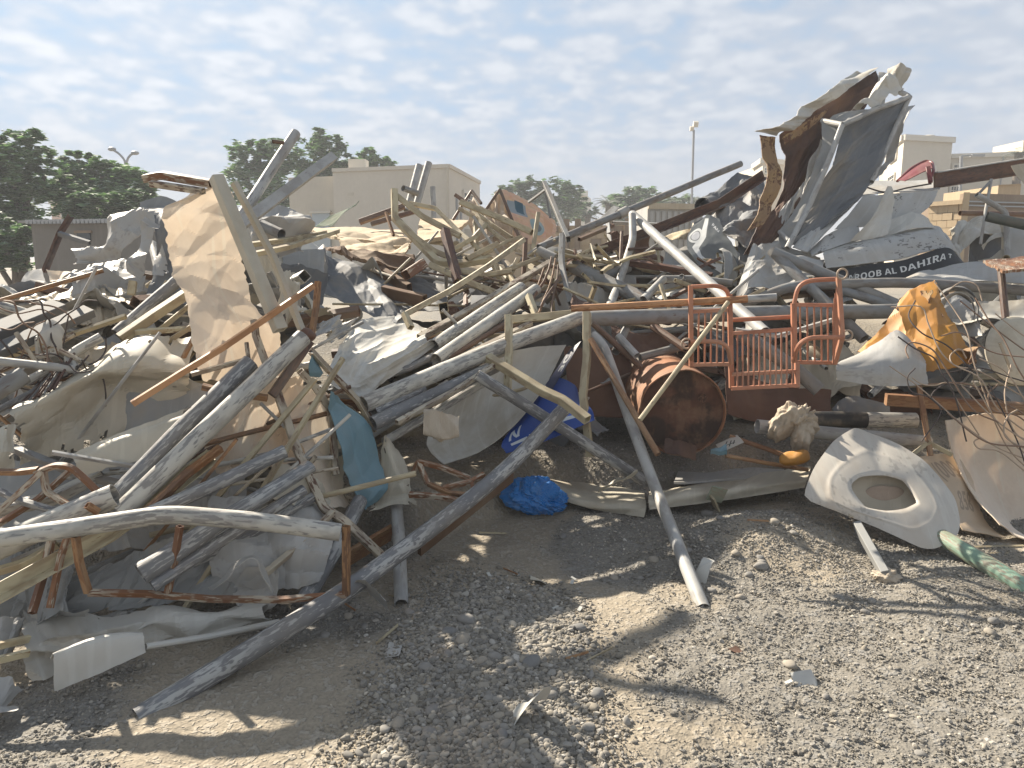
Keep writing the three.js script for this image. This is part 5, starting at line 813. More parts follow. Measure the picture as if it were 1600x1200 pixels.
// white dome sheet, crumpled bag and blue signs
sh(M.sheetWhite, [[[700, 632, 4.65], [760, 562, 5.0], [825, 543, 5.2], [886, 538, 5.3]], [[668, 682, 4.5], [735, 640, 4.85], [800, 606, 5.05], [868, 572, 5.15]], [[672, 706, 4.4], [735, 684, 4.6], [795, 648, 4.75], [858, 592, 4.95]], [[694, 726, 4.3], [748, 706, 4.38], [802, 666, 4.52], [852, 604, 4.8]]], 'smooth curved white dome sheet behind the flaking poles', { cr: 0.015, folds: 2, cell: 0.026, jag: 0.01, fine: 0.001 });
sh(M.concrete, [[[654, 654, 4.12], [690, 664, 4.1], [724, 652, 4.12]], [[658, 675, 4.0], [690, 685, 3.98], [720, 680, 4.0]], [[670, 694, 4.02], [696, 699, 4.0], [718, 690, 4.02]]], 'crumpled dusty cloth scrap in front of the white dome', { cr: 0.28, folds: 5, lam: [0.08, 0.2], cell: 0.01, jag: 0.03, name: 'cloth_scrap', cat: 'cloth' });
function printed(w, h, bg, draw) { const c = document.createElement('canvas'); c.width = w; c.height = h; const x = c.getContext('2d'), R = rng(w + h); x.fillStyle = bg; x.fillRect(0, 0, w, h); draw(x); for (let i = 0; i < 260; i++) { x.strokeStyle = `rgba(${140 + R() * 60 | 0},${135 + R() * 50 | 0},${125 + R() * 40 | 0},${0.05 + 0.1 * R()})`; x.lineWidth = 0.5 + R() * 1.6; x.beginPath(); const a = R() * w, b = R() * h; x.moveTo(a, b); x.lineTo(a + (R() - 0.5) * 60, b + (R() - 0.5) * 40); x.stroke(); } const t = new THREE.CanvasTexture(c); t.colorSpace = THREE.SRGBColorSpace; return new THREE.MeshStandardMaterial({ map: t, roughness: 0.42, side: THREE.DoubleSide }); }
M.signBlue = printed(512, 384, '#0b3a86', x => { x.fillStyle = '#b9c0c4'; x.font = 'bold 104px sans-serif'; x.save(); x.translate(38, 250); x.rotate(-0.08); x.fillText('N', 0, 0); x.restore(); x.fillRect(52, 280, 96, 30); x.fillRect(160, 272, 26, 30); x.save(); x.translate(360, 270); x.rotate(-0.1); x.fillRect(-20, -18, 70, 30); x.restore(); });
M.signNavy = printed(256, 128, '#151a35', x => { x.fillStyle = '#a3a6a4'; x.font = 'bold 84px sans-serif'; x.fillText('\u0437C', 96, 92); });
sh(M.signBlue, [[[838, 622, 4.9], [864, 588, 5.0], [898, 600, 5.0], [905, 622, 4.95]], [[786, 686, 4.48], [830, 660, 4.6], [880, 642, 4.65], [925, 640, 4.7]], [[790, 709, 4.42], [835, 696, 4.48], [880, 678, 4.5], [930, 655, 4.6]]], 'bent blue signboard with white letter N beneath the dome', { unit: true, cr: 0.02, folds: 2, jag: 0.01, cell: 0.02, name: 'blue_sign', cat: 'sign' });
sh(M.signNavy, [[[848, 606, 4.8], [892, 545, 5.2]], [[862, 612, 4.8], [909, 533, 5.2]]], 'narrow navy sign strip with pale lettering beside the dome', { unit: true, cr: 0.02, folds: 2, jag: 0.01, cell: 0.02, name: 'navy_sign', cat: 'sign' });
sh(M.rustSheet, [[[880, 540, 5.7], [990, 545, 5.7]], [[890, 650, 5.3], [985, 655, 5.3]]], 'dark brown plate behind the tall cream post', { cr: 0.05, folds: 3 });
sh(M.slate, [[[905, 640, 5.0], [960, 668, 4.9]], [[880, 668, 4.7], [940, 690, 4.65]]], 'purple-grey torn plate right of the blue sign', { cr: 0.1, cell: 0.03, jag: 0.06 });
many('bent_frame', 'small flattened white tube frame left of the blue bag', 'frame', add => {
  const b = (pts, r = 0.013, m = M.rustWhite) => add('bar', gSquare(r, pts, { bend: 0.02 }), m);
  b([[645, 740, 3.95], [653, 721, 3.95], [692, 731, 3.95], [734, 748, 3.95]]); b([[653, 721, 3.95], [669, 756, 3.9]]); b([[692, 763, 3.85], [737, 752, 3.9], [756, 741, 3.95]]); b([[640, 773, 3.85], [690, 776, 3.8], [734, 788, 3.78]], 0.014); b([[669, 756, 3.9], [700, 770, 3.82], [740, 775, 3.82]], 0.012, M.rustOrange); b([[737, 752, 3.9], [742, 780, 3.8]], 0.01);
});
rd(M.lightPole, 0.033, [[619, 786, 4.0], [624, 850, 3.6], [627, 944, 3.24]], 'upright grey pipe with open lower end on the gravel');
rd(M.greyPeel, 0.04, [[476, 938, 3.08], [525, 855, 3.35], [562, 783, 3.75]], 'short flaking pole behind the rail end');
one('wood_plank', 'dusty plank half hidden under the long diagonal pole', 'plank', gSquare(0.05, [[540, 874, 3.55], [610, 832, 3.85]], { h: 0.012, solid: true }), M.timber);
one('wood_plank', 'long dark plank lying under the diagonal pole near the blue bag', 'plank', gSquare(0.035, [[655, 860, 3.65], [800, 745, 4.2]], { h: 0.012, solid: true }), M.boardEdge);
// blue plastic bag
{
  const g = mergeVertices(new THREE.SphereGeometry(1, 120, 80).deleteAttribute('normal').deleteAttribute('uv')), p = g.attributes.position, uv = [], c = onGround(838, 812);
  const cc = P(837, 780, -c.z + 0.12);
  for (let i = 0; i < p.count; i++) {
    let x = p.getX(i), y = p.getY(i), z = p.getZ(i); const ang = Math.atan2(z, x);
    const drape = Math.abs(((x * 0.9 + y * 1.4 + 0.35 * Math.sin(ang * 3)) * 4.3 + fbm(x * 2 + 5, y * 2 + z, 3, 3) * 2.4) % 1 - 0.5) * 0.13 - 0.24 * (dents(x * 2.4 + 9 + z, y * 2.0 + 9 - z * 0.6, 15) - 0.25) + 0.045 * (dents(x * 4 + 9 + z * 2, y * 6 + x * 3 + 9 - z * 2, 25) - 0.25) + (fbm(x * 3 + 8, y * 3 + z * 2, 8, 4) - 0.5) * 0.34 + Math.abs((fbm(x * 4 + 8, z * 4 + y * 3, 18, 2) * 6) % 1 - 0.5) * 0.10;
    const k = 0.9 + drape; const flat0 = y < 0 ? 0.72 : 1; const w = 1 - 0.22 * Math.max(0, -x) * Math.max(0, y + 0.3);
    p.setXYZ(i, x * k * 0.205 * w, y * k * 0.125 * flat0 - x * 0.028, z * k * 0.14); uv.push(x * 0.3 + z * 0.1, y * 0.3);
  }
  g.setAttribute('uv', new THREE.Float32BufferAttribute(uv, 2)); g.computeVertexNormals(); g.translate(cc.x, Math.max(cc.y, groundH(cc.x, cc.z) + 0.09), cc.z);
  many('plastic_bag', 'blue plastic bag slumped on the gravel in the middle', 'bag', add => { add('bag', crisp(g, 0.97), M.blueBag); add('knot', gSheet([[[800, 752, 4.25], [812, 748, 4.24]], [[806, 762, 4.2], [822, 760, 4.2]]], { cr: 0.3, cell: 0.008, t: 0.002 }), M.blueBag); });
}
// cream floor sheets in front of the barrel
sh(M.sheetCream, [[[800, 735, 5.0], [900, 750, 4.92], [1010, 766, 4.78]], [[835, 752, 4.72], [930, 772, 4.62], [1010, 780, 4.46]], [[855, 766, 4.6], [935, 786, 4.5], [1010, 794, 4.36]], [[872, 780, 4.58], [940, 799, 4.48], [1006, 809, 4.34]]], 'long cream floor strip folded down, right of the blue bag', { cr: 0.035, folds: 4, cell: 0.022, jag: 0.02, t: 0.012 });
sh(M.sheetCream, [[[1012, 768, 4.68], [1110, 752, 4.85], [1200, 738, 4.95], [1268, 728, 5.0]], [[1012, 779, 4.38], [1105, 766, 4.46], [1180, 757, 4.55], [1264, 744, 4.66]], [[1014, 797, 4.34], [1105, 786, 4.42], [1180, 775, 4.52], [1258, 762, 4.62]]], 'cream channel sheet with rolled front edge below the barrel', { cr: 0.03, folds: 4, cell: 0.022, jag: 0.015, t: 0.012 });
sh(M.sheetPale, [[[1062, 729, 5.1], [1228, 726, 5.2]], [[1052, 752, 4.7], [1222, 747, 4.8]]], 'flat grey board lying below the barrel', { t: 0.015, cr: 0.02, jag: 0.01 });
sh(M.sheetCream, [[[930, 762, 4.55], [965, 755, 4.6], [1000, 758, 4.6]], [[935, 772, 4.45], [970, 772, 4.45], [1003, 762, 4.5]]], 'curled torn scrap lying on the long floor strip', { cr: 0.3, cell: 0.016, jag: 0.03 });
many('bracket', 'small green-tinged bracket under the cream channel', 'bracket', add => { add('plate', gSquare(0.05, [[1108, 770, 4.36], [1132, 775, 4.38]], { h: 0.004, solid: true }), M.mint); add('web', gSquare(0.006, [[1112, 776, 4.34], [1120, 795, 4.36]], { h: 0.04, solid: true }), M.cream); });
one('paper_scrap', 'torn cream paper scrap lying on the gravel', 'paper', gSheet([[onGround(828, 897).add(new THREE.Vector3(0, 0.02, 0)), onGround(843, 903).add(new THREE.Vector3(0, 0.012, 0)), onGround(858, 908).add(new THREE.Vector3(0, 0.03, 0))], [onGround(830, 917).add(new THREE.Vector3(0, 0.008, 0)), onGround(845, 919).add(new THREE.Vector3(0, 0.03, 0)), onGround(858, 914).add(new THREE.Vector3(0, 0.012, 0))]], { cr: 0.2, folds: 3, t: 0.001, cell: 0.008, jag: 0.012 }), M.sheetCream);
{ const R = rng(31); for (const [x, y] of [[764, 901], [896, 907], [638, 960], [868, 953], [894, 913], [906, 955], [1232, 1070]]) { const p = onGround(x, y); const g = gBox(0.03, 0.004, 0.016); g.rotateZ(0.3); g.rotateY(R() * 3); g.translate(p.x, p.y + 0.012, p.z); one('plaster_chip', 'tiny white plaster chip lying on the gravel', 'chip', g, M.sheetWhite, 'white chips on the gravel'); } }

{ const R = rng(61); for (let k = 0; k < 26; k++) { const d = 2.3 + R() * 2.2, x = (R() - 0.5) * d * 1.3; const p = new THREE.Vector3(x, groundH(x, -d) + 0.012, -d), a = R() * 6.28, L = 0.03 + 0.06 * R(), v = new THREE.Vector3(Math.cos(a) * L, (R() - 0.5) * 0.01, Math.sin(a) * L); if (k % 2) one('wood_splinter', 'thin wood splinter lying on the gravel', 'splinter', gSquare(0.003 + 0.003 * R(), [p.clone().sub(v), p.clone().add(v)], { solid: true, h: 0.002 }), k % 4 === 1 ? M.timber : M.cream, 'wood splinters on the gravel'); else { const w = new THREE.Vector3(-v.z, 0.01, v.x).multiplyScalar(0.5); one('metal_scrap', 'small bent metal scrap lying on the gravel', 'scrap', gSheet([[p.clone().sub(v).add(w), p.clone().add(v).add(w)], [p.clone().sub(v).sub(w), p.clone().add(v).sub(w)]], { cr: 0.3, cell: 0.006, t: 0.001, jag: 0.01 }), [M.sheetWhite, M.rustSheet, M.sheetPale][k % 3], 'metal scraps on the gravel'); } } }

// ================= right of the heap =================
many('rusty_barrel', 'rusty orange steel drum lying on its side', 'barrel', (add) => {
  const a = P(1066, 645, 4.75), b = P(1033, 612, 5.55), ax = b.clone().sub(a).normalize(), L = 0.86, r = 0.285;
  const prof = [[0.0, 0.03], [r * 0.55, 0.028], [r * 0.9, 0.03], [r * 0.955, 0.026], [r * 0.965, 0.0], [r * 0.985, -0.008], [r * 1.0, 0.0], [r * 1.0, 0.012], [r * 0.985, 0.02], [r * 0.985, 0.20], [r * 0.985, L * 0.31], [r * 1.025, L * 0.325], [r * 1.03, L * 0.335], [r * 1.025, L * 0.345], [r * 0.985, L * 0.36], [r * 0.985, L * 0.64], [r * 1.025, L * 0.655], [r * 1.03, L * 0.665], [r * 1.025, L * 0.675], [r * 0.985, L * 0.69], [r * 0.985, L - 0.02], [r, L - 0.01], [r, L], [r * 0.96, L], [r * 0.95, L - 0.03], [0, L - 0.03]];
  const q = new THREE.Quaternion().setFromUnitVectors(new THREE.Vector3(0, 1, 0), ax);
  const make = (pr) => { const g = new THREE.LatheGeometry(pr.map(v => new THREE.Vector2(Math.max(0.0001, v[0]), v[1])), 64); const p = g.attributes.position, uv = g.attributes.uv; for (let i = 0; i < p.count; i++) { const x = p.getX(i), y = p.getY(i), z = p.getZ(i), th = Math.atan2(z, x), rr = Math.hypot(x, z); const k = 1 + (fbm(th * 2 + 20, y * 6, 77, 3) - 0.5) * 0.05 * ss(0.05, 0.2, rr); p.setXYZ(i, x * k, y + (rr < r * 0.9 && y < 0.1 ? (fbm(x * 7 + 4, z * 7, 78, 3) - 0.5) * 0.05 : 0), z * k); uv.setXY(i, y < 0.045 ? x : th * r, y < 0.045 ? z : y); } g.computeVertexNormals(); g.applyQuaternion(q); g.translate(a.x, a.y, a.z); return g; };
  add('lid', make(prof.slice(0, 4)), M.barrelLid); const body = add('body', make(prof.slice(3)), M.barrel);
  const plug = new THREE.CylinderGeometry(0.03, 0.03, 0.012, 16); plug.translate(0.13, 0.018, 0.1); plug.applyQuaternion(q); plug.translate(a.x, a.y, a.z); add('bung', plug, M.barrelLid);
});
many('seat_frame', 'salmon painted barred double seat frame', 'seat frame', add => {
  const D = 4.55, b = (n, r, pts, o) => add(n, gRound(r, pts.map(p => [p[0], p[1], p[2] || D]), { n: 8, solid: true, wob: 0, ...o }), M.salmon), s = (n, r, pts) => add(n, gSquare(r, pts.map(p => [p[0], p[1], p[2] || D]), { turn: 0, wob: 0 }), M.salmon);
  // left seat
  s('post', 0.013, [[1079, 446], [1080, 572]]); s('post', 0.014, [[1140, 460], [1143, 606]]); b('top_rail', 0.013, [[1080, 448], [1120, 446], [1135, 452], [1140, 466]], { bend: 0.05 }); s('rail', 0.011, [[1083, 487], [1140, 484]]); s('rail', 0.011, [[1082, 570], [1142, 569]]);
  b('arm_rail', 0.013, [[1079, 534, 4.4], [1122, 533, 4.36], [1137, 541, 4.36], [1142, 568, 4.42]], { bend: 0.06 }); for (const x of [1092, 1102, 1111.5, 1121, 1130.5]) b('bar', 0.006, [[x, 487], [x - 1, 569]]); s('side_rail', 0.012, [[1079, 534, 4.4], [1081, 572, 4.6]]);
  // middle
  b('cross_tube', 0.014, [[1144, 500, 4.62], [1240, 495, 4.62]]); s('rail', 0.011, [[1144, 521], [1243, 514]]); s('rail', 0.011, [[1144, 585, 4.5], [1245, 580, 4.5]]); s('rail', 0.011, [[1143, 607, 4.47], [1246, 602, 4.47]]); s('post', 0.013, [[1245, 566, 4.52], [1246, 606, 4.47]]); for (let k = 0; k < 11; k++) { const x = 1152 + k * 8.6; b('bar', 0.006, [[x, 521 - k * 0.6, 4.55], [x, 606 - k * 0.45, 4.47]]); }
  // right seat
  s('post', 0.015, [[1240, 474], [1241, 568]]); b('top_rail', 0.014, [[1240, 478], [1246, 449], [1262, 438], [1309, 436]], { bend: 0.08 }); s('post', 0.013, [[1310, 434, 4.5], [1316, 526, 4.42], [1304, 568, 4.5]]); s('rail', 0.011, [[1242, 476], [1302, 477]]); s('rail', 0.011, [[1242, 566], [1303, 567]]); b('arm_rail', 0.014, [[1240, 565, 4.45], [1246, 540, 4.38], [1264, 527, 4.35], [1317, 527, 4.35]], { bend: 0.08 });
  for (const x of [1250, 1261, 1272, 1283, 1293]) b('bar', 0.006, [[x, 477], [x + 1, 566]]); for (let k = 0; k < 5; k++) b('bar', 0.006, [[1302 + k * 1.8, 474 - k * 8, 4.54], [1302 + k * 2.4, 566 - k * 8, 4.52]]);
  for (const [x, y] of [[1316, 428], [1324, 524], [1073, 537]]) { const t = new THREE.TorusGeometry(0.03, 0.006, 6, 18); const p = P(x, y, 4.45); t.translate(p.x, p.y, p.z); add('hook', t, M.wirePale); }
});
// white moulded panel with an oval opening
{
  const outer = [[1335, 669, 4.42], [1358, 676, 4.4], [1400, 692, 4.3], [1442, 718, 4.18], [1470, 748, 4.08], [1492, 779, 3.98], [1500, 815, 3.88], [1494, 838, 3.82], [1464, 856, 3.76], [1440, 856, 3.76], [1400, 838, 3.82], [1364, 822, 3.88], [1310, 800, 3.98], [1259, 779, 4.08], [1263, 752, 4.15], [1275, 726, 4.22], [1303, 689, 4.36]];
  const inner = [[1343, 746], [1362, 743], [1382, 743], [1398, 747], [1411, 752], [1420, 763], [1427, 774], [1432, 785], [1424, 790], [1415, 794], [1400, 797], [1385, 798], [1370, 796], [1353, 792], [1342, 780], [1332, 766], [1331, 756]];
  const c0 = P(1380, 770, 4.06), N = 96, RN = 26;
  const loop = (arr, d0) => new THREE.CatmullRomCurve3(arr.map(p => P(p[0], p[1], p[2] || d0 + (770 - p[1]) * 0.0035)), true, 'catmullrom', 0.35);
  const lo = loop(outer), li = loop(inner, 4.02), byAngle = (cv) => { const pts = cv.getPoints(400).map(p => ({ p, a: Math.atan2(p.y - c0.y, p.x - c0.x) })).sort((x, y) => x.a - y.a); return a => { let b = pts[0], e = 9; for (const q of pts) { const d = Math.abs(q.a - a); if (d < e) { e = d; b = q; } } return b.p; }; };
  const fo = byAngle(lo), fi = byAngle(li), pos = [], uv = [], idx = [], bkp = [], nrm = P(1380, 770, 3).sub(P(1380, 770, 4)).normalize();
  for (let j = 0; j <= RN; j++) for (let i = 0; i <= N; i++) {
    const a = (i % N) / N * 6.28319 - 3.14159, A = fi(a), B = fo(a), s = j / RN, p = A.clone().lerp(B, s);
    const ring = 0.0025 * Math.exp(-(((s - 0.5) / 0.04) ** 2)) - 0.004 * ss(0.50, 0.62, s), bulge = 0.018 * Math.sin(Math.PI * Math.min(1, s * 0.8 + 0.1)), lip = -0.012 * (1 - ss(0, 0.07, s));
    p.addScaledVector(nrm, bulge + ring + lip + (fbm(p.x * 9, p.y * 9, 5, 2) - 0.5) * 0.006); pos.push(p.x, p.y, p.z); p.addScaledVector(nrm, -0.010 - 0.012 * ss(0.85, 1, s)); bkp.push(p.x, p.y, p.z); uv.push(p.x, p.y);
  }
  const w = N + 1; for (let j = 0; j < RN; j++) for (let i = 0; i < N; i++) { const q = j * w + i; idx.push(q, q + 1, q + w, q + 1, q + w + 1, q + w); }
  const mk = (ps, flip) => { const g = new THREE.BufferGeometry(); g.setAttribute('position', new THREE.Float32BufferAttribute(ps, 3)); g.setAttribute('uv', new THREE.Float32BufferAttribute(uv, 2)); const id = []; for (let k = 0; k < idx.length; k += 3) flip ? id.push(idx[k], idx[k + 2], idx[k + 1]) : id.push(idx[k], idx[k + 1], idx[k + 2]); g.setIndex(id); g.computeVertexNormals(); return g; };
  const rp = [], ri = [], ru = []; for (const j of [0, RN]) for (let i = 0; i < N; i++) { const o = rp.length / 3, q = j * w + i; for (const [arr, k] of [[pos, q], [pos, q + 1], [bkp, q], [bkp, q + 1]]) { rp.push(arr[k * 3], arr[k * 3 + 1], arr[k * 3 + 2]); ru.push(arr[k * 3], arr[k * 3 + 1]); } ri.push(o, o + 1, o + 2, o + 1, o + 3, o + 2); }
  const rim = new THREE.BufferGeometry(); rim.setAttribute('position', new THREE.Float32BufferAttribute(rp, 3)); rim.setAttribute('uv', new THREE.Float32BufferAttribute(ru, 2)); rim.setIndex(ri); rim.computeVertexNormals();
  many('moulded_panel', 'white moulded fibreglass panel with an oval opening', 'panel', add => {
    add('shell', mergeGeometries([mk(pos), mk(bkp, true)]), M.fibre); add('rim', rim, M.blackRub);
    const dish = gSheet([[[1325, 733, 4.19], [1385, 728, 4.2], [1444, 740, 4.17]], [[1318, 770, 4.06], [1382, 770, 4.13], [1448, 775, 4.05]], [[1328, 808, 3.93], [1385, 810, 3.95], [1442, 806, 3.91]]], { cr: 0, folds: 0, fine: 0.002, jag: 0, t: 0.01 }); add('basin', dish, M.tanSheet);
    const sp = gLump(0.085, 12, 6, 0.2, 1.5, 0.6, 0.09); sp.rotateX(-0.5); const c = P(1381, 773, 4.105); sp.translate(c.x, c.y, c.z); add('silt', sp, M.sand);
  });
}
one('wood_plank', 'leaning timber prop under the moulded panel', 'plank', gSquare(0.034, [[1340, 822, 3.92], [1384, 900, 3.52]], { h: 0.02, solid: true }), M.sheetGrey);
one('concrete_lump', 'small concrete clod at the foot of the timber prop', 'concrete', gLump(0.06, 21, 12, 0.6, 1.2, 0.7, 1).translate(...onGround(1383, 905).add(new THREE.Vector3(0, 0.02, 0)).toArray()), M.concrete);
rd(M.mint, 0.05, [[1470, 838, 3.84], [1560, 893, 3.5], [1680, 968, 3.1]], 'mint green pole dusted with sand, lower right', { dent: 0.2 });
many('lattice_crate', 'cream wooden lattice lying at the lower right edge', 'lattice', add => { const s = (p, r = 0.014) => add('slat', gSquare(r, p, { h: 0.008, solid: true }), M.cream); s([[1512, 850, 4.05], [1660, 843, 4.15]]); s([[1522, 858, 3.9], [1660, 854, 3.98]], 0.018); s([[1535, 868, 3.82], [1660, 866, 3.86]]); s([[1512, 848, 4.06], [1545, 873, 3.8]]); s([[1560, 846, 4.08], [1590, 870, 3.82]]); s([[1600, 845, 4.1], [1630, 868, 3.84]]); s([[1530, 835, 4.15], [1545, 848, 4.1]], 0.012); });
sh(M.peach, [[[1477, 656, 4.45], [1540, 645, 4.6], [1640, 640, 4.7]], [[1488, 710, 4.35], [1548, 735, 4.62], [1640, 735, 4.7]], [[1522, 775, 4.2], [1575, 810, 4.32], [1640, 815, 4.35]], [[1562, 820, 4.0], [1605, 845, 3.95], [1660, 860, 3.9]]], 'curved beige plastic shell at the right edge', { cr: 0.02, folds: 3, jag: 0.02, t: 0.006, name: 'plastic_shell', cat: 'shell' });
M.numbers = printed(256, 256, '#b9a58c', x => { x.fillStyle = 'rgba(120,108,95,0.55)'; x.font = 'bold 62px sans-serif'; x.fillText('(009', 60, 70); x.fillText('858', 96, 150); });
sh(M.numbers, [[[1426, 713, 4.4], [1455, 708, 4.42], [1490, 707, 4.45]], [[1462, 762, 4.25], [1495, 755, 4.28], [1525, 760, 4.3]], [[1490, 805, 4.08], [1515, 805, 4.1], [1545, 815, 4.12]], [[1502, 830, 3.98], [1530, 832, 3.98], [1575, 836, 3.98]]], 'cream sheet with faint numerals beside the moulded panel', { unit: true, cr: 0.05, folds: 4, cell: 0.02, jag: 0.02, name: 'numbered_sheet' });
many('banded_pole', 'short white pole with a black band behind the moulded panel', 'pole', add => { add('tube', gRound(0.054, [[1350, 656, 4.95], [1430, 657, 4.95]], {}), M.whitePeel); add('band', gRound(0.056, [[1240, 655, 4.95], [1352, 656, 4.95]], {}), M.blackRub); });
rd(M.lightPole, 0.046, [[1183, 666, 4.72], [1310, 679, 4.75], [1452, 692, 4.72]], 'white pipe running behind the concrete chunk');
one('concrete_chunk', 'rough pale concrete chunk standing on the white pipe', 'concrete', (() => { const g = gLump(0.155, 66, 22, 0.7, 0.82, 1.1, 0.8); g.rotateZ(-0.45); const p = P(1245, 661, 4.6); g.translate(p.x, p.y, p.z); return g; })(), M.concrete);
sq(M.timber, 0.036, [[1384, 624, 4.65], [1500, 632, 4.55], [1660, 643, 4.4]], 'orange-brown timber beam under the wires', { solid: true, turn: 0 });
many('orange_strut', 'thin orange strut with forked foot before the timber beam', 'strut', add => { add('bar', gSquare(0.014, [[1430, 570, 4.5], [1454, 712, 4.28]], {}), M.timber); add('fork', gSquare(0.012, [[1449, 692, 4.3], [1426, 710, 4.32]], {}), M.cream); add('fork', gSquare(0.012, [[1449, 690, 4.3], [1486, 710, 4.32]], {}), M.cream); });
many('yellow_shell', 'torn orange-yellow plastic shell with frayed edges', 'shell', add => {
  add('wing', gSheet([[[1336, 552, 5.0], [1370, 516, 5.05], [1400, 482, 5.1]], [[1350, 555, 4.85], [1395, 532, 4.85], [1425, 505, 4.9]], [[1400, 580, 4.6], [1425, 575, 4.6], [1446, 560, 4.65]]], { cr: 0.10, folds: 5, cell: 0.02, jag: 0.03, t: 0.006 }), M.yellow);
  add('body', gSheet([[[1396, 482, 5.1], [1425, 455, 5.2], [1463, 438, 5.2]], [[1408, 500, 4.9], [1440, 482, 4.95], [1474, 470, 5.0]], [[1424, 535, 4.7], [1465, 525, 4.72], [1495, 515, 4.8]], [[1446, 574, 4.5], [1492, 576, 4.5], [1524, 568, 4.6]]], { cr: 0.09, folds: 5, cell: 0.014, jag: 0.04, t: 0.006 }), M.yellow);
  add('frayed_rim', gSheet([[[1440, 448, 5.1], [1478, 490, 4.95], [1500, 540, 4.75], [1526, 572, 4.6]], [[1452, 452, 5.0], [1470, 500, 4.85], [1490, 545, 4.65], [1508, 576, 4.52]]], { cr: 0.22, folds: 6, lam: [0.1, 0.25], cell: 0.01, jag: 0.04, t: 0.006, notch: 0.3 }), M.ochreEdge);
});
sh(M.sheetPale, [[[1336, 559, 4.7], [1372, 535, 4.75], [1404, 515, 4.8], [1446, 568, 4.6]], [[1306, 572, 4.5], [1370, 562, 4.48], [1415, 568, 4.45], [1448, 576, 4.45]], [[1303, 594, 4.48], [1370, 604, 4.42], [1412, 604, 4.4], [1450, 602, 4.42]]], 'curved pale sheet with a pointed flap under the yellow shell', { cr: 0.03, folds: 3, cell: 0.022, jag: 0.02 });
for (const [r, d, lab, m] of [[36, 5.35, 'outer dark arched trim right of the yellow shell', M.sheetDark], [30, 5.2, 'inner pale arched trim right of the yellow shell', M.sheetPale]]) one('arch_trim', lab, 'trim', gSheet([0, 1].map(k => Array.from({ length: 7 }, (_, i) => { const a = Math.PI * (0.95 - i / 6 * 1.05); return [1498 + Math.cos(a) * r * 0.95, 492 - Math.sin(a) * r * 1.15, d - k * 0.22]; })), { cr: 0.05, folds: 3, cell: 0.03, jag: 0.02 }), m);
sh(M.sheetPale, [[[1466, 470, 5.6], [1500, 455, 5.7], [1530, 475, 5.6]], [[1480, 530, 5.2], [1505, 520, 5.3], [1535, 530, 5.2]]], 'white moulded housing inside the arched trims', { cr: 0.12, folds: 4 });
many('round_cover', 'dull tan round cover at the right edge', 'disc', add => { const g = new THREE.LatheGeometry([[0.0001, 0.05], [0.12, 0.045], [0.2, 0.025], [0.235, 0], [0.24, -0.01], [0.0001, 0.02]].map(v => new THREE.Vector2(...v)), 40); g.rotateX(1.25); g.rotateZ(-0.25); const p = P(1592, 548, 5.0); g.translate(p.x, p.y, p.z); add('disc', g, M.sheetCream); add('rib', gSquare(0.008, [[1562, 535, 4.86], [1580, 580, 4.86]], { solid: true }), M.tanSheet); });
many('rusty_table', 'rust-flaked steel plate on a brown leg, right edge', 'table', add => { add('plate', gSheet([[[1532, 408, 5.7], [1585, 402, 5.9], [1650, 398, 6.0]], [[1566, 424, 5.2], [1610, 421, 5.25], [1660, 418, 5.3]]], { t: 0.02, cr: 0.03, jag: 0.05 }), M.rustWhite); add('leg', gRound(0.024, [[1564, 422, 5.4], [1572, 505, 5.2]], {}), M.darkRust); });
rd(M.greyPole, 0.04, [[1150, 480, 5.95], [1200, 460, 5.95], [1240, 446, 5.95], [1416, 441, 5.95], [1660, 458, 5.8]], 'long grey rail curving along below the black sign', { bend: 0.2 });
rd(M.greyPole, 0.045, [[1208, 394, 6.25], [1400, 476, 5.85]], 'grey pole crossing the pale sheet, right of the V');
rd(M.greyPole, 0.042, [[1206, 392, 6.3], [1300, 482, 5.75], [1350, 530, 5.5]], 'grey pole crossing the pale sheet, left of the V');
rd(M.greyPole, 0.035, [[1310, 452, 5.95], [1390, 477, 5.85]], 'grey pole between the rail and the thick level pipe');
rd(M.lightPole, 0.024, [[1150, 468, 5.8], [1212, 466, 5.6]], 'pale stub pipe behind the orange tube tip');
rd(M.greyPole, 0.03, [[1180, 440, 6.1], [1160, 470, 5.9]], 'short grey stub under the pale sheet');
sh(M.sheetPale, [[[1176, 377, 6.8], [1210, 381, 6.9], [1288, 400, 7.0]], [[1163, 415, 6.3], [1205, 410, 6.4], [1290, 415, 6.5]], [[1148, 458, 5.95], [1200, 445, 6.0], [1292, 436, 6.2]]], 'wide crumpled pale sheet under the grey pole V', { cr: 0.11, folds: 6, cell: 0.035, jag: 0.04 });
// vehicle body panel with black name board
sh(M.speckled, [[[1288, 386, 6.9], [1370, 368, 7.0], [1458, 352, 7.1], [1478, 364, 7.1]], [[1285, 397, 6.6], [1375, 380, 6.65], [1462, 366, 6.75], [1494, 392, 6.75]], [[1290, 420, 6.5], [1390, 408, 6.55], [1474, 388, 6.65], [1504, 407, 6.7]]], 'speckled white body panel above the black name board', { cr: 0.03, folds: 3, jag: 0.02, t: 0.01 });
M.nameBoard = printed(1024, 192, '#141416', x => { x.fillStyle = '#c9c8c2'; x.font = 'bold 92px sans-serif'; x.save(); x.translate(20, 150); x.rotate(-0.035); x.scale(0.86, 1); x.fillText('DAROOB AL DAHIRA T', 0, 0); x.restore(); x.fillStyle = '#141416'; x.fillRect(0, 0, 32, 192); x.beginPath(); x.moveTo(760, 120); x.lineTo(1024, 40); x.lineTo(1024, 192); x.lineTo(790, 192); x.fill(); });
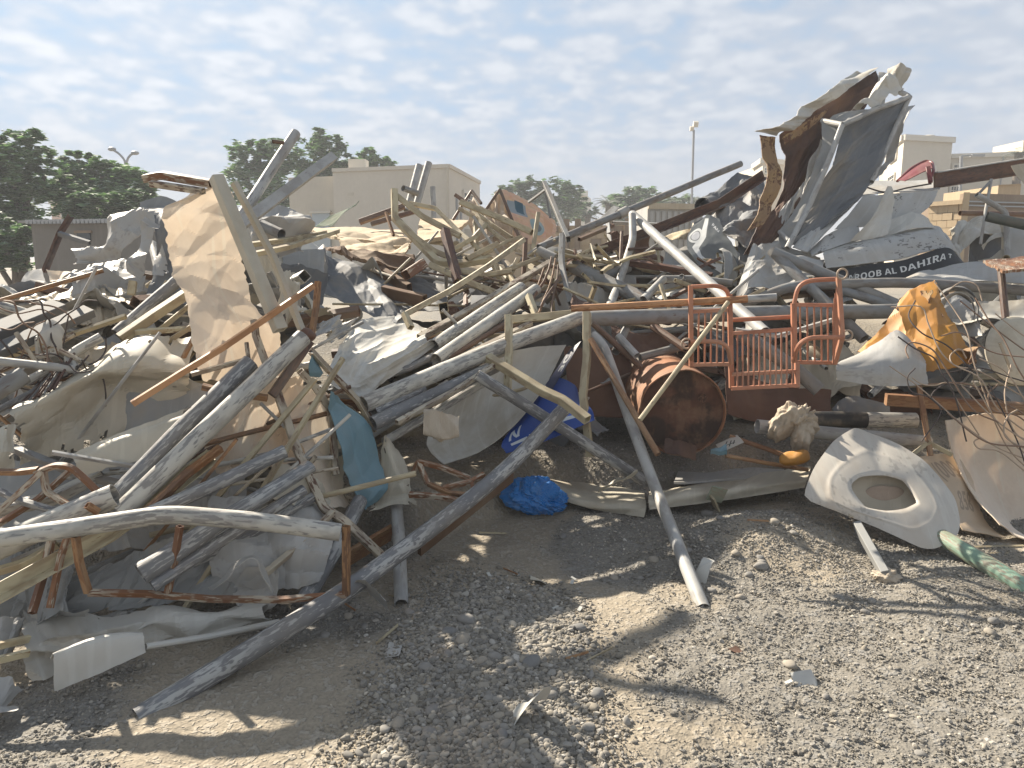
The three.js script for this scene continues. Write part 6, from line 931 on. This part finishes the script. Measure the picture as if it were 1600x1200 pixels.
sh(M.nameBoard, [[[1308, 422, 6.48], [1360, 413, 6.5], [1410, 406, 6.53], [1478, 387, 6.62], [1503, 407, 6.66]], [[1312, 448, 6.36], [1360, 441, 6.38], [1415, 433, 6.4], [1475, 418, 6.48], [1508, 412, 6.56]]], 'black name board with white capital lettering', { unit: true, cr: 0.02, folds: 2, jag: 0.005, name: 'name_board', cat: 'sign' });
sh(M.sheetPale, [[[1414, 433, 6.3], [1500, 412, 6.45], [1660, 408, 6.5]], [[1420, 443, 6.05], [1500, 440, 6.05], [1660, 446, 6.0]]], 'lilac-grey panel lying right of the name board', { cr: 0.04, folds: 3 });
sh(M.sheetWhite, [[[1480, 478, 5.6], [1560, 470, 5.7], [1660, 470, 5.7]], [[1490, 505, 5.3], [1560, 500, 5.35], [1660, 505, 5.35]]], 'white panel under the grey rail, right', { cr: 0.06, folds: 3 });
many('sheet_cabinet', 'dented white cabinet lying tilted on the heap', 'cabinet', add => {
  add('side', gSheet([[[1330, 286, 8.15], [1349, 304, 7.2]], [[1285, 335, 7.1], [1305, 348, 6.9]], [[1238, 386, 6.7], [1262, 394, 6.6]]], { cr: 0.02, folds: 2, jag: 0.01, t: 0.008 }), M.speckled);
  add('top', gSheet([[[1331, 285, 8.2], [1395, 282, 8.35], [1457, 280, 8.45]], [[1348, 304, 7.2], [1405, 300, 7.3], [1470, 294, 7.4]]], { cr: 0.02, folds: 2, jag: 0.01, t: 0.008 }), M.sheetPale);
  add('front', gSheet([[[1349, 305, 7.2], [1405, 301, 7.3], [1468, 296, 7.4]], [[1325, 335, 7.05], [1390, 330, 7.15], [1458, 318, 7.3]], [[1302, 359, 6.95], [1375, 352, 7.05], [1435, 338, 7.2]]], { cr: 0.02, folds: 3, jag: 0.02, t: 0.008 }), M.speckled);
  add('cable', gWire(0.008, [[1352, 292, 7.3], [1380, 300, 7.25], [1420, 293, 7.4], [1455, 287, 7.5]]), M.wireDark);
});
sh(M.sheetWhite, [[[1391, 288, 6.95], [1396, 292, 6.95], [1401, 316, 6.95]], [[1366, 334, 6.85], [1382, 334, 6.88], [1393, 341, 6.9]], [[1324, 379, 6.75], [1362, 374, 6.75], [1388, 367, 6.75]]], 'pointed white shard standing before the cabinet', { cr: 0.05, folds: 3, cell: 0.025, jag: 0.02 });
sh(M.sheetWhite, [[[1392, 340, 7.0], [1425, 334, 7.1], [1450, 340, 7.15]], [[1386, 369, 6.85], [1425, 362, 6.9], [1464, 354, 6.95]]], 'white rounded cowl right of the pointed shard', { cr: 0.08, folds: 4, cell: 0.03 });
sh(M.sheetWhite, [[[1488, 372, 7.4], [1508, 346, 7.6], [1555, 340, 7.8], [1650, 345, 7.9]], [[1484, 395, 7.2], [1504, 360, 7.4], [1555, 352, 7.6], [1650, 360, 7.7]], [[1496, 414, 7.0], [1512, 385, 7.2], [1570, 365, 7.4], [1650, 400, 7.4]]], 'crushed white car bodywork shell, right', { cr: 0.12, folds: 5, jag: 0.03 });
sh(M.sheetDark, [[[1516, 366, 7.6], [1572, 362, 7.6]], [[1512, 412, 7.3], [1578, 408, 7.3]]], 'dark grey inner skin of the crushed bodywork', { cr: 0.1, folds: 4 });
for (const [k, p] of [[[1522, 412, 7.0], [1545, 390, 7.0], [1572, 352, 7.0]], [[1535, 395, 7.05], [1555, 378, 7.05], [1568, 400, 7.05]], [[1525, 405, 7.05], [1560, 392, 7.0], [1575, 405, 7.0]]].entries()) sh(M.sheetWhite, [p, p.map(q => [q[0] + 7, q[1] + 9, q[2] - 0.08])], ['white ripped strip crossing the dark opening', 'white loop of ripped trim in the dark opening', 'white low strip at the foot of the dark opening'][k], { cr: 0.3, cell: 0.03, jag: 0.03 });
sh(M.sheetCream, [[[1480, 362, 8.0], [1500, 352, 8.1], [1512, 348, 8.1]], [[1488, 378, 7.7], [1500, 370, 7.8], [1508, 362, 7.8]]], 'cream sheet corner left of the crushed bodywork', { cr: 0.1, cell: 0.04 });
sh(M.sheetPale, [[[1570, 355, 7.0], [1650, 358, 7.0]], [[1572, 410, 6.8], [1650, 412, 6.8]]], 'pale green-grey door skin at the right edge', { cr: 0.04, cell: 0.04 });
many('brown_panel', 'tall rust-brown folded panel with a white torn edge', 'panel', add => {
  add('face', gSheet([[[1216, 210, 7.6], [1290, 160, 7.95], [1372, 107, 8.3]], [[1226, 262, 7.45], [1285, 205, 7.8], [1372, 142, 8.2]], [[1215, 315, 7.2], [1255, 270, 7.5], [1320, 205, 7.9]], [[1185, 352, 6.9], [1225, 335, 7.1], [1285, 245, 7.6]], [[1160, 400, 6.7], [1200, 385, 6.8], [1262, 320, 7.2]]], { cr: 0.07, folds: 5, cell: 0.04, jag: 0.03, t: 0.008 }), M.brownPanel);
  add('torn_edge', gSheet([[[1190, 209, 7.35], [1230, 186, 7.5], [1280, 150, 7.75], [1346, 100, 8.25]], [[1214, 214, 7.5], [1250, 195, 7.6], [1295, 162, 7.85], [1374, 107, 8.25]]], { cr: 0.14, folds: 6, cell: 0.025, jag: 0.03, t: 0.008 }), M.sheetWhite);
  add('ochre_flange', gSheet([[[1220, 214, 7.45], [1265, 185, 7.65], [1300, 165, 7.8]], [[1225, 228, 7.4], [1262, 205, 7.6], [1292, 176, 7.75]]], { cr: 0.12, folds: 5, cell: 0.025, jag: 0.04 }), M.ochreEdge);
  add('left_flange', gSheet([[[1190, 208, 7.35], [1214, 213, 7.48]], [[1198, 265, 7.2], [1217, 265, 7.32]], [[1190, 315, 7.0], [1212, 318, 7.1]], [[1166, 362, 6.7], [1192, 352, 6.85]]], { cr: 0.07, folds: 3, cell: 0.025, jag: 0.015, t: 0.008 }), M.ochreEdge);
});
many('grey_panel', 'tall dark grey panel in a tube frame, topmost right', 'panel', add => {
  add('face', gSheet([[[1318, 197, 7.3], [1370, 174, 7.5], [1420, 154, 7.7]], [[1300, 250, 7.2], [1345, 228, 7.35], [1398, 202, 7.5]], [[1265, 325, 7.0], [1312, 300, 7.1], [1362, 284, 7.2]], [[1236, 386, 6.75], [1268, 370, 6.8], [1330, 325, 7.0]]], { cr: 0.08, folds: 5, cell: 0.04, jag: 0.02, t: 0.008 }), M.slate);
  add('side', gSheet([[[1285, 188, 7.55], [1317, 196, 7.32]], [[1280, 240, 7.35], [1294, 253, 7.22]], [[1245, 320, 7.05], [1262, 328, 7.0]], [[1198, 384, 6.9], [1230, 388, 6.75]]], { cr: 0.05, folds: 4, cell: 0.04, t: 0.008 }), M.sheetGrey);
  const t = (pts, r = 0.026) => add('frame_tube', gRound(r, pts, { bend: 0.05, n: 10 }), M.lightPole);
  t([[1316, 195, 7.25], [1294, 253, 7.15], [1266, 318, 6.95], [1230, 388, 6.68]]); t([[1285, 189, 7.55], [1316, 195, 7.25]]); t([[1316, 195, 7.25], [1369, 170, 7.45], [1422, 151, 7.7], [1400, 141, 7.8]]); t([[1422, 151, 7.7], [1404, 188, 7.55], [1362, 284, 7.2]], 0.022); t([[1218, 362, 6.9], [1232, 376, 6.75]], 0.02);
});
sh(M.sheetWhite, [[[1387, 100, 8.0], [1405, 107, 7.98], [1427, 108, 7.98]], [[1384, 130, 7.85], [1400, 124, 7.82], [1420, 126, 7.82]], [[1362, 152, 7.65], [1384, 150, 7.62], [1403, 139, 7.66]], [[1320, 173, 7.4], [1345, 167, 7.42], [1370, 170, 7.42]]], 'crumpled white strip perched on top of the tall panels', { cr: 0.28, folds: 8, cell: 0.025, jag: 0.05 });
sh(M.sheetPale, [[[1372, 112, 8.35], [1388, 118, 8.3]], [[1362, 160, 8.1], [1382, 168, 8.0]], [[1330, 215, 7.9], [1352, 205, 7.8]]], 'silver folded strip wedged between the two tall panels', { cr: 0.12, folds: 5, cell: 0.03 });
sh(M.sheetGrey, [[[1284, 190, 7.7], [1320, 172, 7.75], [1366, 172, 7.8]], [[1316, 200, 7.35], [1345, 186, 7.45], [1380, 172, 7.55]]], 'grey top flap closing the tall dark grey panel', { cr: 0.1, folds: 4, cell: 0.03 });
sh(M.sheetPale, [[[1216, 330, 7.1], [1250, 290, 7.3], [1282, 215, 7.6]], [[1205, 384, 6.9], [1236, 340, 7.05], [1290, 235, 7.45]]], 'silver inner liner showing along the brown panel', { cr: 0.12, folds: 5, cell: 0.03 });
sh(M.sheetPale, [[[1365, 290, 7.2], [1400, 240, 7.4], [1428, 160, 7.8]], [[1352, 295, 7.4], [1385, 245, 7.6], [1412, 165, 8.0]]], 'bent side skin along the right of the tall grey panel', { cr: 0.1, folds: 4, cell: 0.03 });
sh(M.speckled, [[[1262, 392, 6.75], [1300, 360, 6.9], [1340, 352, 7.0]], [[1268, 402, 6.6], [1310, 385, 6.75], [1345, 375, 6.85]]], 'white box end lying below the cabinet', { cr: 0.04, folds: 3, cell: 0.03, t: 0.02 });
many('red_chair', 'dark red plastic chair back lying on the cabinet', 'chair', add => {
  add('backrest', gSheet([[[1402, 282, 7.6], [1425, 264, 7.75], [1450, 251, 7.85]], [[1408, 281, 7.5], [1430, 266, 7.6], [1454, 254, 7.7]], [[1414, 282, 7.42], [1435, 272, 7.45], [1457, 262, 7.5]]], { cr: 0.02, folds: 2, t: 0.008, jag: 0 }), M.redPlastic);
  add('rim', gRound(0.014, [[1402, 283, 7.6], [1425, 262, 7.78], [1446, 251, 7.88], [1457, 254, 7.8], [1459, 268, 7.5], [1452, 282, 7.45]], { bend: 0.06, solid: true }), M.redPlastic); add('leg', gSquare(0.02, [[1450, 262, 7.5], [1454, 284, 7.4]], { solid: true }), M.redPlastic);
});
many('steel_beam', 'dark steel beam with a pale top edge, upper right', 'beam', add => { add('web', gSquare(0.012, [[1460, 281, 7.5], [1660, 250, 8.1]], { h: 0.075, solid: true, turn: 1.5708 }), M.darkRust); add('top_flange', gSquare(0.05, [[1459, 270, 7.5], [1660, 238, 8.1]], { h: 0.006, solid: true, turn: 1.5708 }), M.lightPole); add('bottom_flange', gSquare(0.04, [[1470, 292, 7.5], [1660, 262, 8.1]], { h: 0.006, solid: true, turn: 1.5708 }), M.darkRust); });
sh(M.tanSheet, [[[1582, 256, 7.6], [1660, 248, 7.7]], [[1598, 290, 7.5], [1660, 292, 7.5]]], 'tan end plate hanging from the steel beam', { cr: 0.08, cell: 0.05 });
rd(M.lightPole, 0.026, [[1526, 304, 7.0], [1572, 331, 7.0], [1574, 402, 6.8]], 'bent white conduit at the upper right', { bend: 0.05 });
rd(M.lightPole, 0.014, [[1549, 280, 7.1], [1540, 330, 7.0], [1532, 382, 6.9]], 'slim white rod beside the bent conduit');
rd(M.greyPole, 0.012, [[1548, 283, 7.1], [1528, 304, 7.0]], 'thin brace from the beam to the bent conduit');
rd(M.darkGreen, 0.045, [[1542, 338, 6.8], [1660, 364, 6.6]], 'dark green pipe at the right edge');
rd(M.brownTube, 0.03, [[1500, 333, 8.5], [1660, 336, 8.8]], 'brown rail behind the bent conduit');
// dark bulging sheets left of the tall panels
sh(M.slate, [[[1088, 316, 8.1], [1128, 288, 8.4], [1160, 271, 8.6], [1196, 278, 8.5]], [[1098, 330, 7.9], [1140, 308, 8.1], [1170, 295, 8.2], [1200, 300, 8.1]], [[1108, 345, 7.8], [1148, 330, 7.8], [1178, 325, 7.8], [1200, 330, 7.7]]], 'dark grey bulging sheet left of the brown panel', { cr: 0.10, folds: 4, cell: 0.045, jag: 0.02 });
one('dark_pipe_mouth', 'open dark mouth of a rolled sheet by the container', 'pipe', gRound(0.085, [[1098, 322, 7.75], [1112, 318, 8.1]], { wall: 0.94, n: 20 }), M.slate);
sh(M.slate, [[[1112, 340, 7.7], [1150, 316, 7.7], [1190, 322, 7.6]], [[1125, 358, 7.3], [1155, 345, 7.2], [1188, 350, 7.2]], [[1135, 372, 7.1], [1158, 378, 6.9], [1180, 400, 6.7]]], 'faceted grey sheet between the bulge and painted panel', { cr: 0.2, folds: 5, cell: 0.05, jag: 0.02 });
sh(M.sheetDark, [[[1150, 355, 7.3], [1200, 350, 7.3]], [[1155, 430, 6.6], [1190, 420, 6.7]]], 'dark grey sheet left of the wide pale sheet', { cr: 0.05 });
M.painted = printed(256, 384, '#5d605f', x => { x.fillStyle = '#cfcfca'; x.lineWidth = 34; x.strokeStyle = '#cfcfca'; x.beginPath(); x.ellipse(56, 110, 44, 44, 0, 0, 7); x.fill(); x.beginPath(); x.moveTo(120, 20); x.lineTo(104, 120); x.lineTo(52, 190); x.lineTo(60, 250); x.lineTo(150, 310); x.lineTo(176, 220); x.stroke(); x.fillStyle = '#5d605f'; x.beginPath(); x.ellipse(56, 110, 30, 30, 0.4, 0, 7); x.fill(); x.fillStyle = '#c5c4c4'; x.beginPath(); x.ellipse(56, 110, 26, 26, 0, 0, 7); x.fill(); x.save(); x.translate(160, 60); x.rotate(0.75); x.fillStyle = '#d6d6d2'; x.font = 'bold 30px sans-serif'; x.fillText('PAN', 0, 0); x.restore(); });
sh(M.painted, [[[1085, 346, 7.4], [1106, 334, 7.45], [1124, 340, 7.4]], [[1072, 372, 7.1], [1105, 372, 7.1], [1138, 372, 7.05]], [[1078, 402, 6.85], [1112, 405, 6.85], [1155, 398, 6.8]], [[1104, 428, 6.65], [1125, 438, 6.6], [1152, 444, 6.55]]], 'grey panel painted with white curved graphics', { unit: true, cr: 0.05, folds: 3, cell: 0.03, jag: 0.02, name: 'painted_panel' });
sh(M.sheetGrey, [[[1122, 372, 7.0], [1138, 372, 7.0], [1158, 395, 6.85]], [[1128, 445, 6.5], [1142, 448, 6.5], [1152, 446, 6.5]]], 'flaking grey flap right of the painted panel', { cr: 0.15, cell: 0.03, jag: 0.04 });
// small finds between the barrel and the concrete
many('dead_brush', 'orange-handled broom with teal bristles on the ground', 'broom', add => { add('bristles', gSheet([[[1106, 712, 4.55], [1136, 704, 4.6]], [[1108, 722, 4.5], [1138, 716, 4.52]]], { cr: 0.3, folds: 5, cell: 0.012, t: 0.03 }), M.teal); add('handle', gRound(0.014, [[1134, 712, 4.55], [1200, 724, 4.55], [1262, 734, 4.58]], { solid: true }), M.timber); });
rd(M.timber, 0.016, [[1140, 682, 4.8], [1200, 702, 4.7], [1236, 716, 4.62]], 'wooden stick pointing at the orange tub', { solid: true, name: 'stick', cat: 'stick' });
many('plastic_tub', 'broken orange-yellow plastic tub beside the concrete chunk', 'tub', add => { const g = gLump(0.085, 44, 3, 0.25, 1.1, 0.55, 0.8); g.rotateZ(0.3); const p = P(1242, 716, 4.42); g.translate(p.x, p.y, p.z); add('cap', g, M.yellow); add('lid', gSheet([[[1234, 702, 4.46], [1262, 698, 4.5]], [[1236, 714, 4.36], [1266, 712, 4.4]]], { cr: 0.1, cell: 0.015 }), M.yellow); });
M.smallSign = printed(128, 96, '#a9a69c', x => { x.strokeStyle = '#2b2a28'; x.lineWidth = 6; for (const [a, b, c, d] of [[30, 60, 60, 20], [50, 75, 80, 30], [75, 70, 95, 40], [25, 50, 90, 60]]) { x.beginPath(); x.moveTo(a, b); x.lineTo(c, d); x.stroke(); } });
sh(M.smallSign, [[[1118, 694, 4.75], [1152, 680, 4.8]], [[1128, 706, 4.65], [1163, 692, 4.7]]], 'small white plate with black strokes beside the barrel', { unit: true, cr: 0.02, jag: 0.003, cell: 0.02, name: 'small_plate', cat: 'plate' });
one('rag', 'reddish brown rag under the barrel front', 'cloth', gSheet([[[1028, 708, 4.7], [1060, 712, 4.7], [1092, 708, 4.7]], [[1032, 724, 4.6], [1062, 728, 4.58], [1090, 722, 4.6]]], { cr: 0.2, folds: 5, cell: 0.012, jag: 0.03 }), M.brownPanel);
sh(M.rustSheet, [[[1130, 560, 5.4], [1200, 600, 5.3], [1300, 610, 5.3]], [[1135, 650, 5.1], [1200, 660, 5.1], [1300, 660, 5.1]]], 'big dark brown plate behind the seat frame', { cr: 0.05, folds: 4 });
sh(M.rustSheet, [[[950, 510, 6.0], [1020, 515, 6.0], [1080, 520, 6.0]], [[960, 560, 5.6], [1020, 565, 5.6], [1085, 570, 5.6]]], 'dull red-brown plate above the barrel', { cr: 0.12, folds: 5 });
rd(M.greyPole, 0.03, [[1000, 558, 5.35], [1080, 538, 5.5]], 'grey tube lying above the barrel'); rd(M.brownTube, 0.03, [[1020, 510, 5.6], [1072, 545, 5.3]], 'tan tube end left of the seat frame');
sq(M.lightPole, 0.012, [[1150, 515, 5.0], [1215, 525, 5.0], [1300, 500, 4.9]], 'thin pale rod seen through the seat bars'); rd(M.greyPole, 0.05, [[1155, 520, 5.3], [1235, 570, 5.1], [1280, 610, 5.0]], 'dark hose-like pipe seen through the seat bars', { bend: 0.2 });
sh(M.sheetWhite, [[[1164, 502, 5.2], [1176, 500, 5.2]], [[1162, 520, 5.1], [1178, 520, 5.1]]], 'scrap of white plastic between the two seats', { cr: 0.2, cell: 0.02 }); sh(M.sheetCream, [[[1255, 540, 5.0], [1275, 530, 5.0], [1290, 545, 5.0]], [[1258, 556, 4.95], [1275, 552, 4.95], [1290, 556, 4.95]]], 'scrap of cream sheet behind the right seat', { cr: 0.3, cell: 0.02 });
sh(M.slate, [[[1300, 640, 5.2], [1330, 620, 5.2], [1390, 640, 5.2]], [[1310, 665, 5.0], [1340, 660, 5.0], [1390, 665, 5.0]]], 'curled grey sheet behind the banded pole', { cr: 0.15 });
// rebar wires on the right
{
  const W = [[[1460, 440, 4.7], [1495, 490, 4.55], [1512, 520, 4.45], [1520, 560, 4.4], [1540, 620, 4.3], [1575, 700, 4.2], [1620, 745, 4.15]], [[1524, 465, 4.7], [1545, 500, 4.6], [1568, 530, 4.5], [1590, 575, 4.4], [1640, 650, 4.3]], [[1392, 480, 4.6], [1440, 480, 4.55], [1450, 505, 4.5], [1470, 550, 4.4], [1490, 570, 4.35], [1530, 590, 4.3], [1560, 640, 4.25], [1640, 700, 4.2]], [[1403, 526, 4.4], [1430, 545, 4.35], [1460, 560, 4.35], [1470, 580, 4.3], [1490, 615, 4.25], [1510, 690, 4.2]], [[1390, 572, 4.35], [1430, 600, 4.3], [1460, 625, 4.25], [1500, 660, 4.2], [1560, 700, 4.15], [1640, 730, 4.1]], [[1420, 560, 4.35], [1415, 545, 4.4], [1425, 535, 4.45], [1455, 545, 4.4], [1480, 580, 4.3], [1520, 640, 4.2], [1560, 660, 4.2]], [[1425, 590, 4.3], [1440, 600, 4.28], [1462, 602, 4.3], [1480, 598, 4.3], [1495, 625, 4.25], [1530, 680, 4.2]], [[1430, 575, 4.3], [1418, 590, 4.28], [1425, 612, 4.25], [1450, 620, 4.25], [1475, 640, 4.22]], [[1520, 595, 4.3], [1540, 630, 4.25], [1580, 690, 4.2], [1640, 735, 4.15]], [[1560, 600, 4.3], [1545, 615, 4.28], [1550, 640, 4.25], [1590, 650, 4.2], [1640, 700, 4.2]], [[1510, 560, 4.5], [1500, 545, 4.5], [1485, 555, 4.5], [1490, 570, 4.45], [1530, 580, 4.4], [1600, 620, 4.35], [1650, 640, 4.3]], [[1440, 690, 4.15], [1470, 640, 4.2], [1455, 620, 4.25], [1480, 600, 4.3], [1530, 610, 4.28]], [[1530, 560, 4.4], [1570, 580, 4.35], [1610, 640, 4.3], [1650, 690, 4.3]], [[1480, 645, 4.2], [1540, 690, 4.1], [1610, 700, 4.1], [1650, 720, 4.1]], [[1530, 685, 4.12], [1522, 690, 4.12], [1528, 700, 4.1], [1560, 705, 4.1], [1600, 735, 4.05], [1620, 750, 4.05]], [[1470, 585, 4.4], [1530, 575, 4.4], [1580, 590, 4.35], [1650, 610, 4.3]], [[1555, 490, 4.6], [1600, 525, 4.5], [1660, 560, 4.5]], [[1500, 470, 4.8], [1550, 510, 4.7], [1620, 560, 4.6], [1660, 580, 4.6]], [[1480, 455, 4.85], [1505, 440, 4.9], [1525, 445, 4.85], [1535, 470, 4.8]], [[1545, 600, 4.3], [1590, 690, 4.15], [1605, 735, 4.1]], [[1500, 600, 4.3], [1560, 660, 4.2], [1620, 700, 4.1]], [[1450, 600, 4.35], [1510, 600, 4.35], [1570, 630, 4.3], [1640, 670, 4.2]], [[1580, 570, 4.4], [1570, 620, 4.3], [1590, 680, 4.2], [1640, 690, 4.2]], [[1430, 470, 4.8], [1420, 495, 4.7], [1440, 520, 4.6], [1480, 540, 4.55], [1520, 580, 4.4]], [[1590, 640, 4.2], [1575, 650, 4.2], [1570, 680, 4.15], [1600, 700, 4.1], [1650, 710, 4.1]], [[1470, 525, 4.55], [1500, 520, 4.6], [1550, 550, 4.5], [1620, 560, 4.45]]];
  const R = rng(99); W.forEach((p, i) => one('wire', 'rusty rebar wire in the tangle beside the yellow shell', 'wire', gWire(0.0038 + 0.0012 * R(), p, 40), [M.wirePale, M.wire, M.wirePale, M.wireDark][i % 4], 'rebar wires tangled at the right'));
}

// ================= scrap filling the depths of the heap =================
{
  const R = rng(2024), lerpT = (t, v) => { for (let i = 1; i < t.length; i++) if (v <= t[i][0]) { const k = (v - t[i - 1][0]) / (t[i][0] - t[i - 1][0]); return mix(t[i - 1][1], t[i][1], Math.max(0, k)); } return t[t.length - 1][1]; };
  const left = [[380, 5.9], [420, 5.4], [470, 4.7], [520, 4.3], [600, 4.0], [700, 3.7], [800, 3.3], [900, 3.1], [1000, 3.0]], right = [[340, 9.2], [400, 7.6], [450, 6.6], [500, 5.9], [600, 5.5], [700, 5.1], [760, 4.9]];
  const top = [[0, 455], [100, 462], [200, 450], [250, 400], [400, 400], [560, 410], [640, 400], [720, 385], [860, 400], [1000, 400], [1100, 400], [1200, 410], [1300, 420], [1500, 420], [1600, 430]];
  const zones = [[0, 260, 640, 'left slope of the heap'], [260, 560, 860, 'heap below the peach sheet'], [560, 880, 700, 'middle hollow of the heap'], [880, 1180, 640, 'heap behind the barrel'], [1180, 1600, 640, 'heap behind the seat frame and wires']];
  const mats = [M.greyPole, M.cream, M.creamChip, M.greyPeel, M.brownTube, M.darkRust, M.lightPole, M.whitePeel], smats = [M.slate, M.sheetGrey, M.sheetPale, M.rustSheet, M.sheetDark, M.sheetCream];
  const mname = new Map([[M.greyPole, 'grey'], [M.cream, 'cream'], [M.creamChip, 'chipped cream'], [M.greyPeel, 'flaking grey'], [M.brownTube, 'brown'], [M.darkRust, 'dark rusty'], [M.lightPole, 'pale'], [M.whitePeel, 'flaking white'], [M.slate, 'slate grey'], [M.sheetGrey, 'grey'], [M.sheetPale, 'pale'], [M.rustSheet, 'rust brown'], [M.sheetDark, 'dark grey'], [M.sheetCream, 'cream']]);
  for (const [x0, x1, ymax, where] of zones) {
    const n = Math.round((x1 - x0) / 10);
    for (let k = 0; k < n * 1.7; k++) {
      const px = x0 + R() * (x1 - x0), y0 = lerpT(top, px), py = y0 + (ymax - y0) * R(), lw = 1 - ss(450, 620, px), d = mix(lerpT(right, py), lerpT(left, py), lw) + 0.25 + 0.6 * R();
      const c = P(px, py, d); c.y = Math.max(c.y, groundH(c.x, c.z) + 0.02);
      if (k % 5 < 3) {
        const m = mats[Math.floor(R() * mats.length)], L = 0.25 + 0.55 * R(), a = R() * 6.28, e = (R() - 0.5) * 1.1, v = new THREE.Vector3(Math.cos(a) * Math.cos(e), Math.sin(e) * 0.8, Math.sin(a) * Math.cos(e) * 0.8).multiplyScalar(L);
        const p = [c.clone().sub(v), c.clone().add(new THREE.Vector3(0, (R() - 0.5) * 0.12, 0)), c.clone().add(v)], r = 0.012 + 0.026 * R();
        for (const q of p) q.y = Math.max(q.y, groundH(q.x, q.z) + r);
        R() < 0.5 ? one('pipe', `${mname.get(m)} pipe buried in the ${where}`, 'pipe', gRound(r, p, { bend: 0.05 }), m, `pipes buried in the ${where}`) : one('square_tube', `${mname.get(m)} square tube buried in the ${where}`, 'tube', gSquare(r, p, { bend: 0.03, turn: R() }), m, `tubes buried in the ${where}`);
      } else {
        const m = smats[Math.floor(R() * smats.length)], w = 0.18 + 0.3 * R(), h = 0.12 + 0.25 * R(), a = R() * 6.28, tilt = 0.3 + R() * 0.9;
        const U = new THREE.Vector3(Math.cos(a), (R() - 0.5) * 0.6, Math.sin(a)).multiplyScalar(w), V = new THREE.Vector3(-Math.sin(a) * Math.cos(tilt), -Math.sin(tilt), Math.cos(a) * Math.cos(tilt)).multiplyScalar(h);
        const pt = (i, j) => { const q = c.clone().addScaledVector(U, i).addScaledVector(V, j).add(new THREE.Vector3(0, (R() - 0.5) * 0.08, (R() - 0.5) * 0.08)); q.y = Math.max(q.y, groundH(q.x, q.z) + 0.01); return q; };
        one('metal_sheet', `${mname.get(m)} crumpled sheet buried in the ${where}`, 'sheet', gSheet([-1, 0, 1].map(j => [-1, 0, 1].map(i => pt(i, j))), { cr: 0.25, folds: 6, cell: 0.035, jag: 0.05 }), m, `sheets buried in the ${where}`);
      }
    }
  }
}
{ // long thin strips lying over the left and the middle of the heap
  const R = rng(3131), T = [[0, 250, 470, 720, 'left slope', 'left'], [250, 470, 560, 800, 'poles below the peach sheet', 'left'], [560, 900, 400, 640, 'flaking poles in the middle', 'mid'], [900, 1170, 400, 520, 'level grey pipe', 'mid']], MM = [[M.cream, 'cream'], [M.whitePeel, 'white flaking'], [M.brownTube, 'brown'], [M.creamChip, 'chipped'], [M.lightPole, 'pale grey'], [M.rustOrange, 'rusty']];
  for (const [x0, x1, y0, y1, where, side] of T) for (let k = 0; k < (x1 - x0) / 13; k++) {
    const px = x0 + R() * (x1 - x0), py = y0 + R() * (y1 - y0); let d = 0; const tl = [[470, 4.5], [520, 4.15], [600, 3.8], [700, 3.5], [800, 3.15]], tr = [[400, 7.3], [450, 6.4], [500, 5.6], [600, 5.0], [700, 4.7]], tab = side === 'left' ? tl : tr;
    for (let i = 1; i < tab.length; i++) if (py <= tab[i][0] || i === tab.length - 1) { d = mix(tab[i - 1][1], tab[i][1], Math.min(1, (py - tab[i - 1][0]) / (tab[i][0] - tab[i - 1][0]))); break; }
    const c = P(px, py, d + 0.06 + R() * 0.25), a = (R() - 0.5) * 1.3 + (side === 'left' ? 0.55 : 0.35) * (R() < 0.75 ? 1 : -1), L = 0.25 + 0.4 * R(), v = new THREE.Vector3(Math.cos(a), Math.sin(a), (R() - 0.5) * 0.9 - 0.25).multiplyScalar(L), [m, w] = MM[Math.floor(R() * MM.length)], q = [c.clone().sub(v), c.clone().add(new THREE.Vector3(0, (R() - 0.5) * 0.05, 0)), c.clone().add(v)];
    for (const p of q) p.y = Math.max(p.y, groundH(p.x, p.z) + 0.02);
    one('thin_strip', `${w} thin strip lying among the ${where}`, 'strip', R() < 0.5 ? gSquare(0.007 + 0.009 * R(), q, { bend: 0.02, turn: R(), h: 0.005 + 0.008 * R() }) : gRound(0.007 + 0.008 * R(), q, { bend: 0.03 }), m, `thin strips among the ${where}`);
  }
}
{ // thin cream bars strewn over the middle
  const R = rng(808); for (let k = 0; k < 46; k++) { const px = 860 + R() * 290, py = 385 + R() * 95, d = 6.9 - (py - 385) / 95 * 1.1 + R() * 0.4, c = P(px, py, d), a = R() * 6.28, L = 0.12 + 0.28 * R(), e = (R() - 0.5) * 1.2, v = new THREE.Vector3(Math.cos(a) * Math.cos(e), Math.sin(e), Math.sin(a) * Math.cos(e) * 0.7).multiplyScalar(L); const dark = k % 4 === 3; one('thin_bar', dark ? 'thin dark bar strewn between the big grey pipes' : 'thin cream bar strewn between the big grey pipes', 'bar', gSquare(0.008 + 0.009 * R(), [c.clone().sub(v), c.clone().add(new THREE.Vector3(0, (R() - 0.5) * 0.06, 0)), c.clone().add(v)], { bend: 0.02, turn: R() }), dark ? M.darkRust : k % 2 ? M.brightCream : M.cream, 'thin bars between the grey pipes'); }
}
{ let t = 0; scene.traverse(m => { if (m.isMesh && !m.isInstancedMesh) t += (m.geometry.index ? m.geometry.index.count : m.geometry.attributes.position.count) / 3; }); console.log('objects', scene.children.length, 'triangles', t); }
renderer.render(scene, camera);
